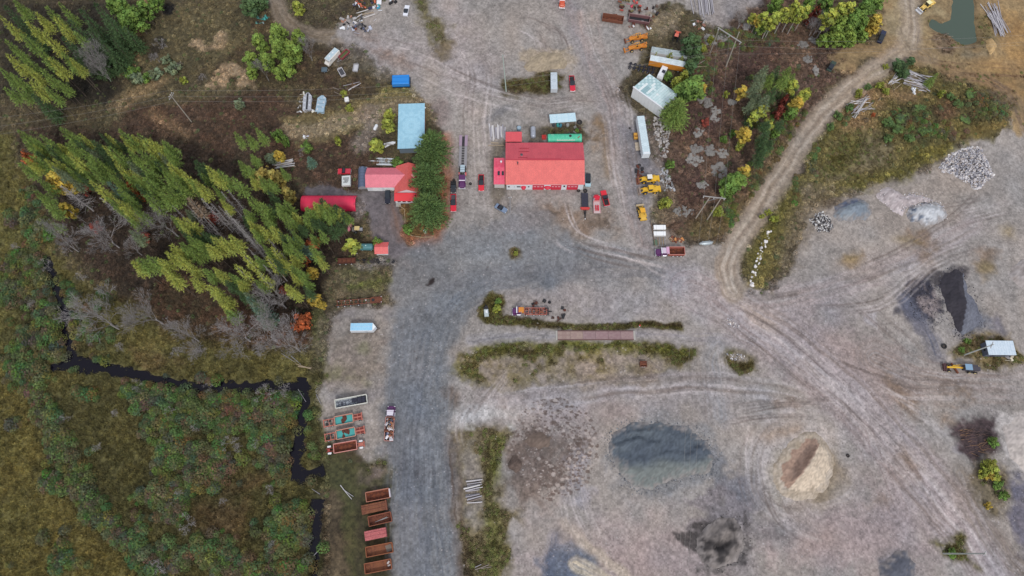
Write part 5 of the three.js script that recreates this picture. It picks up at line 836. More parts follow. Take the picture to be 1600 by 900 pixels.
function quonset(name, label, L, R, pos, turn, m, endM, squash = 1) {
  const o = thing(name, label, 'hut', pos, turn), g = [], N = 12;
  for (let k = 0; k < Math.round(L / 0.6); k++) { const q = new THREE.CylinderGeometry(R + (k & 1) * 0.05, R + (k & 1) * 0.05, 0.6, 18, 1, true, 0, Math.PI).rotateZ(Math.PI / 2).scale(1, squash, 1); g.push(q.translate(-L / 2 + 0.3 + k * 0.6, 0, 0)); }
  for (const q of g) { q.computeBoundingBox(); if (q.boundingBox.max.y < 0.5) q.scale(1, -1, 1); }
  part('arched_roof', g, m, o);
  const s = new THREE.Shape(); s.absarc(0, 0, R - 0.06, 0, Math.PI); 
  for (const x of [-L / 2 + 0.2, L / 2 - 0.3]) part('end_wall', new THREE.ExtrudeGeometry(s, { depth: 0.1, bevelEnabled: false }).scale(1, squash, 1).rotateY(Math.PI / 2).translate(x, 0, 0), endM, o);
  part('door', bx(0.1, 2.4, R, L / 2 - 0.12, 0, 0), DGREY, o);
  return o;
}
{ const p = at(513, 315.5, 1.5); quonset('quonset_hut', 'bright red arched quonset hut half hidden by trees', 18.4, 2.9, [p.x, 0, p.z], 0, mat(226, 46, 84, 0.45), mat(214, 190, 190, .7), 0.85); }
{ const p = at(566.5, 278, 1.5); quonset('quonset_hut', 'slate grey arched shelter against the end of the house', 7.6, 1.75, [p.x, 0, p.z], Math.PI / 2 + 0.06, mat(92, 104, 128, 0.5), mat(160, 160, 166, .7), 1.4); }
{ // little hut by the drive
  const p = at(596.5, 388, 2), o = thing('red_roofed_hut', 'little hut with a red roof and white wall by the drive', 'hut', [p.x, 0, p.z], 0.02);
  part('wall', gableWalls(3.8, 3.2, 2.2, 3.0), WHITE, o); mpart('roof', roofSlope(4.5, -2.1, 2.1, 0, 3.1, .6, .08), weathered(222, 108, 104, 212, 96, 96, 3, .5, 8), o); mpart('roof', roofSlope(4.5, 2.1, 2.1, 0, 3.1, .6, .08), weathered(222, 108, 104, 212, 96, 96, 3, .5, 8), o);
  part('door', bx(0.9, 1.95, 0.08, 0.4, 0, 1.62), mat(210, 212, 214, .6), o); part('window', bx(0.7, 0.6, 0.06, -1, 1.1, 1.62), GLASS, o);
}
{ // pale blue shed
  const a = at(625, 162, 4), b = at(666, 162, 4), c = at(617.5, 232, 3.6), L = b.x - a.x, D = c.z - a.z, o = thing('blue_roofed_shed', 'large shed with a plain pale blue single pitch roof', 'shed', [(a.x + b.x) / 2 - 0.2, 0, (a.z + c.z) / 2], 0.035);
  part('wall', [bx(L - 0.8, 3.4, 0.2, 0, 0, D / 2 - 0.5), bx(L - 0.8, 3.8, 0.2, 0, 0, -D / 2 + 0.5)], mat(112, 124, 136, .7), o); part('side_wall', [bx(0.2, 3.5, D - 1, -L / 2 + 0.5, 0, 0), bx(0.2, 3.5, D - 1, L / 2 - 0.4, 0, 0)], mat(150, 104, 112, .7), o);
  mpart('roof', roofSlope(L, -D / 2, 4.0, D / 2, 3.6, 0.9), weathered(150, 194, 214, 164, 206, 224, 8, .4, 9), o);
  part('gutter', bx(L, 0.14, 0.16, 0, 3.45, D / 2 + 0.1), mat(70, 84, 96, .6), o); part('overhead_door', bx(0.1, 3, 4, L / 2 - 0.26, 0, -3), mat(170, 110, 120, .6), o); part('wall_lamp', cyl(0.25, 0.25, 0.3, L / 2 + 0.1, 3.2, -D / 2 + 1.4, 8), WHITE, o);
  const ln = thing('lean_to', 'jumble of white boards leaning against the blue roofed shed', 'boards', at(609, 226, 0.5).toArray(), 0.5); const r = rng(3);
  for (let k = 0; k < 7; k++) part('board', bx(3 + r(), 0.08, 0.5, r() - .5, 0.2 + k * 0.12, (r() - .5) * 1.6, r() - 0.5, (r() - .5) * .3), k % 3 ? WHITE : GREYTIMBER, ln);
}
{ // white shed with patched roof, turned on the yard: tall on its south-west side, one long slope behind
  const p = at(985.5, 151.5, 0), q = at(1030, 184, 0), dx = q.x - p.x, dz = q.z - p.z, L = Math.hypot(dx, dz), turn = Math.atan2(-dz, dx), nx = dz / L, nz = -dx / L, e = at(1011, 113, 4), D = (e.x - p.x) * nx + (e.z - p.z) * nz, hT = 5.7, hE = 3.7, HD = D / 2;
  const o = thing('white_shed', 'white metal shed with patched greenish roof sheets beside dark trees', 'shed', [(p.x + q.x) / 2 + nx * HD, 0, (p.z + q.z) / 2 + nz * HD], turn);
  part('wall', [bx(L - 0.4, hE, 0.2, 0, 0, -HD + 0.3), ...[-1, 1].map((s) => new THREE.ExtrudeGeometry(new THREE.Shape([[-HD + 0.2, 0], [HD - 0.2, 0], [HD - 0.2, hT], [-HD + 0.2, hE]].map(([a, b]) => new THREE.Vector2(-a, b))), { depth: 0.2, bevelEnabled: false }).rotateY(Math.PI / 2).translate(s > 0 ? L / 2 - 0.3 : -L / 2 + 0.1, 0, 0))], WHITE, o);
  const n = Math.round(L / 1.5); for (let k = 0; k < n; k++) part('wall_panel', bx(L / n - 0.05, hT, 0.14, -L / 2 + (k + 0.5) * L / n, 0, HD - 0.1 + (k & 1) * 0.03), mat(236, 240, 244, .5), o);
  part('ridge_trim', cbx(L + 0.4, 0.3, 0.5, 0, hT - 0.05, HD - 0.1, 0.05), WHITE, o);
  const r = rng(8), tones = [mat(190, 216, 218, .4), mat(172, 202, 206, .4), mat(204, 226, 228, .4), mat(214, 232, 234, .4), mat(152, 184, 190, .45), mat(230, 240, 242, .4)];
  const nS = 9, nA = 14, z0 = HD - 0.1, y0 = hT + 0.02, z1 = -HD - 0.3, y1 = hE, ang = Math.atan2(y1 - y0, z1 - z0), len = Math.hypot(z1 - z0, y1 - y0);
  for (let i = 0; i < nA; i++) for (let j = 0; j < nS; j++) { const t = (j + 0.5) / nS, u = (i + 0.5) / nA, w = L / nA, white = (i === 2 && j < 5) || (i === 5 && j > 1 && j < 5) || (i === 4 && j > 4 && j < 7) || (i === 8 && j === 3), dk = (i === 3 || i === 4) && j < 4; part('roof_sheet', mv(new THREE.BoxGeometry(w - 0.05, 0.06, len / nS - 0.05), -L / 2 + u * L, lerp(y0, y1, t) + 0.04, lerp(z0, z1, t), -ang + Math.PI), white ? tones[5] : dk ? tones[4] : i > 6 ? tones[r() < 0.6 ? 2 : 3] : tones[(i + j) % 2 ? 1 : r() < .5 ? 0 : 3], o); }
  part('roof_deck', roofSlope(L, z1, y1 - 0.14, z0, y0 - 0.14, 99, 0.06), mat(130, 140, 140, .8), o);
  part('door', bx(0.1, 3.4, 4, -L / 2 + 0.05, 0, 0), mat(214, 220, 224, .6), o);
}
{ // open canopy behind the hall
  const a = at(858, 179, 2.6), b = at(898.5, 176, 2.6), c = at(860, 192.5, 2.6), L = a.distanceTo(b), D = a.distanceTo(c), turn = Math.atan2(-(b.z - a.z), b.x - a.x), o = thing('canopy', 'open canopy with flat pale blue roof sheltering drums', 'canopy', [(b.x + c.x) / 2, 0, (b.z + c.z) / 2], turn);
  mpart('roof', [cbx(L, 0.14, D, 0, 2.5, 0, 0.03), ...[...Array(9)].map((_, k) => bx(0.06, 0.05, D, -L / 2 + 0.5 + k * (L - 1) / 8, 2.64, 0))], weathered(186, 214, 226, 200, 222, 230, 4, .5, 10), o);
  for (const [x, z] of [[-1, -1], [1, -1], [-1, 1], [1, 1]]) part('post', bx(0.12, 2.5, 0.12, x * (L / 2 - 0.2), 0, z * (D / 2 - 0.2)), GREYTIMBER, o);
}
{ // hut of the weighbridge keeper at the eastern edge
  const a = at(1540, 532, 3.4), b = at(1583, 532, 3.4), c = at(1542, 554.5, 3.4), L = b.x - a.x, D = c.z - a.z, o = thing('flat_roofed_hut', 'hut with a flat white roof on a grassy patch', 'hut', [(a.x + b.x) / 2, 0, (a.z + c.z) / 2], -0.01);
  part('wall', [bx(L - 0.6, 3.1, 0.2, 0, 0, D / 2 - 0.4), bx(L - 0.6, 3.1, 0.2, 0, 0, -D / 2 + 0.4), bx(0.2, 3.1, D - 1, -L / 2 + 0.4, 0, 0), bx(0.2, 3.1, D - 1, L / 2 - 0.4, 0, 0)], mat(92, 98, 116, .7), o);
  mpart('roof', [cbx(L, 0.2, D, 0, 3.15, 0, 0.05), ...[...Array(11)].map((_, k) => bx(0.05, 0.04, D - 0.2, -L / 2 + 0.5 + k * (L - 1) / 10, 3.35, 0))], weathered(206, 218, 228, 194, 208, 220, 5, .5, 11), o);
  part('door', bx(0.9, 2.05, 0.1, -1.6, 0, D / 2 - 0.28), mat(70, 74, 86, .6), o); part('window', bx(1.4, 0.9, 0.06, 1.4, 1.1, D / 2 - 0.28), GLASS, o); part('window', bx(0.06, 0.9, 1.2, -L / 2 + 0.28, 1.1, 0), GLASS, o);
}
{ // weighbridge
  const a = at(871, 516.5, 0.35), b = at(989.5, 516.5, 0.35), c = at(871, 531, 0.35), L = b.x - a.x, D = c.z - a.z, o = thing('weighbridge', 'long brown steel weighbridge deck between the grass verges', 'weighbridge', [(a.x + b.x) / 2, 0, (a.z + c.z) / 2]);
  const T = [[154, 132, 124, 142, 118, 112], [148, 124, 118, 156, 134, 124], [138, 112, 114, 148, 124, 124], [142, 114, 116, 150, 124, 124], [146, 120, 120, 136, 108, 110], [142, 116, 116, 152, 126, 124]];
  for (let k = 0; k < 6; k++) mpart('deck_plate', cbx(L / 6 - 0.05, 0.12, D - 0.5, -L / 2 + (k + 0.5) * L / 6, 0.22, 0, 0.02), weathered(...T[k], 5, .7, 20 + k), o);
  part('edge_beam', [bx(L, 0.4, 0.22, 0, 0, D / 2 - 0.1), bx(L, 0.4, 0.22, 0, 0, -D / 2 + 0.1)], mat(112, 84, 82, .8), o); part('pit_frame', bx(L - 0.2, 0.18, D - 0.6, 0, 0.01, 0), BLACK, o);
  for (const s of [-1, 1]) part('ramp', bx(0.6, 0.14, D, s * (L / 2 + 0.3), 0.08, 0), CONC, o);
  const g = thing('gate_post', 'short white post at the east end of the weighbridge', 'post', at(999, 510, 0).toArray()); part('post', cyl(0.22, 0.2, 1.1, 0, 0, 0, 8), WHITE, g); part('cap', cyl(0.28, 0.2, 0.12, 0, 1.1, 0, 8), mat(200, 60, 60, .5), g);
}
// ---------------------------------------------------------------- poles and wires
const POLEWOOD = mat(172, 164, 152, 0.9);
function pole(label, bx0, by0, tx, ty, h, arms, turn, m = POLEWOOD, group) {
  const p = at(bx0, by0, 0), t = at(tx, ty, h), o = thing('utility_pole', label, 'power pole', [p.x, 0, p.z], 0, group);
  const lean = [t.x - p.x, h, t.z - p.z]; part('shaft', bar([0, -0.3, 0], lean, 0.22, 8, 0.15), m, o);
  const c = Math.cos(turn), s = Math.sin(turn);
  for (const [y, w] of arms) { const f = y / h, ax = lean[0] * f, az = lean[2] * f; const a = part('crossarm', mv(new THREE.BoxGeometry(w, 0.16, 0.14), ax, y, az, 0, turn), GREYTIMBER, o); for (const k of [-1, 0, 1]) part('insulator', cyl(0.09, 0.06, 0.3, ax + c * k * w * 0.44, y + 0.08, az - s * k * w * 0.44, 6), WHITE, a); if (w > 2) part('brace', [bar([ax + c * w * .3, y, az - s * w * .3], [ax, y - 1, az], 0.05), bar([ax - c * w * .3, y, az + s * w * .3], [ax, y - 1, az], 0.05)], STEEL, o); }
  return o;
}
pole('lone leaning wooden pole in the western heath with a crossarm', 299, 190, 266, 148, 15.5, [[14.6, 3], [15.3, 2]], 1.2);
{ const o = thing('double_power_pole', 'double wooden power pole with one long crossarm in the heath', 'power pole', at(1096, 342, 0).toArray()); const p = o.position, l1 = at(1087, 341, 0).sub(p), l2 = at(1105, 343, 0).sub(p), t1 = at(1110, 307, 16), t2 = at(1128, 307.5, 16), u1 = [t1.x - p.x, 16, t1.z - p.z], u2 = [t2.x - p.x, 16, t2.z - p.z];
  part('leg', bar([l1.x, -0.2, l1.z], u1, 0.22, 8, 0.16), POLEWOOD, o); part('leg', bar([l2.x, -0.2, l2.z], u2, 0.22, 8, 0.16), POLEWOOD, o);
  const e1 = at(1099, 306, 16.2).sub(p), e2 = at(1134, 310, 16.2).sub(p), arm = part('crossarm', bar([e1.x, 16.1, e1.z], [e2.x, 16.1, e2.z], 0.2, 4), GREYTIMBER, o); for (const k of [0.04, 0.5, 0.96]) part('insulator', cyl(0.12, 0.1, 0.9, lerp(e1.x, e2.x, k), 15.1, lerp(e1.z, e2.z, k), 6), WHITE, arm); part('brace', [bar([u1[0], 13, u1[2]], [u2[0], 15.6, u2[2]], 0.08)], STEEL, o); }
{ const o = thing('double_power_pole', 'tall slanting northern pole carrying a long crossarm of the power line', 'power pole', at(1134, 105, 0).toArray()), p = o.position, t = at(1155, 50, 18), u = t.clone().sub(p), b2 = at(1109, 84, 0).sub(p), t2 = at(1125, 40, 18).sub(p);
  part('leg', bar([0, -.2, 0], [u.x, 18, u.z], 0.24, 8, 0.17), POLEWOOD, o); part('leg', bar([b2.x, -.2, b2.z], [t2.x, 18, t2.z], 0.22, 8, 0.16), POLEWOOD, o);
  const e1 = at(1122, 42, 17.8).sub(p), e2 = at(1159, 66, 17.8).sub(p), arm = part('crossarm', bar([e1.x, 17.5, e1.z], [e2.x, 17.5, e2.z], 0.22, 4), GREYTIMBER, o); for (const k of [0.04, 0.5, 0.96]) part('insulator', cyl(0.12, 0.1, 0.9, lerp(e1.x, e2.x, k), 16.5, lerp(e1.z, e2.z, k), 6), WHITE, arm); }
pole('thin pale pole on the grassy strip north of the hall', 791, 143, 785.5, 86, 19, [[18.4, 1.6]], 0.3, mat(176, 190, 180, .8));
pole('silvery pole leaning over the flat roofed hut', 1507, 554.5, 1553, 538, 13.5, [[12.6, 2.4]], 1.0, mat(196, 200, 198, .8));
pole('thin pale pole beside the south-east grass patch', 1474, 865, 1540, 865, 18.5, [[18, 1.4]], 0.8, mat(172, 178, 172, .8));
pole('slim grey mast at the corner of the front yard', 797, 332, 797, 308, 9, [[8.6, 1]], 0, mat(150, 148, 150, .8));
function wire(pts) { const g = []; for (let i = 1; i < pts.length; i++) { const a = pts[i - 1], b = pts[i], n = 14, sag = a.distanceTo(b) * 0.02, c = []; for (let k = 0; k <= n; k++) { const t = k / n, v = a.clone().lerp(b, t); v.y -= 4 * sag * t * (1 - t); c.push(v); } g.push(new THREE.TubeGeometry(new THREE.CatmullRomCurve3(c), 24, 0.022, 4)); } return g; }
const WIRE = mat(150, 146, 142, 0.6);
single('power_line', 'three long wires crossing the western heath to the lone pole', 'power line', [wire([at(-40, 188, 12), at(265, 141, 15), at(700, 128, 12), at(1122, 84, 15), at(1640, 62, 14)]), wire([at(-40, 202, 12), at(268, 150, 15), at(700, 140, 12), at(1140, 62, 17), at(1640, 52, 14)]), wire([at(-40, 215, 12), at(270, 158, 15), at(700, 146, 12), at(1158, 72, 17), at(1640, 68, 14)])], WIRE);
for (const [i, l] of ['western', 'middle', 'eastern'].entries()) single('power_line', `${l} wire of the line dropping south past the double-pole frame`, 'power line', wire([[at(1123, 44, 17), at(1100, 310, 15.4), at(1082, 470, 14), at(1068, 760, 12), at(1060, 930, 10)], [at(1140, 56, 17), at(1117, 311, 15.4), at(1094, 470, 14), at(1076, 760, 12), at(1066, 930, 10)], [at(1157, 66, 17), at(1132, 312, 15.4), at(1106, 470, 14), at(1086, 760, 12), at(1072, 930, 10)]][i]), WIRE, null, 0, 'north to south power wires');
{ const pts = [[621, 316], [624, 322], [632, 327], [633, 348], [635, 362], [644, 369], [660, 371], [677, 370]].map(([x, y]) => at(x, y, 0)); const o = thing('lawn_edging', 'pale timber edging curving round the spruce lawn', 'edging', pts[3].toArray()); for (let i = 1; i < pts.length; i++) part('timber', bar(pts[i - 1].clone().sub(o.position).setY(0.15).toArray(), pts[i].clone().sub(o.position).setY(0.15).toArray(), 0.14, 5), TIMBER, o); }
{ const o = thing('garden_urn', 'white garden ornament on the needle strewn lawn', 'ornament', at(664.5, 363.5, 0).toArray()); part('base', cyl(0.5, 0.4, 0.3, 0, 0, 0, 10), CONC, o); part('figure', cyl(0.3, 0.45, 1.1, 0, 0.3, 0, 10), WHITE, o); part('rim', cyl(0.5, 0.5, 0.14, 0, 1.4, 0, 10), WHITE, o); }
// ---------------------------------------------------------------- heaps of sand, gravel and stone
const mixc = (a, b, t) => a.map((v, i) => lerp(v, b[i], clamp(t)));
// a heap over a polygon in photograph pixels: height by distance from its edge, slope and crest shape by fn; colours by paint
function heap(name, label, category, pts, hMax, slope, paint, { crest, rough = 0.5, step = 0.55, toe = label.includes('gravel') || label.includes('ash') ? 1.8 : 0 } = {}) {
  const P = pts.map(([x, y]) => XZ(x, y)), xs = P.map((p) => p[0]), zs = P.map((p) => p[1]), x0 = Math.min(...xs) - 2, x1 = Math.max(...xs) + 2, z0 = Math.min(...zs) - 2, z1 = Math.max(...zs) + 2, nx = Math.ceil((x1 - x0) / step), nz = Math.ceil((z1 - z0) / step), ox = (x0 + x1) / 2, oz = (z0 + z1) / 2, pos = [], col = [], H = [];
  for (let j = 0; j <= nz; j++) for (let i = 0; i <= nx; i++) {
    const x = x0 + i * step, z = z0 + j * step, d = -sdPoly(P, x + (fbm(x / 2.5, z / 2.5, 2) - 0.5) * 1.6, z + (fbm(x / 2.5 + 9, z / 2.5, 2) - 0.5) * 1.6);
    let h = d <= 0 ? -0.3 : Math.min(d * slope, hMax); if (d > 0) h = crest ? crest(h, x, z, d) : h; if (d > 0) h += (fbm(x / 1.4, z / 1.4, 3) - 0.5) * rough * Math.min(1, d);
    H.push(h); pos.push(x - ox, h + ground(x, z), z - oz); col.push(...lin(mixc(paint(x, z, h, d), [142, 134, 131], toe ? clamp(1.15 - d / toe - (fbm(x / 0.9, z / 0.9, 2) - 0.5) * 2.4) * 0.8 : 0)).map((v) => v * (0.76 + 0.48 * hash(i * 131 + 7, j * 57 + i * 3)))); 
  }
  const I = []; for (let j = 0; j < nz; j++) for (let i = 0; i < nx; i++) { const a = j * (nx + 1) + i, b = a + 1, c = a + nx + 1, e = c + 1; if (Math.max(H[a], H[b], H[c], H[e]) > -0.25) I.push(a, c, b, b, c, e); }
  const g = new THREE.BufferGeometry(); g.setAttribute('position', new THREE.Float32BufferAttribute(pos, 3)); g.setAttribute('color', new THREE.Float32BufferAttribute(col, 3)); g.setIndex(I); g.computeVertexNormals();
  const o = single(name, label, category, g, new THREE.MeshStandardMaterial({ vertexColors: true, roughness: 0.97, side: THREE.DoubleSide }), [ox, 0, oz]);
  return o;
}
const sideOf = (A, B) => { const [ax, az] = XZ(...A), [bx_, bz] = XZ(...B), l = Math.hypot(bx_ - ax, bz - az); return (x, z) => ((x - ax) * (bz - az) - (z - az) * (bx_ - ax)) / l; };  // metres to the east side of line A-B
{
  const s = sideOf([950, 706], [1115, 716]);
  heap('gravel_heap', 'broad low heap of slate blue gravel with dozed ridges', 'gravel heap', [[951, 692], [958, 674], [985, 662], [1030, 659], [1075, 666], [1104, 688], [1116, 716], [1112, 738], [1080, 744], [1046, 750], [1020, 766], [992, 762], [972, 742], [955, 716]], 1.5, 0.4,
    (x, z, h) => { const up = z < at(1035, 712).z ? 1 : 0, w = fbm(x / 5, z / 5, 3); return mixc(mixc([70, 78, 90], [98, 106, 112], w), [112, 117, 115], sst(-2, 2, z - at(1035, 722).z + (w - .5) * 4)); },
    { crest: (h, x, z, d) => { const top = z < at(1035, 718).z; return top ? h * 0.62 + Math.min(1, d / 3) * (0.7 * Math.sin(z * 1.5 + x * 0.12 + fbm(x / 4, z / 4, 3) * 8) * clamp((noise(x / 6 + 3, z / 4) - 0.3) * 2) + 0.3) : h; }, rough: 0.8 });
}
{
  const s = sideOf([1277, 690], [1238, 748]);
  heap('sand_heap', 'tall heap of pale sand with a dug face browned by damp and painted shade', 'sand heap', [[1236, 688], [1252, 676], [1272, 674], [1290, 688], [1303, 712], [1302, 736], [1293, 760], [1272, 779], [1246, 783], [1222, 772], [1206, 750], [1210, 724], [1222, 704]], 4.6, 0.62,
    (x, z, h, d) => { const q = s(x, z), w = fbm(x / 2, z / 2, 3); return d < 2 + 2.4 * (w - 0.4) ? mixc([190, 178, 166], [154, 138, 118], w) : q > 0.4 ? mixc([206, 190, 170], [190, 172, 152], w) : d < 1.7 ? mixc([190, 178, 168], [164, 144, 128], w) : mixc([150, 122, 106], [172, 146, 130], w); },  // browns of the north-west face hold both damp sand and its shade
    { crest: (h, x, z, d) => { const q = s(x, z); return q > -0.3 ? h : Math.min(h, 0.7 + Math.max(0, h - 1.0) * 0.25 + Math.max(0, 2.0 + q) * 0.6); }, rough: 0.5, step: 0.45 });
}
{
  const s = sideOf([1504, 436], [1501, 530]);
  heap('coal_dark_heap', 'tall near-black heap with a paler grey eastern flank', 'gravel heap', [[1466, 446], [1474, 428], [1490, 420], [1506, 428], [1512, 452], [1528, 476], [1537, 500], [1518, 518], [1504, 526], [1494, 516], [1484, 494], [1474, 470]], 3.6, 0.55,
    (x, z, h, d) => { const q = s(x, z), w = fbm(x / 2, z / 2, 3); return q < 0 ? mixc([46, 44, 52], [62, 58, 64], w) : mixc([112, 114, 124], [96, 98, 110], w); }, { crest: (h, x, z, d) => h, rough: 0.7, step: 0.45 });  // shaded west side and lit east flank are put into the vertex colours
}
{
  const c = [1332, 326];
  heap('slate_heap', 'blue grey gravel heap east of the small white rubble', 'gravel heap', [[1301, 338], [1306, 322], [1322, 310], [1344, 308], [1358, 318], [1364, 336], [1352, 344], [1330, 347], [1308, 346]], 3, 0.55,
    (x, z, h, d) => { const w = fbm(x / 3, z / 3, 3), q = sideOf([1301, 332], [1352, 312])(x, z); return q > 0 ? mixc([96, 104, 124], [84, 92, 112], w) : mixc([134, 142, 148], [112, 122, 134], w); }, { rough: 0.4 });  // shade painted into the north-west greys, sunlight into the paler south-east ones
  heap('slate_heap', 'blue grey gravel heap sprinkled with white stone', 'gravel heap', [[1414, 334], [1420, 322], [1440, 317], [1462, 316], [1476, 322], [1482, 340], [1466, 350], [1446, 353], [1424, 346]], 2.6, 0.5,
    (x, z, h, d) => { const w = fbm(x / 1.2, z / 1.2, 3), a = at(1462, 342); const e = Math.hypot(x - a.x, z - a.z); return mixc(mixc([100, 110, 128], [84, 94, 110], fbm(x / 3, z / 3, 2)), [186, 188, 192], sst(0.45, 0.65, w + 0.5 - e * 0.06)); }, { rough: 0.6 });
  heap('white_rubble_heap', 'white broken stone spread west of the speckled slate heap', 'rubble heap', [[1368, 302], [1380, 292], [1396, 294], [1412, 304], [1440, 304], [1460, 314], [1436, 318], [1416, 324], [1410, 338], [1394, 330], [1376, 316]], 1.3, 0.4, (x, z) => mixc([206, 196, 196], [150, 138, 138], fbm(x / 0.9, z / 0.9, 3) * 1.1), { rough: 0.8 });
  heap('pale_sand_heap', 'pale sand spread at the eastern edge', 'sand heap', [[1568, 668], [1592, 648], [1660, 640], [1680, 700], [1660, 742], [1600, 738], [1578, 716]], 2.5, 0.4, (x, z) => mixc([196, 186, 178], [176, 166, 162], fbm(x / 3, z / 3, 3)), { rough: 0.5 });
  heap('ringed_heap', 'small grey and white heap cut by the eastern edge', 'gravel heap', [[1576, 432], [1582, 416], [1596, 404], [1640, 400], [1650, 440], [1620, 456], [1590, 448]], 2.5, 0.45, (x, z) => mixc([176, 170, 170], [140, 128, 122], fbm(x / 1.5, z / 1.5, 3)), { rough: 0.7 });
  heap('dark_gravel_heap', 'small dark gravel heap at the bottom edge', 'gravel heap', [[1372, 884], [1396, 862], [1420, 860], [1428, 880], [1430, 930], [1380, 930]], 1.6, 0.5, (x, z) => mixc([78, 80, 90], [96, 98, 108], fbm(x / 1.5, z / 1.5, 3)), { rough: 0.6 });
  heap('charred_heap', 'scorched dark heap of ash and earth in the southern yard', 'ash heap', [[1086, 860], [1094, 830], [1110, 814], [1136, 806], [1160, 820], [1164, 850], [1152, 878], [1120, 890], [1098, 880]], 2.2, 0.55, (x, z, h, d) => mixc([54, 50, 50], [122, 114, 110], clamp((fbm(x / 2.2, z / 2.2, 4) - 0.36) * 3.4)), { crest: (h, x, z, d) => (d > 3.4 ? Math.max(0.3, h - (d - 3.4) * 0.9) : h), rough: 1.4 });
  heap('earth_mound', 'brown earth mound in the trampled mud', 'earth mound', [[818, 692], [828, 678], [846, 674], [862, 684], [858, 700], [840, 706]], 1.2, 0.4, (x, z) => mixc([96, 82, 74], [124, 108, 98], fbm(x / 1.2, z / 1.2, 3)), { rough: 0.5 });
  heap('earth_mound', 'ring of dark earth round a pulled stump hole', 'earth mound', [[794, 726], [798, 715], [810, 713], [818, 722], [816, 736], [804, 741]], 1.4, 0.8, (x, z, h, d) => mixc([74, 62, 56], [110, 94, 86], fbm(x / 0.9, z / 0.9, 3)), { crest: (h, x, z, d) => (d > 1.5 ? h - (d - 1.5) * 0.9 : h), rough: 0.5, step: 0.35 });
  heap('sand_fan', 'low hummocky fan of tan sand north of the hall', 'sand heap', [[818, 104], [830, 88], [848, 80], [876, 82], [886, 96], [882, 108], [850, 112], [826, 112]], 0.7, 0.3, (x, z) => mixc([168, 152, 128], [146, 132, 114], fbm(x / 1.5, z / 1.5, 3)), { crest: (h, x, z) => h * (0.4 + 1.1 * Math.abs(Math.sin(x * 0.55 + fbm(x / 6, z / 6, 2) * 4) * Math.cos(z * 0.5 + x * 0.2))), rough: 0.2 });
  heap('sand_bank', 'rounded tan sand bank south of the pond', 'sand heap', [[1536, 66], [1546, 62], [1554, 72], [1552, 84], [1542, 88], [1536, 80]], 1.8, 0.5, (x, z) => mixc([196, 166, 122], [170, 140, 96], fbm(x / 1.5, z / 1.5, 3)), {});
}
function rockGeo(seed, s = [1, 0.8, 1]) {
  const r = rng(seed), g = new THREE.IcosahedronGeometry(1, 1), p = g.attributes.position, m = new Map();
  for (let i = 0; i < p.count; i++) { const k = [p.getX(i), p.getY(i), p.getZ(i)].map((v) => v.toFixed(3)).join(); if (!m.has(k)) m.set(k, 0.72 + r() * 0.5); const f = m.get(k); p.setXYZ(i, p.getX(i) * f * s[0], p.getY(i) * f * s[1], p.getZ(i) * f * s[2]); }
  g.computeVertexNormals(); return g;
}
const ROCKS = [0, 1, 2, 3, 4].map((s) => rockGeo(300 + s, [1, 0.7 + 0.1 * (s % 3), 0.85 + 0.1 * (s % 2)])), ROCKM = [mat(224, 220, 220, .9), mat(196, 192, 194, .9), mat(164, 160, 164, .9), mat(132, 130, 134, .95), mat(236, 230, 226, .9)];
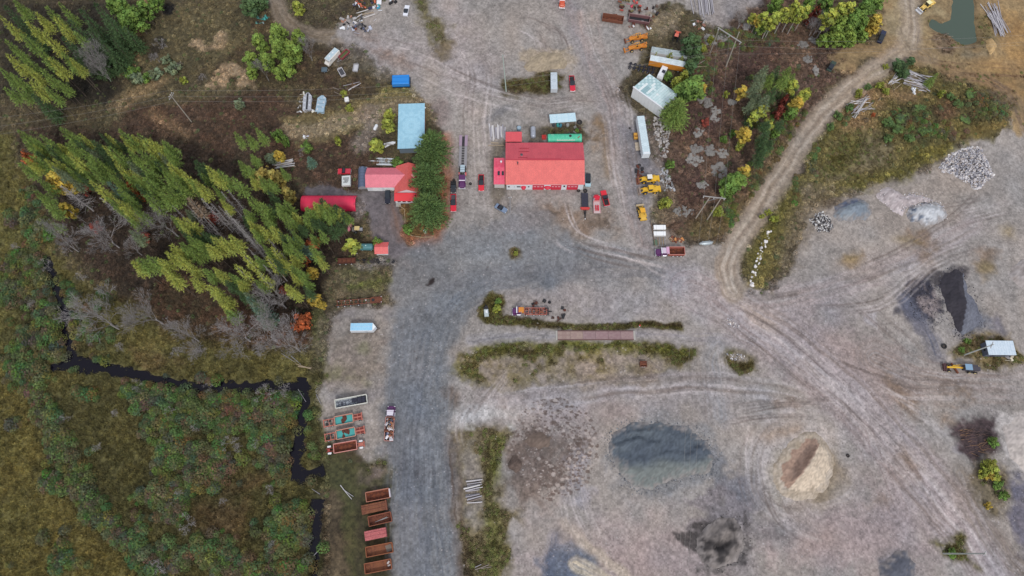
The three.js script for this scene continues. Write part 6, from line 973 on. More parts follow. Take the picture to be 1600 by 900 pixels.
{
  const r = rng(41), L = spline([[1201, 362], [1197, 376], [1191, 388], [1187, 400], [1182, 412], [1180, 422], [1176, 432], [1174, 446]], 5);
  L.forEach(([x, y], i) => { const p = at(x + (r() - 0.5) * 9, y + (r() - 0.5) * 3, 0), s = 0.28 + r() * r() * 0.6, m = new THREE.Mesh(ROCKS[i % 5], ROCKM[i % 7 === 3 ? 1 : i % 2 ? 4 : 0]); m.name = numbered('boulder'); m.position.set(p.x, ground(p.x, p.z) + s * 0.2, p.z); m.rotation.set(r(), r() * 6, r()); m.scale.set(s * 1.2, s, s); m.castShadow = true; scene.add(m); tag(m, `${NUM[i]} white boulder counted from the north end of the lane side row`, 'boulder', 'row of white boulders beside the dirt road'); });
  const stones = (name, label, list, pal) => { const im = new THREE.InstancedMesh(ROCKS[0], new THREE.MeshStandardMaterial({ roughness: 0.95, side: THREE.DoubleSide }), list.length), d = new THREE.Object3D(), c = new THREE.Color(); list.forEach(([x, y, z, s], i) => { d.position.set(x, y, z); d.rotation.set(r() * 3, r() * 6, r() * 3); d.scale.set(s * (0.8 + r() * 0.6), s * 0.8, s); d.updateMatrix(); im.setMatrixAt(i, d.matrix); const q = pal[Math.floor(r() * pal.length)]; im.setColorAt(i, c.setRGB(...lin(q))); }); im.name = numbered(name); im.castShadow = im.receiveShadow = true; scene.add(im); tag(im, label, 'rubble', null, 'stuff'); };
  const fill = (pts, n, s0, s1, rise) => { const P = pts.map(([x, y]) => XZ(x, y)), xs = P.map((p) => p[0]), zs = P.map((p) => p[1]), out = []; while (out.length < n) { const x = lerp(Math.min(...xs), Math.max(...xs), r()), z = lerp(Math.min(...zs), Math.max(...zs), r()), d = -sdPoly(P, x + (fbm(x / 3, z / 3, 2) - .5) * 3, z + (fbm(x / 3 + 7, z / 3, 2) - .5) * 3); if (d < 0) continue; const s = lerp(s0, s1, r() * r()); out.push([x, ground(x, z) + r() * Math.min(rise, d * 0.4), z, s]); } return out; };
  const PALE = [[214, 208, 208], [190, 188, 194], [160, 160, 170], [232, 228, 226], [136, 134, 142], [200, 188, 180]];
  stones('white_rubble', 'big spread of broken white and grey stone below the grassy mounds', fill([[1464, 262], [1480, 244], [1500, 234], [1528, 230], [1540, 244], [1554, 262], [1552, 280], [1536, 290], [1524, 296], [1508, 284], [1490, 276]], 2300, 0.14, 0.55, 1.4), [...PALE, [206, 202, 202], [180, 176, 180]]);
  stones('speckled_rubble', 'small black and white rubble heap west of the slate heap', fill([[1264, 346], [1276, 334], [1286, 330], [1294, 342], [1302, 356], [1290, 362], [1272, 358]], 520, 0.14, 0.4, 1.6), [[220, 218, 216], [92, 90, 94], [60, 58, 62], [180, 178, 180]]);
  stones('loose_white_stone', 'white stones strewn over the rubble between the slate heaps', fill([[1368, 302], [1380, 292], [1412, 302], [1440, 304], [1474, 318], [1482, 342], [1456, 352], [1440, 340], [1416, 330], [1404, 336], [1380, 318]], 700, 0.1, 0.3, 0.9), PALE);
  stones('charred_rubble', 'black and grey lumps round the scorched heap', fill([[1086, 870], [1090, 830], [1110, 806], [1140, 796], [1170, 812], [1180, 840], [1164, 880], [1120, 894]], 170, 0.1, 0.3, 0.5), [[70, 66, 66], [96, 90, 88], [130, 122, 118], [50, 48, 48], [160, 150, 144]]);
  const rim = (pts, n, s0, s1, w) => { const P = pts.map(([x, y]) => XZ(x, y)), out = []; for (let k = 0; k < n; k++) { const i = Math.floor(r() * P.length), t = r(), a = P[i], b = P[(i + 1) % P.length], x = lerp(a[0], b[0], t) + (r() + r() - 1) * w, z = lerp(a[1], b[1], t) + (r() + r() - 1) * w; out.push([x, ground(x, z) + 0.03, z, lerp(s0, s1, r() * r())]); } return out; };
  stones('loose_gravel', 'loose blue grey stone round the foot of the broad gravel heap', rim([[951, 692], [958, 674], [985, 662], [1030, 659], [1075, 666], [1104, 688], [1116, 716], [1112, 738], [1080, 744], [1046, 750], [1020, 766], [992, 762], [972, 742], [955, 716]], 900, 0.08, 0.26, 3), [[96, 102, 112], [120, 124, 130], [84, 88, 98], [140, 142, 146]]);
  stones('loose_gravel', 'black and grey stone spilled round the dark heap', [...rim([[1466, 446], [1474, 428], [1490, 420], [1506, 428], [1512, 452], [1528, 476], [1537, 500], [1518, 518], [1504, 526], [1494, 516], [1484, 494], [1474, 470]], 420, 0.08, 0.28, 2.6), ...fill([[1410, 452], [1440, 440], [1474, 444], [1478, 500], [1450, 520], [1420, 480]], 500, 0.07, 0.24, 0.1)], [[52, 50, 58], [70, 68, 78], [100, 100, 110], [40, 38, 44]]);
  stones('bank_rubble', 'pale rocks along the bank east of the long white trailer', fill([[1020, 186], [1034, 178], [1046, 205], [1042, 240], [1030, 250], [1024, 220]], 170, 0.3, 1.0, 0.5), [[168, 162, 160], [190, 184, 180], [140, 134, 132]]);
  stones('bank_rubble', 'grey rocks on the bank beside the yellow loaders', fill([[1032, 262], [1042, 258], [1048, 285], [1054, 300], [1040, 300], [1034, 282]], 70, 0.3, 0.8, 0.5), [[168, 168, 172], [190, 190, 192], [140, 140, 142]]);
  stones('island_rubble', 'pale stones on the small eastern grass island', fill([[1132, 552], [1150, 548], [1166, 558], [1156, 564], [1138, 562]], 60, 0.12, 0.35, 0.2), PALE);
  stones('verge_rubble', 'pale stones on the bare patch north of the eastern island', fill([[1130, 496], [1140, 498], [1156, 504], [1150, 512], [1134, 506]], 50, 0.12, 0.35, 0.2), PALE);
  // bare bedrock showing through the heath
  const outc = [[1100, 156, 9, 6], [1118, 180, 6, 11], [1106, 162, 6, 5], [1143, 160, 5, 4], [1110, 236, 9, 6], [1128, 240, 8, 7], [1124, 268, 11, 10], [1085, 250, 12, 8], [1088, 232, 8, 6], [1098, 290, 8, 4], [1070, 330, 14, 5], [1108, 62, 9, 8], [1128, 60, 8, 5], [1166, 42, 6, 5], [1254, 70, 7, 4], [1270, 64, 6, 5], [1262, 92, 6, 6], [1274, 110, 3, 8], [1140, 296, 6, 6], [1092, 208, 7, 6]];
  const near = ['of the northern knob', 'of the tall grey knob', 'east of the white shed trees', 'under the golden birch', 'over the long ledge', 'at the east end of the long ledge', 'below the long ledge', 'in the middle heath', 'north of the middle heath', 'west of the double-pole frame', 'near the loader bush', 'at the foot of the northern pole', 'just east of the northern pole', 'beside the lime birches', 'of the upper eastern pair', 'closest to the dead alders', 'above the dark green wreck', 'of the narrow sliver', 'beside the dark spruce clump', 'behind the long white trailer'];
  outc.forEach(([x, y, rx, ry], i) => { const p = at(x, y, 0), q = rng(500 + i), g = []; for (let k = 0; k < 26; k++) { const s = 0.085 * (0.3 + q() * q() * 1.4), a = q() * 6.28, m = Math.sqrt(q()); g.push(mv(rockGeo(600 + i * 30 + k, [rx * s + .25, 0.3 + q() * 0.5, ry * s + .25]), Math.cos(a) * m * rx * 0.24, -0.1, Math.sin(a) * m * ry * 0.3, (q() - .5) * .6, q() * 3, (q() - .5) * .6)); } single('rock_outcrop', `pale grey bedrock outcrop ${near[i]}`, 'rock outcrop', g, ROCKM[2 - (i % 2)] === ROCKM[2] ? mat(128, 124, 120, .95) : mat(142, 138, 134, .95), [p.x, ground(p.x, p.z), p.z], 0, 'bedrock showing in the eastern heath'); });
}
// ---------------------------------------------------------------- log and board heaps: every log a thing
const LOGM = [mat(176, 172, 178, .9), mat(154, 150, 156, .9), mat(196, 192, 194, .9), mat(140, 128, 120, .9), mat(208, 204, 202, .9), mat(168, 150, 128, .9)];
const LOGG = [0, 1, 2].map((s) => { const g = new THREE.CylinderGeometry(0.8, 1, 1, 7, 5).rotateZ(-Math.PI / 2), p = g.attributes.position; for (let i = 0; i < p.count; i++) { const x = p.getX(i); p.setY(i, p.getY(i) + 0.5 * Math.sin(x * 3 + s * 2)); p.setZ(i, p.getZ(i) + 0.5 * Math.cos(x * 2.4 + s)); } g.computeVertexNormals(); return g; });
function logs(where, list, pal = [0, 1, 2, 4], { board = false, name = board ? 'board' : 'log', what = board ? 'weathered board' : 'grey log' } = {}) {
  const vert = Math.abs(list[0][3] - list[0][1]) > Math.abs(list[0][2] - list[0][0]), key = (q) => vert ? q[0] + q[2] : q[1] + q[3], rank = list.map((_, i) => i).sort((a, b) => key(list[a]) - key(list[b]));
  list.forEach(([x0, y0, x1, y1, rad = 0.16, h = 0.25], i) => {
    const a = at(x0, y0, h), b = at(x1, y1, h), L = a.distanceTo(b), m = new THREE.Mesh(board ? BOARD : LOGG[i % 3], LOGM[pal[i % pal.length]]);
    m.name = numbered(name); m.position.set((a.x + b.x) / 2, Math.max(ground(a.x, a.z), 0) + h, (a.z + b.z) / 2); m.rotation.y = Math.atan2(-(b.z - a.z), b.x - a.x); m.scale.set(L, rad, board ? rad * 2.5 : rad); m.castShadow = m.receiveShadow = true; scene.add(m); tag(m, `${what} ${where}${rank.length > 1 ? `, ${NUM[rank.indexOf(i)]} from ${vert ? 'west' : 'north'}` : ''}`, board ? 'board' : 'log', `${name}s ${where}`);
  });
}
const BOARD = new THREE.BoxGeometry(1, 1, 1);
function logField(cx, cy, deg, n, len, width, seed, { jit = 0.12, rad = 0.17, layers = 2, sp = 0.2 } = {}) {   // lines in pixels round a heap's middle
  const r = rng(seed), out = [];
  for (let i = 0; i < n; i++) { const a = (deg + (r() - 0.5) * 60 * jit) * DEG, o = ((i % Math.ceil(n / layers)) / (n / layers) - 0.5) * width + (r() - .5) * 2, l = len * (0.7 + r() * 0.3) / 2, ux = Math.cos(a), uy = Math.sin(a), k = (r() - 0.5) * len * sp; const x = cx - Math.sin(deg * DEG) * o + ux * k, y = cy + Math.cos(deg * DEG) * o + uy * k; out.push([x - ux * l, y - uy * l, x + ux * l, y + uy * l, rad * (0.75 + r() * 0.5), 0.2 + Math.floor(i / (n / layers)) * 0.3]); }
  return out;
}
logs('in the upright stack beside the hall store room', logField(776.5, 207, 88, 15, 24, 24, 1, { jit: 0.1, layers: 1, rad: 0.24 }), [0, 1, 2, 4]);
logs('laid behind the western annex of the hall', [[767, 223, 779, 223.5, .14], [763, 227, 788, 227, .1]], [5, 5], { board: true, what: 'tan plank' });
logs('in the upper pile on the verge of the asphalt road', logField(740, 760, -8, 9, 28, 18, 2, { jit: 0.12, layers: 2, rad: 0.2 }), [0, 2, 1, 4]);
logs('in the lower pile on the verge of the asphalt road', logField(742, 780, -10, 7, 26, 14, 3, { jit: 0.3, layers: 2, rad: 0.17 }), [1, 0, 3, 2]);
logs('lying in the grass at the bottom of the verge', [[742, 890, 764, 882, .16], [742, 886, 752, 882, .14], [752, 888, 768, 886, .12]], [3, 1, 3]);
logs('in the long bleached heap above the pond', logField(1556, 30, 66, 26, 50, 17, 4, { jit: 0.5, layers: 2, rad: 0.15, sp: 0.3 }), [0, 1, 2, 0]);
logs('in the pale pole heap inside the dirt road bend', logField(1345, 166, -25, 17, 38, 20, 5, { jit: 1.2, layers: 2, rad: 0.14 }), [0, 2, 4, 1]);
logs('in the long weathered heap under the road fork', logField(1432, 127, 18, 17, 44, 22, 6, { jit: 0.5, layers: 2, rad: 0.18 }), [1, 0, 2, 3]);
logs('on the low western end of the weathered heap', logField(1398, 126, -22, 8, 22, 10, 7, { jit: 1.2, layers: 2, rad: 0.14 }), [2, 0, 4]);
logs('lying alone below the weathered heap', [[1396, 141, 1408, 131, .13], [1372, 158, 1376, 153, .12]], [5, 5]);
logs('in the board heap beside the olive trees', logField(443, 258, -6, 10, 36, 12, 8, { jit: 0.4, layers: 2, rad: 0.12 }), [4, 5, 2], { board: true, what: 'pale sawn board' });
logs('in the long pile at the top of the yard', logField(1102, 4, 84, 16, 42, 24, 9, { jit: 0.1, layers: 2, rad: 0.2 }), [0, 1, 2, 0]);
logs('lying apart west of the long top pile', [[1078, -8, 1084, 22, .18], [1084, -6, 1088, 16, .15]], [0, 1]);
logs('lying in the heath by the leaning pines', [[1082, 105, 1103, 93, .16], [1082, 104.5, 1105, 104, .16], [1100, 54, 1116, 64, .18], [1046, 126, 1056, 134, .16], [1050, 124, 1058, 130, .14]], [3, 5, 3, 2, 0]);
logs('strewn between the motorhome and the blue box', [[536, 134, 562, 128, .13], [544, 141, 556, 134, .2], [548, 139, 564, 130, .16], [522, 143, 534, 149, .1], [520, 136, 530, 141, .1]], [1, 2, 2, 3, 3]);
logs('lying at the edge of the creek corner', [[462, 568, 486, 576, .2], [466, 572, 487, 575, .18], [455, 556, 470, 570, .14], [440, 552, 462, 566, .1]], [5, 5, 1, 1]);
logs('dropped in the scrub beside the tail of the creek', [[532, 758, 550, 780, .12], [536, 764, 552, 776, .1], [490, 868, 500, 858, .1], [488, 764, 500, 772, .1]], [2, 0, 1, 1]);
logs('lying on the south-east fringe of the parking strip', [[494, 616, 502, 632, .1], [466, 608, 478, 628, .08]], [1, 1]);
// ---------------------------------------------------------------- vehicles and machines: +x is forward
const tyreG = new Map();
function wheels(o, list, r, w, name = 'wheel', rimM = CHROME) {
  for (const [x, z] of list) {
    const k = [r, w].join(); if (!tyreG.has(k)) tyreG.set(k, [merged([new THREE.TorusGeometry(r * 0.76, r * 0.26, 6, 14).scale(1, 1, w / (r * 0.5)), cyl(r * 0.8, r * 0.8, w * 0.7, 0, 0, 0, 12, 'z')]), cyl(r * 0.5, r * 0.46, w * 1.08, 0, 0, 0, 10, 'z')]);
    const [a, b] = tyreG.get(k), t = new THREE.Mesh(a, RUBBER); t.name = name; t.position.set(x, r, z); t.castShadow = true; const m = new THREE.Mesh(b, rimM); m.name = 'rim'; t.add(m); o.add(t);
  }
}
// a thing between its front and rear pixel (at height h): returns the group and its length
function veh(name, label, cat, fx, fy, rx, ry, group, h = 0.8) {
  const a = at(fx, fy, h), b = at(rx, ry, h), o = thing(name, label, cat, [(a.x + b.x) / 2, 0, (a.z + b.z) / 2], Math.atan2(-(a.z - b.z), a.x - b.x), group);
  return [o, a.distanceTo(b)];
}
const paint = (r, g, b) => mat(r, g, b, 0.3);
const LAMPM = mat(238, 236, 226, 0.2), TAIL = mat(170, 24, 24, 0.3);
function carBody(o, L, m, { W = 1.8, van = false, hatch = false, suv = false, roof = m } = {}) {
  const e = L / 2, top = van ? 1.95 : suv ? 1.7 : 1.42, belt = van ? 1.15 : suv ? 1.02 : 0.9, rw = van ? e - 0.15 : hatch || suv ? e - 0.25 : e * 0.62, wf = van ? e * 0.62 : e * 0.3, rf = van ? e * 0.42 : e * 0.06, rr = van || hatch || suv ? rw - 0.3 : e * 0.3;
  part('body', prof([[-e, 0.35], [e - 0.05, 0.35], [e, 0.6], [e - 0.12, belt - 0.14], [wf + 0.05, belt], [-rw, belt], [-e + 0.02, belt - 0.08]], W), m, o);
  part('cabin', prof([[wf, belt - 0.04], [rf, top - 0.06], [-rr, top - 0.06], [-rw, belt - 0.04]], W * 0.9, 0, 0.14), GLASS, o);
  part('roof', [cbx(rf + rr - 0.06, 0.09, W * 0.84, (rf - rr) / 2, top - 0.1, 0, 0.03), ...[-1, 1].map((s) => bar([rf, top - 0.08, s * W * 0.38], [wf - 0.02, belt, s * W * 0.42], 0.05)), ...[-1, 1].map((s) => bar([-rr, top - 0.08, s * W * 0.38], [-rw + 0.04, belt, s * W * 0.42], 0.06))], roof, o);
  part('door_pillar', [-1, 1].map((s) => bx(0.1, top - belt - 0.02, 0.05, -rr * 0.3, belt, s * W * 0.43, 0, 0, s * -0.12)), m, o);
  wheels(o, [[e * 0.6, W / 2 - 0.12], [e * 0.6, -W / 2 + 0.12], [-e * 0.6, W / 2 - 0.12], [-e * 0.6, -W / 2 + 0.12]], 0.34, 0.24);
  for (const s of [-1, 1]) { part('headlight', cbx(0.16, 0.16, 0.4, e - 0.06, 0.6, s * W * 0.36, 0.03), LAMPM, o); part('tail_light', cbx(0.08, 0.18, 0.3, -e + 0.01, 0.66, s * W * 0.38, 0.02), TAIL, o); part('mirror', cbx(0.16, 0.14, 0.2, wf - 0.15, belt + 0.02, s * (W / 2 + 0.12), 0.03), m, o); }
}
const car = (label, m, fx, fy, rx, ry, opt, group) => { const [o, L] = veh('parked_car', label, 'car', fx, fy, rx, ry, group); carBody(o, L, m, opt); return o; };
function pickup(label, m, fx, fy, rx, ry, { bedM = BLACK, cabRoof = m, group, flat = false, lid = false } = {}) {
  const [o, L] = veh('pickup_truck', label, 'pickup truck', fx, fy, rx, ry, group), e = L / 2, W = 1.95, c0 = e * 0.36, c1 = -e * 0.18;
  part('hood', prof([[c0 - 0.1, 0.5], [e - 0.04, 0.5], [e, 0.8], [e - 0.1, 1.06], [c0 + 0.1, 1.16], [c0 - 0.1, 1.16]], W), m, o);
  part('cab', prof([[c1, 0.45], [c0, 0.45], [c0, 1.16], [c0 - 0.05, 1.2], [c1, 1.2]], W), m, o);
  part('window', prof([[c0, 1.15], [c0 - 0.6, 1.78], [c1 + 0.15, 1.78], [c1, 1.15]], W * 0.92, 0, 0.14), GLASS, o);
  part('roof', [cbx(c0 - c1 - 0.75, 0.1, W * 0.8, (c0 - 0.6 + c1 + 0.15) / 2, 1.72, 0, 0.04), ...[-1, 1].flatMap((s) => [bar([c0 - 0.6, 1.76, s * W * .4], [c0, 1.16, s * W * .43], 0.05), bar([c1 + .15, 1.76, s * W * .4], [c1, 1.16, s * W * .43], 0.06)])], cabRoof, o);
  const bl = c1 + e;
  if (flat) part('bed', [cbx(bl, 0.16, W + 0.2, -e + bl / 2, 0.85, 0, 0.03), bx(0.1, 0.7, W, c1 - 0.1, 1, 0)], bedM, o);
  else { part('bed', [bx(bl, 0.1, W - 0.2, -e + bl / 2, 0.7, 0)], bedM, o); part('bed_side', [cbx(bl, 0.75, 0.16, -e + bl / 2, 0.5, W / 2 - 0.1, 0.04), cbx(bl, 0.75, 0.16, -e + bl / 2, 0.5, -W / 2 + 0.1, 0.04)], m, o); part('tailgate', cbx(0.1, 0.65, W - 0.3, -e + 0.05, 0.58, 0, 0.03), m, o); if (lid) part('bed_cover', cbx(bl - 0.1, 0.08, W - 0.15, -e + bl / 2, 1.22, 0, 0.03), bedM, o); }
  wheels(o, [[e * 0.62, W / 2 - 0.14], [e * 0.62, -W / 2 + 0.14], [-e * 0.56, W / 2 - 0.14], [-e * 0.56, -W / 2 + 0.14]], 0.4, 0.27);
  part('bumper', [cbx(0.18, 0.22, W, e + 0.02, 0.45, 0, 0.04), cbx(0.14, 0.2, W, -e - 0.02, 0.48, 0, 0.04)], CHROME, o);
  for (const s of [-1, 1]) { part('headlight', cbx(0.1, 0.2, 0.4, e - 0.02, 0.78, s * W * 0.37, 0.03), LAMPM, o); part('mirror', cbx(0.18, 0.24, 0.22, c0 - 0.2, 1.16, s * (W / 2 + 0.16), 0.04), BLACK, o); }
  return o;
}
// heavy lorry front end: hood and cab whose back stands at x = xb; returns nothing
function rigCab(o, xf, xb, m, W = 2.4, { roof = m, visor = WHITE, fenders = m, sleeper = false } = {}) {
  const l = xf - xb, xw = xf - l * 0.46;
  part('hood', prof([[xw, 0.75], [xf, 0.75], [xf, 1.6], [xf - 0.2, 1.8], [xw, 2.0]], W * 0.62, 0, 0.12), m, o);
  part('cab', prof([[xb, 0.9], [xw + 0.05, 0.9], [xw + 0.05, 2.0], [xw - 0.3, 2.75], [xb, 2.75]], W * 0.86, 0, 0.1), m, o);
  part('windshield', mv(new THREE.BoxGeometry(0.06, 0.72, W * 0.74), xw - 0.1, 2.36, 0, 0, 0, 0.44), GLASS, o); part('roof', cbx(xw - 0.35 - xb, 0.1, W * 0.8, (xb + xw - 0.35) / 2, 2.74, 0, 0.04), roof, o);
  part('visor', mv(cbx(0.34, 0.1, W * 0.84, 0, 0, 0, 0.03), xw - 0.12, 2.72, 0), visor, o);
  part('fender', [-1, 1].map((s) => prof([[xw - 0.1, 0.8], [xf - 0.1, 0.8], [xf - 0.2, 1.2], [xw + 0.3, 1.3]], 0.55, s * (W / 2 - 0.3), 0.1)), fenders, o);
  part('bumper', cbx(0.25, 0.45, W, xf + 0.1, 0.45, 0, 0.06), CHROME, o); part('grille', bx(0.06, 0.7, W * 0.44, xf + 0.01, 0.85, 0), CHROME, o);
  for (const s of [-1, 1]) { part('exhaust_stack', cyl(0.1, 0.1, 2.6, xb - 0.1, 0.9, s * W * 0.4, 8), CHROME, o); part('fuel_tank', cyl(0.32, 0.32, 1.2, xb + 0.6, 0.75, s * (W / 2 - 0.25), 10, 'x'), CHROME, o); part('mirror', bx(0.08, 0.5, 0.24, xw - 0.1, 1.9, s * (W / 2 + 0.12)), CHROME, o); part('headlight', cbx(0.12, 0.24, 0.3, xf - 0.05, 1.0, s * W * 0.4, 0.03), LAMPM, o); }
}
// open box: floor and four sides with top rims and ribs
function openBox(o, L, W, y, h, m, { x = 0, inside = m, rim = m, ribs = 6, floorLift = 0.1, name = 'box', splay = 0.1 } = {}) {
  part(name + '_floor', metricUV(bx(L - 0.1, 0.1, W - 0.1, x, y + floorLift, 0)), inside, o);
  const lean = Math.atan2(splay, h);
  for (const s of [-1, 1]) part(name + '_side', [metricUV(bx(L, h, 0.1, x, y, s * W / 2, 0, 0, s * lean)), ...[...Array(ribs)].map((_, k) => metricUV(bx(0.12, h * 0.96, 0.12, x - L / 2 + (k + 0.5) * L / ribs, y, s * (W / 2 + 0.08), 0, 0, s * lean)))], m, o);
  for (const s of [-1, 1]) part(name + '_end', metricUV(bx(0.1, h, W, x + s * L / 2, y, 0, 0, -s * lean * 0.4)), m, o);
  part(name + '_rim', [...[-1, 1].map((s) => bx(L + 0.1, 0.14, 0.16, x, y + h - 0.06, s * (W / 2 + splay))), ...[-1, 1].map((s) => bx(0.16, 0.14, W + 2 * splay, x + s * (L / 2 + splay * .3), y + h - 0.06, 0))], rim, o);
}
const axles = (o, xs, W, r = 0.5, rim = WHITE) => { for (const x of xs) wheels(o, [[x, W / 2 - 0.28], [x, -W / 2 + 0.28]], r, 0.5, 'wheel', rim); };
const frameRails = (L, x, y, z = 0.42, m) => [bx(L, 0.24, 0.14, x, y, z), bx(L, 0.24, 0.14, x, y, -z)];
const RUSTB = weathered(114, 68, 50, 88, 50, 40, 3, 0.95, 31), RUSTD = weathered(84, 46, 34, 122, 68, 44, 3, 0.95, 32), ROX = weathered(134, 86, 60, 108, 68, 52, 3, .95, 33), SALM = weathered(176, 104, 90, 144, 78, 66, 3, .8, 34), PINKT = weathered(192, 112, 112, 170, 92, 94, 4, .8, 35);

// ---- cars
car('white car with blue glass at the edge of the northern lot', paint(226, 228, 236), 636.5, 8, 633, 24);
car('white car cut by the top edge beside the scrap heap', paint(226, 226, 230), 592, 6, 593, -10);
car('grey blue car parked slantwise before the front yard', paint(118, 134, 158), 791.5, 330, 774.5, 320.5);
car('pale blue van against the east end of the hall', paint(172, 204, 214), 918.5, 291, 918.5, 272, { van: true, W: 1.95 });
car('black car on the drive before the house garage', paint(26, 28, 44), 605.5, 318, 606, 298, { suv: true });
car('dark blue car beside the golden tree by the dirt road', paint(38, 44, 72), 1382, 48, 1374, 66, { suv: true });
car('dark green wreck in the heath beside the dirt road', mat(62, 78, 70, .8), 1304, 96, 1295, 110, { suv: true });
// ---- pickups
pickup('red pickup with black bed beside the western annex', paint(214, 38, 54), 752, 298, 752, 273.5);
pickup('black pickup with white windscreen parked nose to tail west of the float', paint(46, 46, 52), 708.5, 301, 708.5, 284, { cabRoof: paint(206, 210, 216) });
pickup('red pickup parked at the south end of the line by the spruces', paint(216, 32, 56), 708.5, 330, 708.5, 304, { bedM: DGREY });
pickup('red pickup with black bed, easternmost of the hall front', paint(214, 36, 52), 942, 298, 948.5, 321.5);
pickup('red pickup with dark bed east of the northern verge trailer', paint(206, 34, 60), 895, 142, 893, 119);
pickup('old red pickup at the west end of the house', paint(196, 40, 60), 528, 268, 548, 268, { lid: true, bedM: paint(190, 52, 70) });
{ // red flatbed lorry
  const [o, L] = veh('flatbed_truck', 'red cab lorry with a grey flat deck before the hall', 'truck', 931.5, 306, 933, 334), e = L / 2; rigCab(o, e, e * 0.34, paint(208, 26, 54), 2.3, { visor: paint(208, 26, 54) });
  part('deck', cbx(e * 1.3, 0.2, 2.4, -e * 0.34, 1.0, 0, 0.05), mat(196, 176, 176, .7), o); part('deck_rail', [bx(e * 1.3, 0.3, 0.1, -e * .34, 1.2, 1.15), bx(e * 1.3, 0.3, 0.1, -e * .34, 1.2, -1.15), bx(0.12, 0.7, 2.3, e * 0.3, 1.2, 0)], mat(206, 150, 152, .6), o); part('cargo', [bx(1.9, 0.5, 0.5, -e * .45, 1.2, 0.35), bx(1.9, 0.5, 0.4, -e * .45, 1.2, -0.4)], paint(196, 34, 56), o);
  wheels(o, [[e * .62, 1], [e * .62, -1]], 0.45, .3); axles(o, [-e * .55], 2.3, 0.45); part('chassis', frameRails(L * .8, 0, .6), BLACK, o);
}
{ // black tag trailer with a red headboard
  const [o, L] = veh('deck_trailer', 'black ribbed deck trailer with red headboard and drawbar', 'trailer', 914.5, 344, 913.5, 302), e = L / 2; for (let k = 0; k < 3; k++) part('deck_plank', bx(L * .52, 0.12, 0.66, -e + L * .26, 0.85, (k - 1) * 0.74), mat(52, 52, 66, .8), o);
  part('deck_frame', [bx(L * .54, 0.2, 0.12, -e + L * .26, 0.7, 1.12), bx(L * .54, 0.2, 0.12, -e + L * .26, 0.7, -1.12), bx(L * .54, .16, .5, -e + L * .26, .68, 0)], BLACK, o); part('headboard', [cbx(0.9, 0.6, 2.7, -e + L * .58, 0.7, 0, .06), bx(.4, .3, 3.3, -e + L * .56, .8, 0)], paint(196, 60, 56), o); part('drawbar', [bar([-e + L * .6, .6, .3], [e * .86, .5, 0], .12), bar([-e + L * .6, .6, -.3], [e * .86, .5, 0], .12), bx(.5, .3, .7, e * .45, .5, 0), cyl(.16, .16, .8, e * .5, .5, 0)], BLACK, o); part('hitch', cyl(.16, .16, .24, e * .88, .4, 0), WHITE, o); axles(o, [-e * .8, -e * .5], 2.3, .42);
}
{ // low float and its tractor, parked as one rig
  const [o, L] = veh('lowboy_trailer', 'long grey lowboy float with a dark slotted deck', 'trailer', 722.5, 268, 724.5, 212), e = L / 2;
  for (const s of [-1, 1]) { part('deck_plate', bx(L * .62, .14, .95, e * .16, .78, s * .95), mat(146, 142, 146, .8), o); part('rear_deck', bx(L * .3, .16, 1.0, -e * .7, 1.02, s * .98), mat(160, 138, 156, .8), o); }
  part('centre_beam', [bx(L * .95, .3, .5, 0, .5, .3), bx(L * .95, .3, .5, 0, .5, -.3)], mat(58, 56, 60, .9), o); part('deck_grating', [...Array(9)].map((_, k) => bx(.5, .1, .9, -e * .35 + k * L * .07, .74, 0)), mat(120, 116, 116, .8), o); part('gooseneck', prof([[e * .72, .7], [e, 1.0], [e, 1.35], [e * .74, 1.0]], 1.6), mat(66, 64, 70, .8), o); axles(o, [-e * .9, -e * .76, -e * .62], 2.6, .42);
  const [t, M] = veh('semi_tractor', 'purple lorry tractor with pale roof box under the float', 'truck', 722, 295, 723, 258), f = M / 2; rigCab(t, f - .2, f * .08, PURPLE, 2.5, { visor: mat(232, 222, 232, .3) }); part('bunk_deck', cbx(2.7, .5, 1.6, -f * .62, 1.25, 0, .08), mat(178, 196, 206, .4), t); part('deck_grid', [bx(.06, .06, 1.5, -f * .7, 1.75, 0), bx(.06, .06, 1.5, -f * .5, 1.75, 0)], DGREY, t); part('chassis', frameRails(M * .94, -.2, .75), BLACK, t); part('red_fender', [-1, 1].map((s) => cbx(1.1, .5, .5, -f * .2, .9, s * 1.15, .08)), paint(212, 96, 96), t); wheels(t, [[f * .62, 1.05], [f * .62, -1.05]], .5, .32); axles(t, [-f * .55, -f * .85], 2.5, .5);
}
{ // purple dump lorry with a rusty box
  const [o, L] = veh('dump_truck', 'purple lorry with an empty rust brown dump box beside the dirt road', 'dump truck', 1024, 395, 1068, 395), e = L / 2; rigCab(o, e - .1, e * .24, PURPLE, 2.5, { roof: mat(206, 190, 206, .3) }); openBox(o, L * .57, 2.5, 1.1, 1.5, SALM, { x: -e * .42, inside: RUSTD, rim: mat(196, 128, 116, .7) }); part('chassis', frameRails(L * .92, -.2, .75), BLACK, o); part('cab_guard', bx(.9, .1, 2.5, e * .2, 2.95, 0), mat(210, 160, 190, .5), o); wheels(o, [[e * .7, 1.05], [e * .7, -1.05]], .52, .34); axles(o, [-e * .25, -e * .55, -e * .82], 2.5, .52);
}
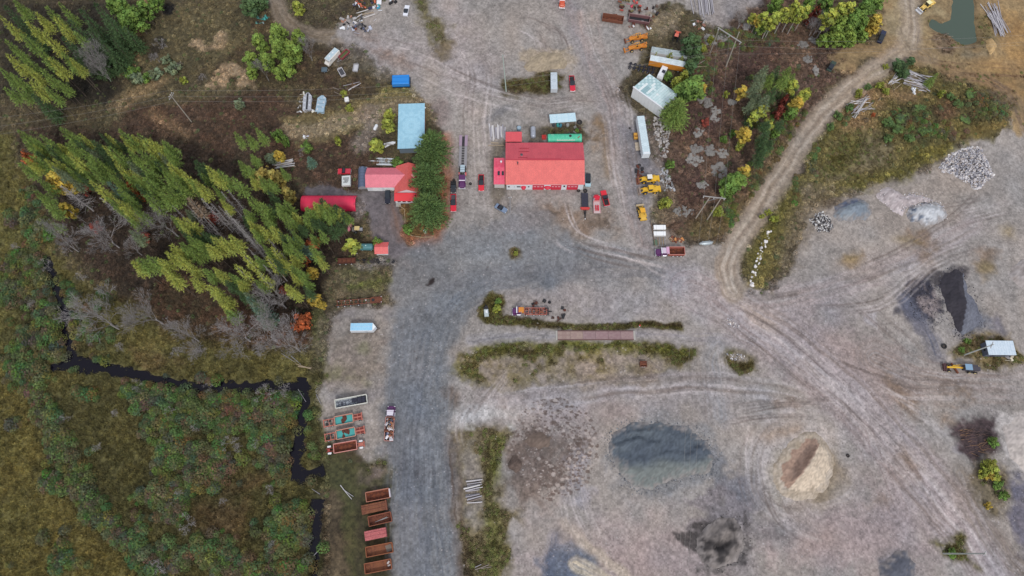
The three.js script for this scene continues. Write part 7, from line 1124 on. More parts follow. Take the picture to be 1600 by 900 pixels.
{ // purple rig with scrap load on the asphalt
  const [o, L] = veh('dump_truck', 'purple lorry driving up the asphalt with a box full of scrap', 'dump truck', 612, 635, 608.5, 690), e = L / 2, r = rng(61); rigCab(o, e - .1, e * .42, PURPLE, 2.5, { visor: mat(222, 212, 226, .3), roof: mat(212, 206, 216, .3) }); openBox(o, L * .66, 2.4, 1.1, 1.4, mat(120, 82, 84, .8), { x: -e * .33, inside: RUSTD, rim: mat(188, 138, 130, .7) }); part('chassis', frameRails(L * .94, -.2, .75), BLACK, o); wheels(o, [[e * .78, 1.05], [e * .78, -1.05]], .52, .34); axles(o, [-e * .3, -e * .55, -e * .8], 2.5, .52);
  const pal = [mat(206, 198, 200, .6), RUST, mat(150, 132, 116, .8), mat(226, 222, 226, .5), mat(168, 110, 80, .9), DGREY, mat(88, 92, 130, .6)];
  for (let k = 0; k < 46; k++) { const x = -e * .33 + (r() - .5) * L * .6, w = x < -e * .75 ? [3, 6, 3][k % 3] : Math.floor(r() * pal.length); part('scrap_piece', mv(new THREE.BoxGeometry(.3 + r() * 1.1, .15 + r() * .5, .25 + r() * .7), x, 2.2 + r() * .7, (r() - .5) * 1.9, r() * 2, r() * 3, r()), pal[w], o); }
}
{ // purple wrecker with an ochre box behind the cab
  const [o, L] = veh('boom_truck', 'stripped purple lorry with rusty frame and ochre crate on the weighbridge verge', 'truck', 800, 487, 857, 487), e = L / 2; rigCab(o, e - .2, e * .52, PURPLE, 2.5, {}); part('crate', cbx(1.7, 1.0, 1.7, e * .5, 2.0, .0, .06), mat(206, 132, 52, .7), o); part('chassis', [...frameRails(L * .8, -e * .25, .8, .5), ...[...Array(7)].map((_, k) => bx(.2, .18, 2.2, -e * .9 + k * L * .1, 1.0, 0))], SALM, o); part('side_beam', [bx(L * .6, .4, .2, -e * .32, 1.0, 1.1), bx(L * .56, .34, .2, -e * .32, 1.0, -1.1)], SALM, o); part('winch', [cyl(.3, .3, 1, -e * .1, 1.3, 0, 10, 'z'), bx(.8, .5, .8, -e * .35, 1.1, .2), bx(1, .4, .7, -e * .6, 1.1, -.3)], RUST, o); wheels(o, [[e * .8, 1.05], [e * .8, -1.05]], .52, .34); axles(o, [e * .2, -e * .2, -e * .5, -e * .82], 2.5, .5); part('rear_rack', [bx(.3, 1.1, 2.4, -e * .98, .6, 0), bx(.9, .14, .3, -e * .9, 1.7, .9)], BLACK, o);
}
{ const [o, L] = veh('dump_truck', 'orange red lorry cut by the top edge of the yard', 'dump truck', 878, 12, 879, -20), e = L / 2; rigCab(o, e, e * .3, paint(206, 96, 70), 2.4, {}); openBox(o, L * .56, 2.4, 1.1, 1.2, SALM, { x: -e * .42, inside: RUSTB }); wheels(o, [[e * .7, 1], [e * .7, -1]], .5, .34); axles(o, [-e * .3, -e * .7], 2.4, .5); part('chassis', frameRails(L * .9, -.2, .75), BLACK, o); }
// ---- trailers
{ const [o, L] = veh('enclosed_trailer', 'pale blue enclosed trailer with a white pointed nose', 'trailer', 585.5, 511, 545, 511.5, null, 2.2), e = L / 2 - .6, s = new THREE.Shape([[-e, -1.25], [e, -1.25], [e + 1, 0], [e, 1.25], [-e, 1.25]].map(([a, b]) => new THREE.Vector2(a, b))); part('body', new THREE.ExtrudeGeometry(s, { depth: 2.0, bevelEnabled: true, bevelSize: .05, bevelThickness: .05, bevelSegments: 1 }).rotateX(-Math.PI / 2).translate(0, .6, 0), mat(222, 226, 232, .4), o); mpart('roof', cbx(e * 2 - .1, .1, 2.4, 0, 2.64, 0, .04), weathered(150, 202, 232, 162, 210, 238, 3, .4, 40), o); part('nose_cap', new THREE.ExtrudeGeometry(new THREE.Shape([[e, -1.2], [e + .95, 0], [e, 1.2]].map(([a, b]) => new THREE.Vector2(a, b))), { depth: .1, bevelEnabled: false }).rotateX(-Math.PI / 2).translate(0, 2.66, 0), mat(234, 240, 246, .4), o); part('drawbar', [bar([e, .5, .8], [e + 1.9, .5, 0], .07), bar([e, .5, -.8], [e + 1.9, .5, 0], .07)], BLACK, o); axles(o, [-e * .1, -e * .35], 2.4, .36); part('side_door', bx(1, 1.7, .06, e * .4, .8, 1.3), mat(200, 206, 214, .4), o); part('roof_ridge', bx(e * 2, .06, .1, 0, 2.74, 0), mat(190, 216, 232, .4), o); }
{ const [o, L] = veh('dump_trailer', 'white end dump trailer half full of dark dirt', 'trailer', 574, 623, 524, 632, null, 1.8), e = L / 2; openBox(o, L * .98, 2.4, .9, 1.5, mat(206, 208, 204, .5), { inside: weathered(150, 156, 164, 70, 72, 82, 3, .8, 41), rim: mat(224, 222, 210, .5), ribs: 9 }); mpart('load', [cbx(L * .26, .9, 2.1, e * .62, 1.1, 0, .2), bx(L * .2, .3, 1.2, e * .2, 1.05, -.4)], weathered(44, 46, 60, 62, 62, 74, 2, .95, 42), o); part('tarp_bow', [0, 1, 2].map((k) => bar([e * (.4 + k * .25), 2.45, -1.25], [e * (.4 + k * .25), 2.45, 1.25], .05)), BLACK, o); axles(o, [-e * .8, -e * .55, -e * .3], 2.5, .5); part('landing_leg', [bx(.15, .9, .15, e * .6, 0, .8), bx(.15, .9, .15, e * .6, 0, -.8)], STEEL, o); }
const RIGS = [[[566, 650], [505, 662], 'northern'], [[570, 671], [507, 684], 'middle']];
for (const [f, b, w] of RIGS) { // salmon framed trailers that carry a teal bin
  const [o, L] = veh('bin_trailer', `salmon framed trailer with a teal lined bin, ${w} of the two`, 'trailer', ...f, ...b, 'salmon trailers with teal bins', 1.2), e = L / 2;
  part('front_frame', [...frameRails(L * .26, e * .76, 1.0, .9), ...[0, 1, 2].map((k) => bx(.16, .18, 2, e * (.56 + k * .2), 1.05, 0)), bx(L * .24, .12, .4, e * .76, 1.1, 0), bx(.3, .3, 2.5, e * .97, .9, 0)], SALMON, o); part('front_deck', bx(L * .18, .06, 1.5, e * .78, .95, 0), mat(120, 52, 46, .8), o);
  openBox(o, L * .46, 2.5, .7, .8, SALMON, { x: e * .06, inside: TEAL, rim: mat(200, 150, 130, .7), ribs: 5, name: 'bin' }); const r = rng(w.length); part('rust_heap', [...Array(7)].map((_, k) => mv(rockGeo(700 + k, [.45, .2, .7]), e * .06 + (r() - .5) * 1.6, .95, (r() - .5) * 1.8)), DARKRUST, o);
  part('rear_frame', [prof([[-e * .42, .8], [-e * .42, 1.15], [-e * .7, 1.0], [-e, 1.0], [-e, .75]], .25, 1.0), prof([[-e * .42, .8], [-e * .42, 1.15], [-e * .7, 1.0], [-e, 1.0], [-e, .75]], .25, -1.0), bx(.2, .2, 2.2, -e * .7, .9, 0), bx(.24, .3, 2.4, -e * .98, .75, 0), bx(.2, .2, 2.2, -e * .5, .9, 0)], SALMON, o); part('valve_box', [bx(.7, .4, .6, -e * .82, .9, .3), bx(.5, .4, .5, -e * .65, .9, -.4)], BLACK, o); axles(o, [-e * .85, -e * .58, -e * .32, e * .85], 2.5, .42);
}
{ const [o, L] = veh('bin_trailer', 'salmon trailer with a rust floored box and white fenders, southernmost of its row', 'trailer', 570, 693, 509, 704, null, 1.3), e = L / 2; openBox(o, L * .58, 2.5, .8, 1.3, SALMON, { x: e * .02, inside: RUSTD, rim: mat(216, 152, 142, .7) }); part('tongue', [...frameRails(L * .2, e * .8, .9, .45), bx(.3, .3, 1.8, e * .95, .85, 0), bx(L * .14, .1, .9, e * .8, 1.05, 0)], SALMON, o); part('rear_frame', [...frameRails(L * .2, -e * .8, .9, .45), bx(.7, .4, .8, -e * .85, .95, 0)], mat(150, 60, 56, .7), o); part('fender', [[e * .8, 1], [e * .8, -1], [-e * .82, 1], [-e * .82, -1]].map(([x, z]) => cbx(1.1, .2, .55, x, 1.05, z, .06)), mat(226, 224, 226, .5), o); axles(o, [e * .8, -e * .82, -e * .55], 2.5, .48); }
{ const [o, L] = veh('trailer_frame', 'bare rust red trailer frame with four wheels on the kerb side', 'trailer', 597, 468, 525, 474, null, 1), e = L / 2; part('rail', frameRails(L, 0, .85, .75), RUST, o); part('crossmember', [...Array(9)].map((_, k) => bx(.2, .18, 1.9, -e + .4 + k * L * .09, .9, 0)), RUST, o); mpart('front_deck', [cbx(L * .24, .16, 2.2, e * .76, 1.08, 0, .03)], RUSTB, o); part('pin_plate', cyl(.5, .5, .1, e * .62, 1.25, 0, 10), BLACK, o); part('marker_lamp', [bx(.2, .2, .2, e * .97, 1.2, .9), bx(.2, .2, .2, e * .97, 1.2, -.9), bx(.3, .1, .3, e * .3, 1.1, -.2)], WHITE, o); axles(o, [-e * .92, -e * .64, -e * .38, -e * .04], 2.4, .5); }
{ const [o, L] = veh('trailer_frame', 'short rust brown bogie frame south of the teal tank', 'trailer', 556, 407, 527, 408, null, 1), e = L / 2; mpart('deck', [cbx(L * .96, .2, 1.9, 0, .9, 0, .03)], RUSTB, o); part('rail', [bx(L, .3, .2, 0, 1, .85), bx(L, .3, .2, 0, 1, -.85), bx(.25, .3, 1.8, 0, 1.05, 0), bx(.25, .3, 1.8, -e * .5, 1.05, 0), bx(.25, .3, 1.8, e * .5, 1.05, 0)], DARKRUST, o); axles(o, [-e * .75, -e * .1, e * .5], 2.2, .46); part('hitch', bar([e, .8, 0], [e + 1.2, .7, 0], .12), BLACK, o); }
function boxTrailer(label, fx, fy, rx, ry, h, W, roofM, sideM, nAx = 2, extra) { const [o, L] = veh('semi_trailer', label, 'trailer', fx, fy, rx, ry, null, h), e = L / 2; part('body', cbx(L, h - 1.0, W, 0, .98, 0, .05), sideM, o); mpart('roof', [cbx(L - .05, .08, W - .05, 0, h - .04, 0, .03), ...[...Array(Math.floor(L / 1.3))].map((_, k) => bx(.05, .03, W - .1, -e + .8 + k * 1.3, h + .03, 0))], roofM, o); part('chassis', frameRails(L * .96, 0, .72, .6), BLACK, o); axles(o, [...Array(nAx)].map((_, k) => -e * .85 + k * 1.3), W, .5); part('landing_leg', [bx(.16, .9, .16, e * .55, 0, .7), bx(.16, .9, .16, e * .55, 0, -.7)], STEEL, o); part('rear_door', [bx(.06, h - 1.2, W * .46, -e - .02, 1.05, W * .24), bx(.06, h - 1.2, W * .46, -e - .02, 1.05, -W * .24)], sideM, o); if (extra) extra(o, e, W, h); return o; }
boxTrailer('very long white box trailer parked on the asphalt below the white shed', 1001, 181, 1010.5, 240, 3.9, 2.6, weathered(206, 222, 228, 190, 206, 212, 4, .5, 43), mat(226, 232, 236, .5), 2, (o, e, W, h) => part('rear_frame', [bx(.12, .2, W, -e - .04, h - .25, 0), bx(.5, .06, W * .8, -e + .4, h + .06, 0)], WHITE, o));
boxTrailer('grey roofed old trailer, northern of the two side by side', 1018, 77, 1074, 86, 3.6, 2.6, weathered(176, 186, 190, 150, 160, 160, 3, .6, 44), mat(190, 196, 200, .6));
boxTrailer('white roofed old trailer with an orange flank', 1016, 90, 1073, 101, 3.7, 2.6, weathered(216, 226, 230, 196, 208, 212, 3, .5, 45), mat(212, 138, 52, .6));
boxTrailer('pale silver box trailer standing in the northern verge', 866, 139, 865.5, 113, 3.2, 2.4, weathered(196, 206, 214, 180, 190, 198, 3, .5, 46), mat(196, 202, 208, .5), 1);
{ const [o, L] = veh('camper_trailer', 'small white camper with a dark roof hatch', 'camper', 1031, 121, 1039, 105, null, 2), e = L / 2; part('body', prof([[-e, .6], [e, .6], [e + .1, 1.5], [e - .3, 2.4], [-e, 2.4]], 2.2), WHITE, o); part('roof_hatch', cbx(1.4, .08, 1.2, -.2, 2.4, -.3, .03), mat(40, 44, 62, .4), o); part('window', bx(1.2, .6, .05, .2, 1.5, 1.12), GLASS, o); part('hitch', bar([e, .5, 0], [e + 1.2, .5, 0], .08), BLACK, o); axles(o, [0], 2.2, .34); }
{ const [o, L] = veh('motorhome', 'old white motorhome parked in the western scrub', 'motorhome', 508.5, 96.5, 527, 77, null, 2.6), e = L / 2; part('body', cbx(L * .8, 2.3, 2.4, -e * .18, .7, 0, .12), mat(228, 224, 218, .5), o); part('cab', prof([[e * .55, .55], [e, .55], [e, 1.1], [e * .86, 1.4], [e * .72, 1.9], [e * .55, 1.9]], 2.1), mat(226, 220, 214, .5), o); part('overcab_bunk', cbx(1.3, .8, 2.4, e * .56, 2.15, 0, .12), WHITE, o); mpart('roof', [cbx(L * .84, .1, 1.9, -e * .12, 3.0, 0, .04)], weathered(176, 196, 206, 196, 210, 216, 3, .5, 47), o); for (const x of [-.9, .9]) part('roof_vent', cbx(.6, .16, .6, x, 3.1, 0, .04), WHITE, o); part('windshield', mv(new THREE.BoxGeometry(.06, .6, 1.8), e * .79, 1.66, 0, 0, 0, .7), GLASS, o); part('window', [bx(1.1, .6, .05, -.4, 1.7, 1.2), bx(.7, .6, .05, -2.2, 1.7, 1.2)], GLASS, o); part('door', bx(.7, 1.7, .05, 1.1, .8, 1.21), BLACK, o); wheels(o, [[e * .74, .9], [e * .74, -.9], [-e * .45, .95], [-e * .45, -.95]], .4, .28); }
function smallTrailer(label, m, fx, fy, rx, ry, h = .6, inside = m) { const [o, L] = veh('utility_trailer', label, 'trailer', fx, fy, rx, ry, null, .7), e = L / 2; openBox(o, L * .72, 1.7, .55, h, m, { x: -e * .28, inside, ribs: 3, splay: .02 }); part('drawbar', [bar([e * .44, .5, .7], [e, .45, 0], .06), bar([e * .44, .5, -.7], [e, .45, 0], .06)], GREYTIMBER, o); wheels(o, [[-e * .3, .98], [-e * .3, -.98]], .34, .22); return o; }
smallTrailer('dark red utility trailer of junk beside the motorhome', mat(150, 66, 76, .8), 527, 96, 544, 80, .7, mat(84, 96, 58, .9));
smallTrailer('pale cart with a dark drum in the western scrub', mat(196, 192, 196, .7), 528.5, 104, 537, 119, .8, DGREY);
smallTrailer('dull blue low cart below the motorhome', mat(92, 108, 120, .8), 514, 109, 503, 109, .4);
smallTrailer('weathered grey box cart above the fallen poles', mat(166, 164, 168, .8), 558, 97, 555, 112, .6, mat(196, 196, 200, .7));
smallTrailer('white boat shaped cart lying in the western scrub', mat(230, 230, 230, .5), 547, 155, 539, 156.5, .5);
{ const p = at(626.5, 127, 1.3), o = thing('covered_trailer', 'trailer under a bright blue tarpaulin on the dry grass', 'trailer', [p.x, 0, p.z], 0.04); part('tarpaulin', cbx(6.2, 2.0, 4.0, 0, .5, 0, .18), mat(34, 132, 214, .45), o); part('tarp_seam', [bx(6, .05, .1, 0, 2.5, .9), bx(6, .05, .1, 0, 2.5, -.9)], mat(24, 110, 190, .5), o); part('skirt', bx(6.6, .5, 4.2, .1, .3, 0), mat(24, 40, 60, .8), o); part('drawbar', [bar([-3, .5, .8], [-5.2, .5, 0], .08), bar([-3, .5, -.8], [-5.2, .5, 0], .08), bx(.6, .5, 1.4, -3.6, .4, 0)], BLACK, o); axles(o, [.3, 1.2], 4.0, .4); }
// ---- roll-off boxes along the southern road
const boxM = { dark: RUSTD, brown: RUSTB, ochre: ROX };
function rollOff(label, fx, fy, rx, ry, m, inside, over, extra) { const [o, L] = veh('dump_box', label, 'dump box', fx, fy, rx, ry, 'dump boxes beside the southern road', over ? 1.4 : 1.5), W = 2.5, h = 1.4; if (over) { mpart('box_floor', cbx(L, .16, W, 0, h - .1, 0, .04), inside, o); mpart('box_side', [bx(L, h, .1, 0, 0, W / 2), bx(L, h, .1, 0, 0, -W / 2), bx(.1, h, W, L / 2, 0, 0), bx(.1, h, W, -L / 2, 0, 0)], inside, o); for (const s of [-1, 1]) part('runner', bx(L, .2, .2, 0, h + .05, s * .5), m, o); for (let k = 0; k < 8; k++) part('rib', bx(.12, .12, W - .1, -L / 2 + .5 + k * (L - 1) / 7, h + .04, 0), m, o); } else openBox(o, L, W, .2, h, m, { inside, rim: m, ribs: 7 }); if (extra) extra(o, L, W, h); return o; }
rollOff('dark rusty dump box with a white tailgate, top of the southern row', 608, 770, 572, 777, mat(176, 118, 98, .8), RUSTD, false, (o, L, W) => part('tailgate', bx(.3, 1.5, W - .1, L / 2 + .16, .2, 0), mat(206, 198, 204, .6), o));
rollOff('upturned rust brown dump box, second in the southern row', 603, 789, 565, 797, RUST, ROX, true, (o, L, W) => part('lip', bx(.3, 1.6, W + .4, L / 2 + .1, 0, 0), RUST, o));
rollOff('rusty dump box with a bar lying in it, third in the southern row', 611, 807, 576, 815, mat(140, 84, 64, .9), RUSTB, false, (o, L) => part('loose_bar', [bar([-L * .25, .5, .5], [L * .3, .6, -.2], .1), bar([0, .5, .3], [L * .36, .7, 0], .07)], GREYTIMBER, o));
rollOff('upturned pink painted dump box in the southern row', 603, 831, 570, 838, PINKT, PINKT, true);
rollOff('ochre rusty dump box second from the bottom of the row', 613, 855, 572, 863, mat(150, 92, 62, .9), ROX, false, (o, L) => part('grey_sheet', bx(L * .22, .06, 1.8, L * .34, .35, 0, .2), mat(120, 112, 104, .9), o));
rollOff('ochre rusty dump box at the bottom of the southern row', 611, 881, 570, 889, mat(150, 92, 66, .9), ROX, false, (o, L) => part('loose_plate', [bx(.9, .08, .5, L * .38, .45, -.5, .8), bx(.8, .08, .4, L * .4, .5, .3, .2)], mat(196, 190, 188, .7), o));
rollOff('dark maroon dump box beside the orange skidders', 942, 25, 974, 30, RUST, RUSTD, false).visible = true;
// ---- yellow plant
function loader(label, m, fx, fy, rx, ry, { bucketM = DGREY, cabM = m, group, roof = mat(226, 222, 214, .5) } = {}) {
  const [o, L] = veh('wheel_loader', label, 'wheel loader', fx, fy, rx, ry, group, 1.6), e = L / 2;
  part('engine_cover', prof([[-e, 1.0], [-e * .25, 1.0], [-e * .25, 2.1], [-e * .8, 1.9], [-e, 1.6]], 1.7, 0, .12), m, o); part('counterweight', cbx(.5, .8, 2.3, -e * .96, .8, 0, .08), m, o);
  part('cab', prof([[-e * .28, 1.3], [e * .08, 1.3], [e * .06, 2.9], [-e * .25, 2.9]], 1.5, 0, .08), GLASS, o); part('cab_roof', cbx(1.7, .16, 1.7, -e * .1, 2.9, 0, .06), roof, o); part('platform', cbx(1.8, .2, 2.3, -e * .1, 1.2, 0, .04), m, o);
  part('front_frame', cbx(e * .5, .8, 1.1, e * .3, .8, 0, .08), m, o);
  for (const s of [-1, 1]) { part('lift_arm', prof([[e * .2, 1.7], [e * .4, 1.9], [e * .82, .7], [e * .74, .55]], .22, s * .62, .04), m, o); part('fender', cbx(1.5, .12, .55, -e * .5, 1.6, s * 1.0, .05), m, o); }
  part('bucket', prof([[e * .74, .15], [e, .1], [e * .98, .25], [e * .82, .4], [e * .8, 1.0], [e * .9, 1.3], [e * .74, 1.15]], 2.7, 0, .03), bucketM, o); part('bucket_lip', bx(.16, .08, 2.75, e * .98, .1, 0), STEEL, o);
  wheels(o, [[e * .36, 1.02], [e * .36, -1.02], [-e * .5, 1.02], [-e * .5, -1.02]], .74, .56, 'wheel', m); part('exhaust', cyl(.07, .07, .9, -e * .5, 2.0, .4, 6), BLACK, o); part('lift_ram', [bar([e * .1, 1.3, .3], [e * .6, 1.3, .3], .07), bar([e * .1, 1.3, -.3], [e * .6, 1.3, -.3], .07)], STEEL, o); return o;
}
loader('yellow loader with grey arms and a rusty plate bucket, upper of the pair', YELLOW, 995, 280, 1030, 278, { bucketM: RUST });
loader('all yellow loader with a grey bucket, lower of the pair', YELLOW, 997, 297, 1032, 294, { roof: YELLOW, bucketM: mat(140, 124, 114, .8) });
loader('ochre yellow loader facing north beside the dirt bank', mat(212, 168, 62, .6), 1000, 317, 1006, 343, { roof: mat(226, 166, 44, .5), bucketM: mat(176, 158, 128, .8) });
loader('cream and yellow loader working beside the green pond', mat(232, 198, 112, .5), 1437, 15, 1459, 1, { bucketM: mat(206, 206, 210, .5), roof: mat(244, 230, 176, .5) });
{ const [o, L] = veh('road_grader', 'yellow road grader parked below the flat roofed hut', 'grader', 1475, 573, 1530, 577, null, 1.4), e = L / 2; part('main_beam', prof([[e * .8, 1.0], [e * .8, 1.35], [e * .3, 2.0], [-e * .1, 1.9], [-e * .1, 1.5], [e * .3, 1.6]], .5), YELLOW, o); part('cab', prof([[-e * .38, 1.4], [-e * .02, 1.4], [-e * .04, 3.1], [-e * .36, 3.1]], 1.6), mat(54, 58, 72, .5), o); part('cab_roof', cbx(2.2, .16, 1.9, -e * .22, 3.1, 0, .06), mat(128, 158, 184, .5), o); part('engine_cover', [prof([[-e, 1.1], [-e * .38, 1.1], [-e * .38, 2.2], [-e, 1.9]], 1.3), cbx(e * .5, .2, .5, -e * .66, 1.9, .9, .05)], mat(70, 66, 74, .7), o); part('side_panel', cbx(e * .62, .5, .16, -e * .66, 1.35, 1.0, .04), mat(236, 204, 120, .5), o); part('blade', mv(prof([[-.15, 0], [.15, .1], [.05, .6], [-.1, .65]], 3.6), e * .3, .2, 0, 0, .5), RUST, o); part('scarifier', [bx(.3, .9, 2.3, e * .96, .4, 0), bx(.3, .7, 2.5, e * .86, .5, 0), ...[-1, 0, 1].map((k) => bx(.5, .2, .2, e * .9, .9, k * .8))], mat(86, 58, 60, .8), o); part('front_axle', bx(.3, .3, 2, e * .66, .7, 0), mat(70, 50, 54, .8), o); part('side_rail', [bar([e * .5, 1.5, .6], [-e * .05, 1.1, 1.1], .12), bar([e * .6, 1.6, .2], [e * .1, 1.2, .9], .1)], YELLOW, o); wheels(o, [[e * .66, 1.05], [e * .66, -1.05], [-e * .5, 1.05], [-e * .5, -1.05], [-e * .82, 1.05], [-e * .82, -1.05]], .68, .42, 'wheel', mat(230, 210, 150, .5)); part('beacon', cyl(.12, .12, .24, e * .08, 2.0, 0, 8), mat(210, 120, 80, .4), o); }
for (const [fx, fy, rx, ry, w] of [[975, 62, 1013, 56, 'northern'], [974, 77, 1012, 70, 'southern']]) { // log skidders
  const [o, L] = veh('log_skidder', `orange yellow log skidder with an open cage, ${w} of the two`, 'skidder', fx, fy, rx, ry, 'log skidders', 1.4), e = L / 2, r = rng(w.length + 2); part('front_body', prof([[0, .9], [e * .5, .9], [e * .56, 1.5], [e * .1, 1.9], [0, 1.9]], 1.3), ORANGE, o); part('rear_body', prof([[-e * .9, .8], [-.1, .8], [-.1, 1.6], [-e * .6, 1.7], [-e * .9, 1.4]], 1.4), ORANGE, o);
  part('cage', [...[-1, 1].flatMap((s) => [bar([e * .05, 1.7, s * .7], [e * .02, 3, s * .65], .08), bar([-e * .32, 1.6, s * .7], [-e * .3, 3, s * .65], .08), bar([e * .02, 3, s * .65], [-e * .3, 3, s * .65], .09), bar([e * .5, 1.6, s * .7], [e * .02, 3, s * .65], .08)]), bar([e * .02, 3, .65], [e * .02, 3, -.65], .09), bar([-e * .3, 3, .65], [-e * .3, 3, -.65], .09), bar([-e * .1, 3, .65], [-e * .14, 3, -.65], .07)], mat(226, 160, 52, .6), o); part('arch', [bar([-e * .5, 1.6, .7], [-e * .85, 2.6, .3], .12), bar([-e * .5, 1.6, -.7], [-e * .85, 2.6, -.3], .12), bx(.3, .3, .9, -e * .85, 2.5, 0)], ORANGE, o); part('blade', prof([[e * .86, .2], [e * .92, .3], [e * .9, 1.0], [e * .84, .9]], 2.0), w === 'northern' ? RUST : ORANGE, o); part('blade_arm', [bar([e * .4, .9, .6], [e * .86, .5, .6], .12), bar([e * .4, .9, -.6], [e * .86, .5, -.6], .12)], ORANGE, o); part('seat', bx(.6, .6, .6, -e * .12, 1.7, 0), BLACK, o); wheels(o, [[e * .34, 1], [e * .34, -1], [-e * .45, 1], [-e * .45, -1]], .72, .55, 'wheel', mat(206, 180, 130, .6));
}
{ const [o, L] = veh('small_dozer', 'small orange red crawler in the brush by the dark tree', 'crawler', 1060, 48, 1055, 62, null, 1.2), e = L / 2; part('hood', cbx(e, .7, 1.2, e * .2, .9, 0, .1), mat(222, 96, 74, .5), o); part('canopy', cbx(1.4, .12, 1.5, -e * .35, 2.0, 0, .04), mat(238, 128, 104, .5), o); part('post', [[0, .6], [0, -.6], [-e * .7, .6], [-e * .7, -.6]].map(([x, z]) => bx(.1, .9, .1, x, 1.2, z)), BLACK, o); for (const s of [-1, 1]) part('track', prof([[-e, .25], [-e * .8, .05], [e * .7, .05], [e * .9, .3], [e * .7, .7], [-e * .8, .7]], .4, s * .85), BLACK, o); part('blade', bx(.14, .8, 2.4, e * 1.02, .1, 0), mat(206, 120, 100, .6), o); part('seat', bx(.5, .7, .5, -e * .4, 1, 0), BLACK, o); }
{ const p = at(1003, 106, .8), o = thing('axle_stack', 'rack of black axles and tyres beside the white shed', 'scrap', [p.x, 0, p.z], -0.28), r = rng(71); for (let k = 0; k < 6; k++) { part('axle', bar([-4.4 + k * 1.7, .8, -1.4], [-4.2 + k * 1.7, .9, 1.4], .16), mat(46, 46, 62, .8), o); wheels(o, [[-4.4 + k * 1.7, 1.2], [-4.3 + k * 1.7, -1.2], [-4.3 + k * 1.7, .3]], .5, .4, 'wheel', mat(120, 120, 130, .6)); } part('rail', [bx(10, .24, .2, 0, .5, .7), bx(10, .24, .2, 0, .5, -.7)], mat(44, 42, 54, .8), o); }
// ---- tanks, drums and odds and ends
{ const a = at(856, 215, 1.8), b = at(909, 214.5, 1.8), L = a.distanceTo(b), o = thing('tank_trailer', 'faded green long tank body lying behind the hall', 'tank', [(a.x + b.x) / 2, 0, (a.z + b.z) / 2], 0.01), s = new THREE.Shape(); s.absellipse(0, 0, 1.45, 1.0, 0, Math.PI * 2); mpart('tank', new THREE.ExtrudeGeometry(s, { depth: L - .4, bevelEnabled: true, bevelSize: .15, bevelThickness: .2, bevelSegments: 2, curveSegments: 14 }).rotateY(Math.PI / 2).translate(-L / 2 + .2, 1.35, 0), weathered(72, 184, 146, 96, 196, 162, 4, .5, 50), o); part('walkway', [bx(L * .54, .1, .5, .3, 2.0, 1.15), ...[...Array(8)].map((_, k) => bx(.2, .12, .56, -L * .22 + k * L * .07, 2.03, 1.15))], mat(216, 206, 196, .6), o); part('manhole', [cyl(.5, .5, .2, L * .16, 2.3, -.2, 12), bx(1, .1, .6, L * .2, 2.3, -.1)], BLACK, o); part('pale_patch', [cbx(1.6, .08, .9, L * .38, 2.33, .2, .03), bx(.9, .06, .6, -L * .36, 2.32, -.5)], mat(206, 214, 206, .6), o); part('red_cap', [cyl(.2, .2, .2, L * .42, 2.36, .1, 8), cyl(.2, .2, .2, L * .39, 2.36, .5, 8)], TAIL, o); for (const x of [-.3, .3]) part('cradle', bx(.5, .7, 2.2, x * L, 0, 0), BLACK, o); }
function tankThing(label, px, py, L, R, m, deg, name = 'storage_tank', legs = STEEL) { const p = at(px, py, R + .4), o = thing(name, label, 'tank', [p.x, 0, p.z], deg * DEG); part('shell', [cyl(R, R, L - R * 1.2, 0, R + .45, 0, 16, 'x'), new THREE.SphereGeometry(R, 16, 8).scale(.6, 1, 1).translate(-L / 2 + R * .6, R + .45, 0), new THREE.SphereGeometry(R, 16, 8).scale(.6, 1, 1).translate(L / 2 - R * .6, R + .45, 0)], m, o); part('leg', [-1, 1].flatMap((s) => [bx(.15, .8, .15, s * L * .3, 0, R * .7), bx(.15, .8, .15, s * L * .3, 0, -R * .7)]), legs, o); part('hatch', [cyl(.18, .18, .25, 0, R * 2 + .4, 0, 8)], legs, o); return o; }
tankThing('teal fuel tank on white legs beside the little hut', 572.5, 386, 4.8, 1.15, mat(78, 128, 132, .4), 0, 'fuel_tank', mat(206, 226, 224, .5));
tankThing('silver cylindrical tank on end legs behind the hall', 833, 207, 4.6, .95, mat(172, 176, 186, .35, .4), 90);
{ const p = at(811, 201, .6), o = thing('plastic_drum', 'blue grey drum at the corner of the hall store room', 'drum', [p.x, 0, p.z]); part('body', cyl(.75, .8, 1.3, 0, 0, 0, 14), mat(118, 142, 160, .5), o); part('lid', cyl(.7, .6, .16, 0, 1.3, 0, 14), mat(150, 170, 184, .5), o); }
{ const p = at(850, 214.5, .5), o = thing('red_crate', 'small red bin between silver and green tanks', 'bin', [p.x, 0, p.z]); openBox(o, 1.4, 1.2, 0, .9, mat(196, 66, 62, .7), { ribs: 3, splay: .02 }); }
[[872, 195, 'teal', TEAL, 'westernmost'], [875.5, 195.5, 'blue', mat(70, 130, 150, .5), 'second'], [887, 195, 'grey', mat(150, 150, 150, .6), 'easternmost grey'], [865, 194.5, 'dark', DGREY, 'dark']].forEach(([x, y, c, m, w]) => { const p = at(x, y, .8), o = thing('drum', `${w} ${c === w ? '' : c + ' '}drum under the front edge of the canopy`, 'drum', [p.x, 0, p.z]); part('body', cyl(.55, .55, 1.1, 0, 0, 0, 12), m, o); part('rim', [cyl(.58, .58, .07, 0, .36, 0, 12), cyl(.58, .58, .07, 0, .74, 0, 12), cyl(.58, .58, .06, 0, 1.06, 0, 12)], m, o); });
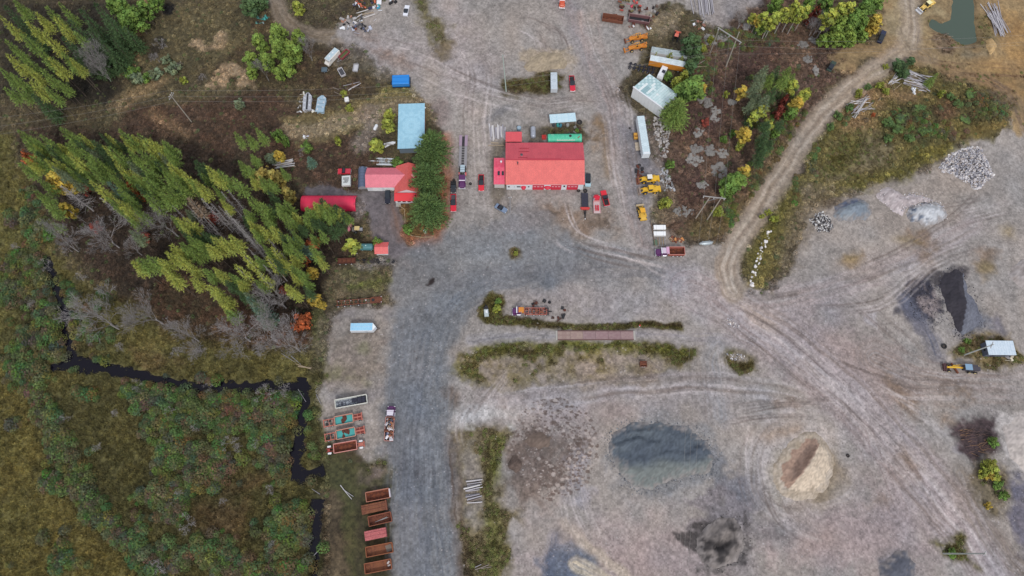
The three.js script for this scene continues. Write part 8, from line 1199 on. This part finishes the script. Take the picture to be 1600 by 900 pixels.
function tyre(label, px, py, R = .8, group) { const p = at(px, py, .2), o = thing('loose_tyre', label, 'tyre', [p.x, 0, p.z], 0, group); part('tread', new THREE.TorusGeometry(R * .72, R * .28, 8, 18).rotateX(Math.PI / 2).translate(0, R * .28, 0), RUBBER, o); part('hub', cyl(R * .42, R * .42, .1, 0, .02, 0, 12), mat(84, 74, 70, .9), o); return o; }
tyre('big black tyre east of the canopy', 905.5, 191, 1.0); tyre('black tyre lying at the south-east corner of the hall', 914.5, 298, .75); tyre('black tyre just west of the corner tyre at the hall', 904, 298, .6); tyre('loose tyre by the upper yellow loader', 999, 258, .6); tyre('black tyre lying alone beside the long white trailer', 984, 200, .4); tyre('dark tyre in the yard just north of the black pickup', 709, 281, .5); tyre('small dark tyre between the float tractor and the red pickup', 735, 287, .55); tyre('dark wheel lying west of the grader', 1475, 541, .9); tyre('dark lump of tyre beside the sand heap', 1325, 712, .55);
function scrapHeap(label, px, py, W, D, n, pal, seed, name = 'scrap_heap', hh = 1) { const p = at(px, py, 0), o = thing(name, label, 'scrap', [p.x, 0, p.z]), r = rng(seed); for (let k = 0; k < n; k++) { const x = (r() - .5) * W, z = (r() - .5) * D, y = .2 + r() * hh, t = r(), m = pal[Math.floor(r() * pal.length)]; part('scrap_piece', name === 'brush_heap' ? bar([x - 1.6 * r(), y, z + r() - .5], [x + 1.6 * r(), y + .3, z + 2 * (r() - .5)], .07, 5, .03) : t < .5 ? mv(new THREE.BoxGeometry(.3 + r() * 1.6, .1 + r() * .7, .2 + r() * .9), x, y, z, r() - .5, r() * 6, r() - .5) : t < .75 ? mv(cyl(.3 + r() * .3, .3, .6 + r() * .5, 0, 0, 0, 9), x, y - .2, z, r() * 1.6, r() * 6, 0) : bar([x - 1.2 * r(), y, z], [x + 1.4 * r(), y + .2, z + 1.5 * (r() - .5)], .07), m, o); } return o; }
const P1 = [WHITE, mat(190, 140, 120, .8), DGREY, mat(96, 120, 170, .6), GREYTIMBER, RUST, mat(140, 150, 166, .6), BLACK, mat(200, 196, 196, .6)];
scrapHeap('blue and white junk heap at the western lot edge', 551, 37, 8, 6, 30, P1, 81, 'scrap_heap', .8); scrapHeap('dark pipe fittings and blue junk on the gravel below the heap', 567, 44, 8, 5, 24, [DGREY, mat(90, 96, 120, .7), mat(186, 190, 206, .5), BLACK], 82, 'scrap_heap', .5); scrapHeap('red and white junk at the top of the western lot', 572, 7, 9, 5, 26, [RUST, WHITE, mat(206, 110, 80, .7), BLACK, mat(60, 60, 90, .6)], 83); scrapHeap('teal lid and white box below the cut-off car', 592, 12, 2.6, 3, 8, [TEAL, mat(60, 150, 180, .5), WHITE], 84, 'scrap_heap', .3); scrapHeap('dark and white junk north of the white car', 615, 3, 3, 2, 6, [WHITE, DARKRUST, BLACK], 85, 'scrap_heap', .4);
logs('stacked as pale boards in the western lot junk', [[556, 21, 582, 13, .12], [560, 24, 584, 19, .14], [554, 30, 566, 22, .13], [558, 32, 568, 26, .1], [568, 28, 586, 22, .12], [562, 37, 568, 33, .1], [584, 33, 588, 29, .08]], [4, 5, 2, 4], { board: true, what: 'pale grey board' });
scrapHeap('pink red and olive machinery scrap at the head of the yard', 984, 10, 9, 7, 30, [mat(206, 52, 84, .6), mat(196, 86, 76, .7), mat(120, 112, 70, .8), BLACK, RUST, DARKRUST], 86, 'scrap_heap', 1.4); scrapHeap('dark scrap round the maroon dump box', 1006, 22, 12, 9, 34, [DARKRUST, BLACK, mat(110, 90, 80, .9), GREYTIMBER, RUST], 87, 'scrap_heap', .5);
{ const [o, L] = veh('truck_wreck', 'rusty open truck body with a black interior below the pink scrap', 'truck body', 983, 27, 1015, 32, null, 1.4); openBox(o, L, 2.6, .4, 1.5, mat(120, 84, 86, .8), { inside: BLACK, rim: mat(150, 118, 118, .8) }); part('side_deck', bx(L * .95, .3, 1.3, 0, .3, 2.2), mat(146, 116, 112, .8), o); }
scrapHeap('scattered brown scrap below the open truck body', 1000, 42, 9, 3, 14, [DARKRUST, mat(130, 100, 90, .9), WHITE], 88, 'scrap_heap', .4); scrapHeap('teal and black scrap in the northern brush', 410, 33, 4, 4, 14, [TEAL, mat(90, 140, 130, .6), BLACK, mat(150, 170, 170, .6)], 89, 'scrap_heap', .8);
{ const p = at(488, 160, .8); for (const [dx, l, m, t] of [[-1.6, 'torn grey boat hull split by a dark gap in the western scrub', mat(168, 170, 178, .5), 0.04], [3.2, 'pale blue grey boat hull lying beside the torn one', mat(156, 180, 196, .5), -0.06]]) { const o = thing('boat_hull', l, 'boat', [p.x + dx * 1.05, 0, p.z + (dx > 0 ? .8 : 0)], Math.PI / 2 + t), s = dx > 0 ? .9 : 1; const sh = new THREE.Shape([[-3.6, -1.5], [2.2, -1.6], [3.8 * s, -.4], [3.8 * s, .4], [2.2, 1.6], [-3.6, 1.5]].map(([a, b]) => new THREE.Vector2(a, b))); part('hull', new THREE.ExtrudeGeometry(sh, { depth: .7, bevelEnabled: true, bevelSize: -.35, bevelThickness: .4, bevelSegments: 3 }).rotateX(-Math.PI / 2).translate(0, .3, 0), m, o); part('keel', dx > 0 ? [-1, 0, 1].map((k) => bx(.16, .1, 2, k * 1.6, 1.4, 0)) : bx(6.8, .12, .6, 0, 1.38, 0), dx > 0 ? mat(126, 146, 160, .6) : BLACK, o); for (let k = 0; k < 6; k++) part('patch', bx(.8, .08, .5, -2.6 + k, 1.42, (k % 2 ? 1 : -1) * .9, k), mat(196, 200, 206, .5), o); } }
scrapHeap('white wood scraps round the two boat hulls', 480, 172, 7, 3, 14, [mat(226, 222, 206, .6), GREYTIMBER, WHITE], 90, 'scrap_heap', .3); scrapHeap('curled white scrap west of the torn hull', 474, 155, 1.5, 4, 8, [mat(220, 216, 204, .6), GREYTIMBER], 91, 'scrap_heap', .5);
{ const p = at(600, 252, .4), o = thing('dock_float', 'white aluminium dock float lying behind the house', 'dock float', [p.x, 0, p.z], -0.04); part('rail', [bx(6.4, .3, .5, .3, .1, -1.1), bx(5.6, .3, .5, .3, .1, 1.2), bx(9.5, .14, .3, -.6, .3, 0)], mat(206, 210, 216, .5), o); part('slat', [...Array(8)].map((_, k) => bx(.2, .12, 2, -1.4 + k * .5, .4, 0)), mat(176, 184, 190, .6), o); }
{ const [o, L] = veh('covered_trailer', 'white tarped box with grey litter beside the old red pickup', 'trailer', 541, 291, 541, 274, null, 1.2); part('cover', cbx(L * .9, 1.3, 3.0, 0, .3, 0, .15), mat(206, 210, 208, .6), o); part('litter', [...Array(7)].map((_, k) => cbx(.9, .1, .6, (k % 3 - 1) * .7, 1.58, (k / 3 - 1) * .7, .02, k)), mat(150, 152, 152, .8), o); wheels(o, [[0, 1.5], [0, -1.5]], .35, .25); }
{ const p = at(567, 261, .5), o = thing('dinghy_frame', 'white tubular frame at the back of the grey shelter', 'frame', [p.x, 0, p.z]); part('tube', [bar([-1.2, .4, 0], [1.4, .4, 0], .14), bar([-1.2, .4, 0], [-1, .4, 1.4], .14), bar([1.4, .4, 0], [1.2, .4, 1.4], .14), bar([-1, .4, 1.4], [1.2, .4, 1.4], .1)], WHITE, o); }
{ const p = at(544, 341, .8), o = thing('red_tractor', 'red lawn tractor nosing out of the trees', 'tractor', [p.x, 0, p.z], -1.0); part('hood', cbx(1.7, .8, .9, .7, .6, 0, .1), paint(216, 30, 40), o); part('fender', [cbx(1, .2, .4, -.6, .9, .6, .05), cbx(1, .2, .4, -.6, .9, -.6, .05)], paint(216, 30, 40), o); part('seat', [bx(.5, .1, .5, -.6, .9, 0), bx(.1, .5, .5, -.85, .9, 0)], BLACK, o); wheels(o, [[-.7, .6], [-.7, -.6]], .55, .35); wheels(o, [[1, .5], [1, -.5]], .35, .22); const q = at(546, 353, .8), b = thing('pink_boat', 'small pink hull standing under the trees', 'boat', [q.x, 0, q.z], 1.4); part('hull', new THREE.SphereGeometry(1, 12, 6, 0, 6.3, 0, 1.57).scale(2, .7, .7).translate(0, .2, 0), mat(206, 120, 134, .5), b); part('keel', bx(3.4, .1, .14, 0, .88, 0), mat(226, 150, 160, .5), b); }
{ const [o, L] = veh('farm_tractor', 'small grey tractor with a tan roof by the drive', 'tractor', 567, 358.5, 551, 358.5, null, 1), e = L / 2; part('hood', cbx(e, .8, 1, e * .45, .7, 0, .1), mat(150, 150, 156, .5), o); part('canopy', cbx(1.7, .12, 1.5, -e * .05, 2.0, 0, .05), mat(216, 190, 132, .5), o); part('post', [[.7, .6], [.7, -.6], [-.9, .6], [-.9, -.6]].map(([x, z]) => bx(.08, 1.2, .08, x - .1, .8, z)), BLACK, o); part('rear_box', cbx(1.2, .7, 1.5, -e * .75, .5, 0, .05), mat(134, 128, 124, .7), o); wheels(o, [[-e * .4, .85], [-e * .4, -.85]], .6, .4); wheels(o, [[e * .7, .7], [e * .7, -.7]], .4, .28); }
for (const [y, w] of [[353.5, 'northern'], [363.5, 'southern']]) { const a = at(1021.5, y + 1, 1.5), b = at(1040.5, y + 1, 1.5), o = thing('white_bundle', `long white wrapped lumber bundle, ${w} of the two`, 'bundle', [(a.x + b.x) / 2, 0, (a.z + b.z) / 2], 0, 'wrapped bundles by the dump truck'); part('wrap', cbx(a.distanceTo(b), 1.2, 1.5, 0, .3, 0, .06), mat(244, 244, 246, .4), o); part('strap', [-1, 1].map((s) => bx(.08, 1.22, 1.54, s * 1.2, .3, 0)), mat(200, 200, 206, .6), o); for (const s of [-1.4, 0, 1.4]) part('bearer', bx(.15, .3, 1.7, s, 0, 0), TIMBER, o); }
{ const p = at(1031, 377, .5), o = thing('lumber_rack', 'open timber rack with green netting beside the purple dump truck', 'rack', [p.x, 0, p.z]); part('post', [[-2, -1.3], [2, -1.3], [-2, 1.6], [2, 1.6]].map(([x, z]) => bx(.14, .9, .14, x, 0, z)), GREYTIMBER, o); for (let k = 0; k < 6; k++) part('board', bx(.16, .1, 3.6, -.6 + k * .45, .5 + (k % 2) * .08, .1), k % 2 ? GREYTIMBER : TIMBER, o); part('netting', bx(1.2, .5, 2, -1.5, .1, .5), mat(92, 112, 92, .9), o); part('frame', [bx(4.4, .1, .1, 0, .8, 1.6), bx(4.4, .1, .1, 0, .8, -1.4)], GREYTIMBER, o); }
{ const a = at(1017.5, 350, 0), b = at(1023, 385, 0), L = a.distanceTo(b), o = thing('board_fence', 'low brown board fence west of the white bundles', 'fence', [(a.x + b.x) / 2, 0, (a.z + b.z) / 2], Math.atan2(-(b.z - a.z), b.x - a.x)); for (let k = 0; k < 6; k++) part('post', bx(.14, 1.1, .14, -L / 2 + k * L / 5, 0, 0), TIMBER, o); for (const y of [.3, .65, 1]) part('rail', bx(L, .12, .06, 0, y, .08), mat(128, 104, 86, .9), o); }
{ const p = at(993, 213, .7), o = thing('generator', 'small ochre generator on the asphalt by the long trailer', 'generator', [p.x, 0, p.z]); part('housing', cbx(1.3, 1.1, 2.2, 0, .3, 0, .08), mat(206, 152, 60, .6), o); part('skid', [bx(.2, .3, 2.4, .5, 0, 0), bx(.2, .3, 2.4, -.5, 0, 0)], BLACK, o); part('panel', bx(1.0, .05, .7, 0, 1.4, .4), mat(150, 100, 40, .6), o); }
for (const [x, y, w] of [[996.5, 226, 'northern'], [997, 232, 'southern']]) { const p = at(x, y, .2), o = thing('pallet', `pale wooden pallet, ${w} of the pair by the long trailer`, 'pallet', [p.x, 0, p.z], .1, 'pallets by the long trailer'); for (let k = 0; k < 5; k++) part('slat', bx(1.9, .06, .26, 0, .3, -.7 + k * .35), mat(196, 180, 160, .9), o); part('runner', [-1, 0, 1].map((s) => bx(.1, .3, 1.6, s * .8, 0, 0)), mat(160, 146, 130, .9), o); }
{ const [o, L] = veh('utility_trailer', 'small pale grey trailer with a black winch in the weighbridge verge', 'trailer', 758.5, 474, 760.5, 495, null, .9), e = L / 2; part('body', cbx(L * .52, .9, 1.4, -e * .45, .5, 0, .08), mat(176, 186, 186, .5), o); part('winch', [cyl(.5, .5, 1.2, e * .25, .7, 0, 10, 'z'), bx(1.2, .4, 1.5, e * .2, .4, 0), cyl(.3, .3, .9, e * .55, .6, .2, 10, 'z')], mat(48, 46, 52, .8), o); part('bright_patch', bx(.9, .05, .6, -e * .3, 1.42, .1), WHITE, o); part('drawbar', bar([e * .3, .4, 0], [e, .4, 0], .08), BLACK, o); wheels(o, [[-e * .4, .85], [-e * .4, -.85]], .36, .24); }
{ const p = at(1005, 569, .6), o = thing('rusty_bin', 'small rusty bin with a white lip in the island grass', 'bin', [p.x, 0, p.z]); openBox(o, 2.0, 1.6, .1, 1.0, RUSTB, { inside: RUSTB, ribs: 3, splay: .02 }); part('lid', bx(1.9, .08, 1.3, 0, .9, -.2), RUSTB, o); part('lip', bx(1.7, .16, .14, 0, .5, .86), WHITE, o); }
{ const p = at(959.5, 27, .2), o = thing('steel_plate', 'square rust brown steel plate on the gravel', 'plate', [p.x, 0, p.z], .05); mpart('plate', cbx(2.7, .3, 2.9, 0, .05, 0, .03), RUSTB, o); part('lug', [bx(.3, .2, .3, 1, .35, 1), bx(.3, .2, .3, -1, .35, -1)], RUST, o); }
{ const p = at(1104, 379, .5), o = thing('aluminium_boat', 'pale aluminium boat upturned in the weeds by the dump truck', 'boat', [p.x, 0, p.z], .12); part('hull', new THREE.SphereGeometry(1, 14, 6, 0, 6.3, 0, 1.57).scale(2.6, .8, .8), mat(176, 186, 190, .4, .3), o); part('keel', bx(4.6, .08, .1, 0, .78, 0), STEEL, o); part('thwart', [-1, 1].map((s) => bx(.2, .06, 1.5, s * 1.2, .45, 0)), STEEL, o); }
scrapHeap('orange and tan timber offcuts beside the upturned boat', 1056, 376, 4.6, 1.6, 12, [mat(206, 140, 84, .8), TIMBER, RUST], 92, 'scrap_heap', .4); scrapHeap('pinkish brown debris at the sandy top of the heath', 1092, 40, 5, 4, 14, [mat(190, 120, 100, .8), mat(150, 110, 96, .9), GREYTIMBER, WHITE], 93, 'scrap_heap', .4); scrapHeap('little white and red box below the weathered log heap', 1430, 143, 3.4, 1.6, 6, [WHITE, mat(226, 200, 196, .6), WHITE], 94, 'scrap_heap', .2); scrapHeap('brushwood and roots by the pond head', 1474, 66, 7, 8, 46, [mat(122, 96, 80, .9), mat(176, 150, 132, .9), DARKRUST], 95, 'brush_heap', .5); scrapHeap('dead branches on the brown brush at the eastern edge', 1526, 690, 9, 8, 70, [mat(146, 112, 82, .9), mat(92, 74, 70, .9), mat(108, 84, 76, .9)], 96, 'brush_heap', .6); scrapHeap('pale bent frame lying in front of the flat roofed hut', 1578, 560, 3, 2.2, 6, [mat(206, 196, 176, .7), GREYTIMBER], 97, 'scrap_heap', .3); scrapHeap('black hose and rags by the drive mouth', 590, 409, 11, 1.2, 16, [BLACK, mat(60, 54, 54, .9)], 98, 'scrap_heap', .12); scrapHeap('white scraps and orange bits in the scrub below the hulls', 479, 214, 3, 1.5, 6, [WHITE, mat(196, 190, 206, .6)], 99, 'scrap_heap', .2); scrapHeap('dark lumps scattered north of the purple boom lorry', 846, 474, 6, 2, 9, [DARKRUST, BLACK], 100, 'scrap_heap', .2); scrapHeap('dark lumps on the gravel east of the boom lorry', 874, 490, 7, 5, 9, [DARKRUST, mat(70, 50, 44, .9), BLACK], 101, 'scrap_heap', .2); scrapHeap('oily wheel parts by the hitch of the yellow loaders', 999, 268, 3, 4, 9, [BLACK, DARKRUST], 102, 'scrap_heap', .4); scrapHeap('bits of pipe by the hut between drums and canopy', 900, 206, 5, 4, 14, [DGREY, DARKRUST, mat(120, 116, 116, .8)], 103, 'scrap_heap', .4);
{ const p = at(587, 199, .8), o = thing('propane_tank', 'small white upright gas tank among the lime trees', 'gas tank', [p.x, 0, p.z], 1.2); part('shell', [cyl(.6, .6, 1.4, 0, .8, 0, 12, 'x'), new THREE.SphereGeometry(.6, 12, 8).translate(.7, .8, 0), new THREE.SphereGeometry(.6, 12, 8).translate(-.7, .8, 0)], mat(232, 234, 240, .4), o); part('foot', [bx(.3, .4, .9, .5, 0, 0), bx(.3, .4, .9, -.5, 0, 0)], STEEL, o); }
renderer.render(scene, camera);
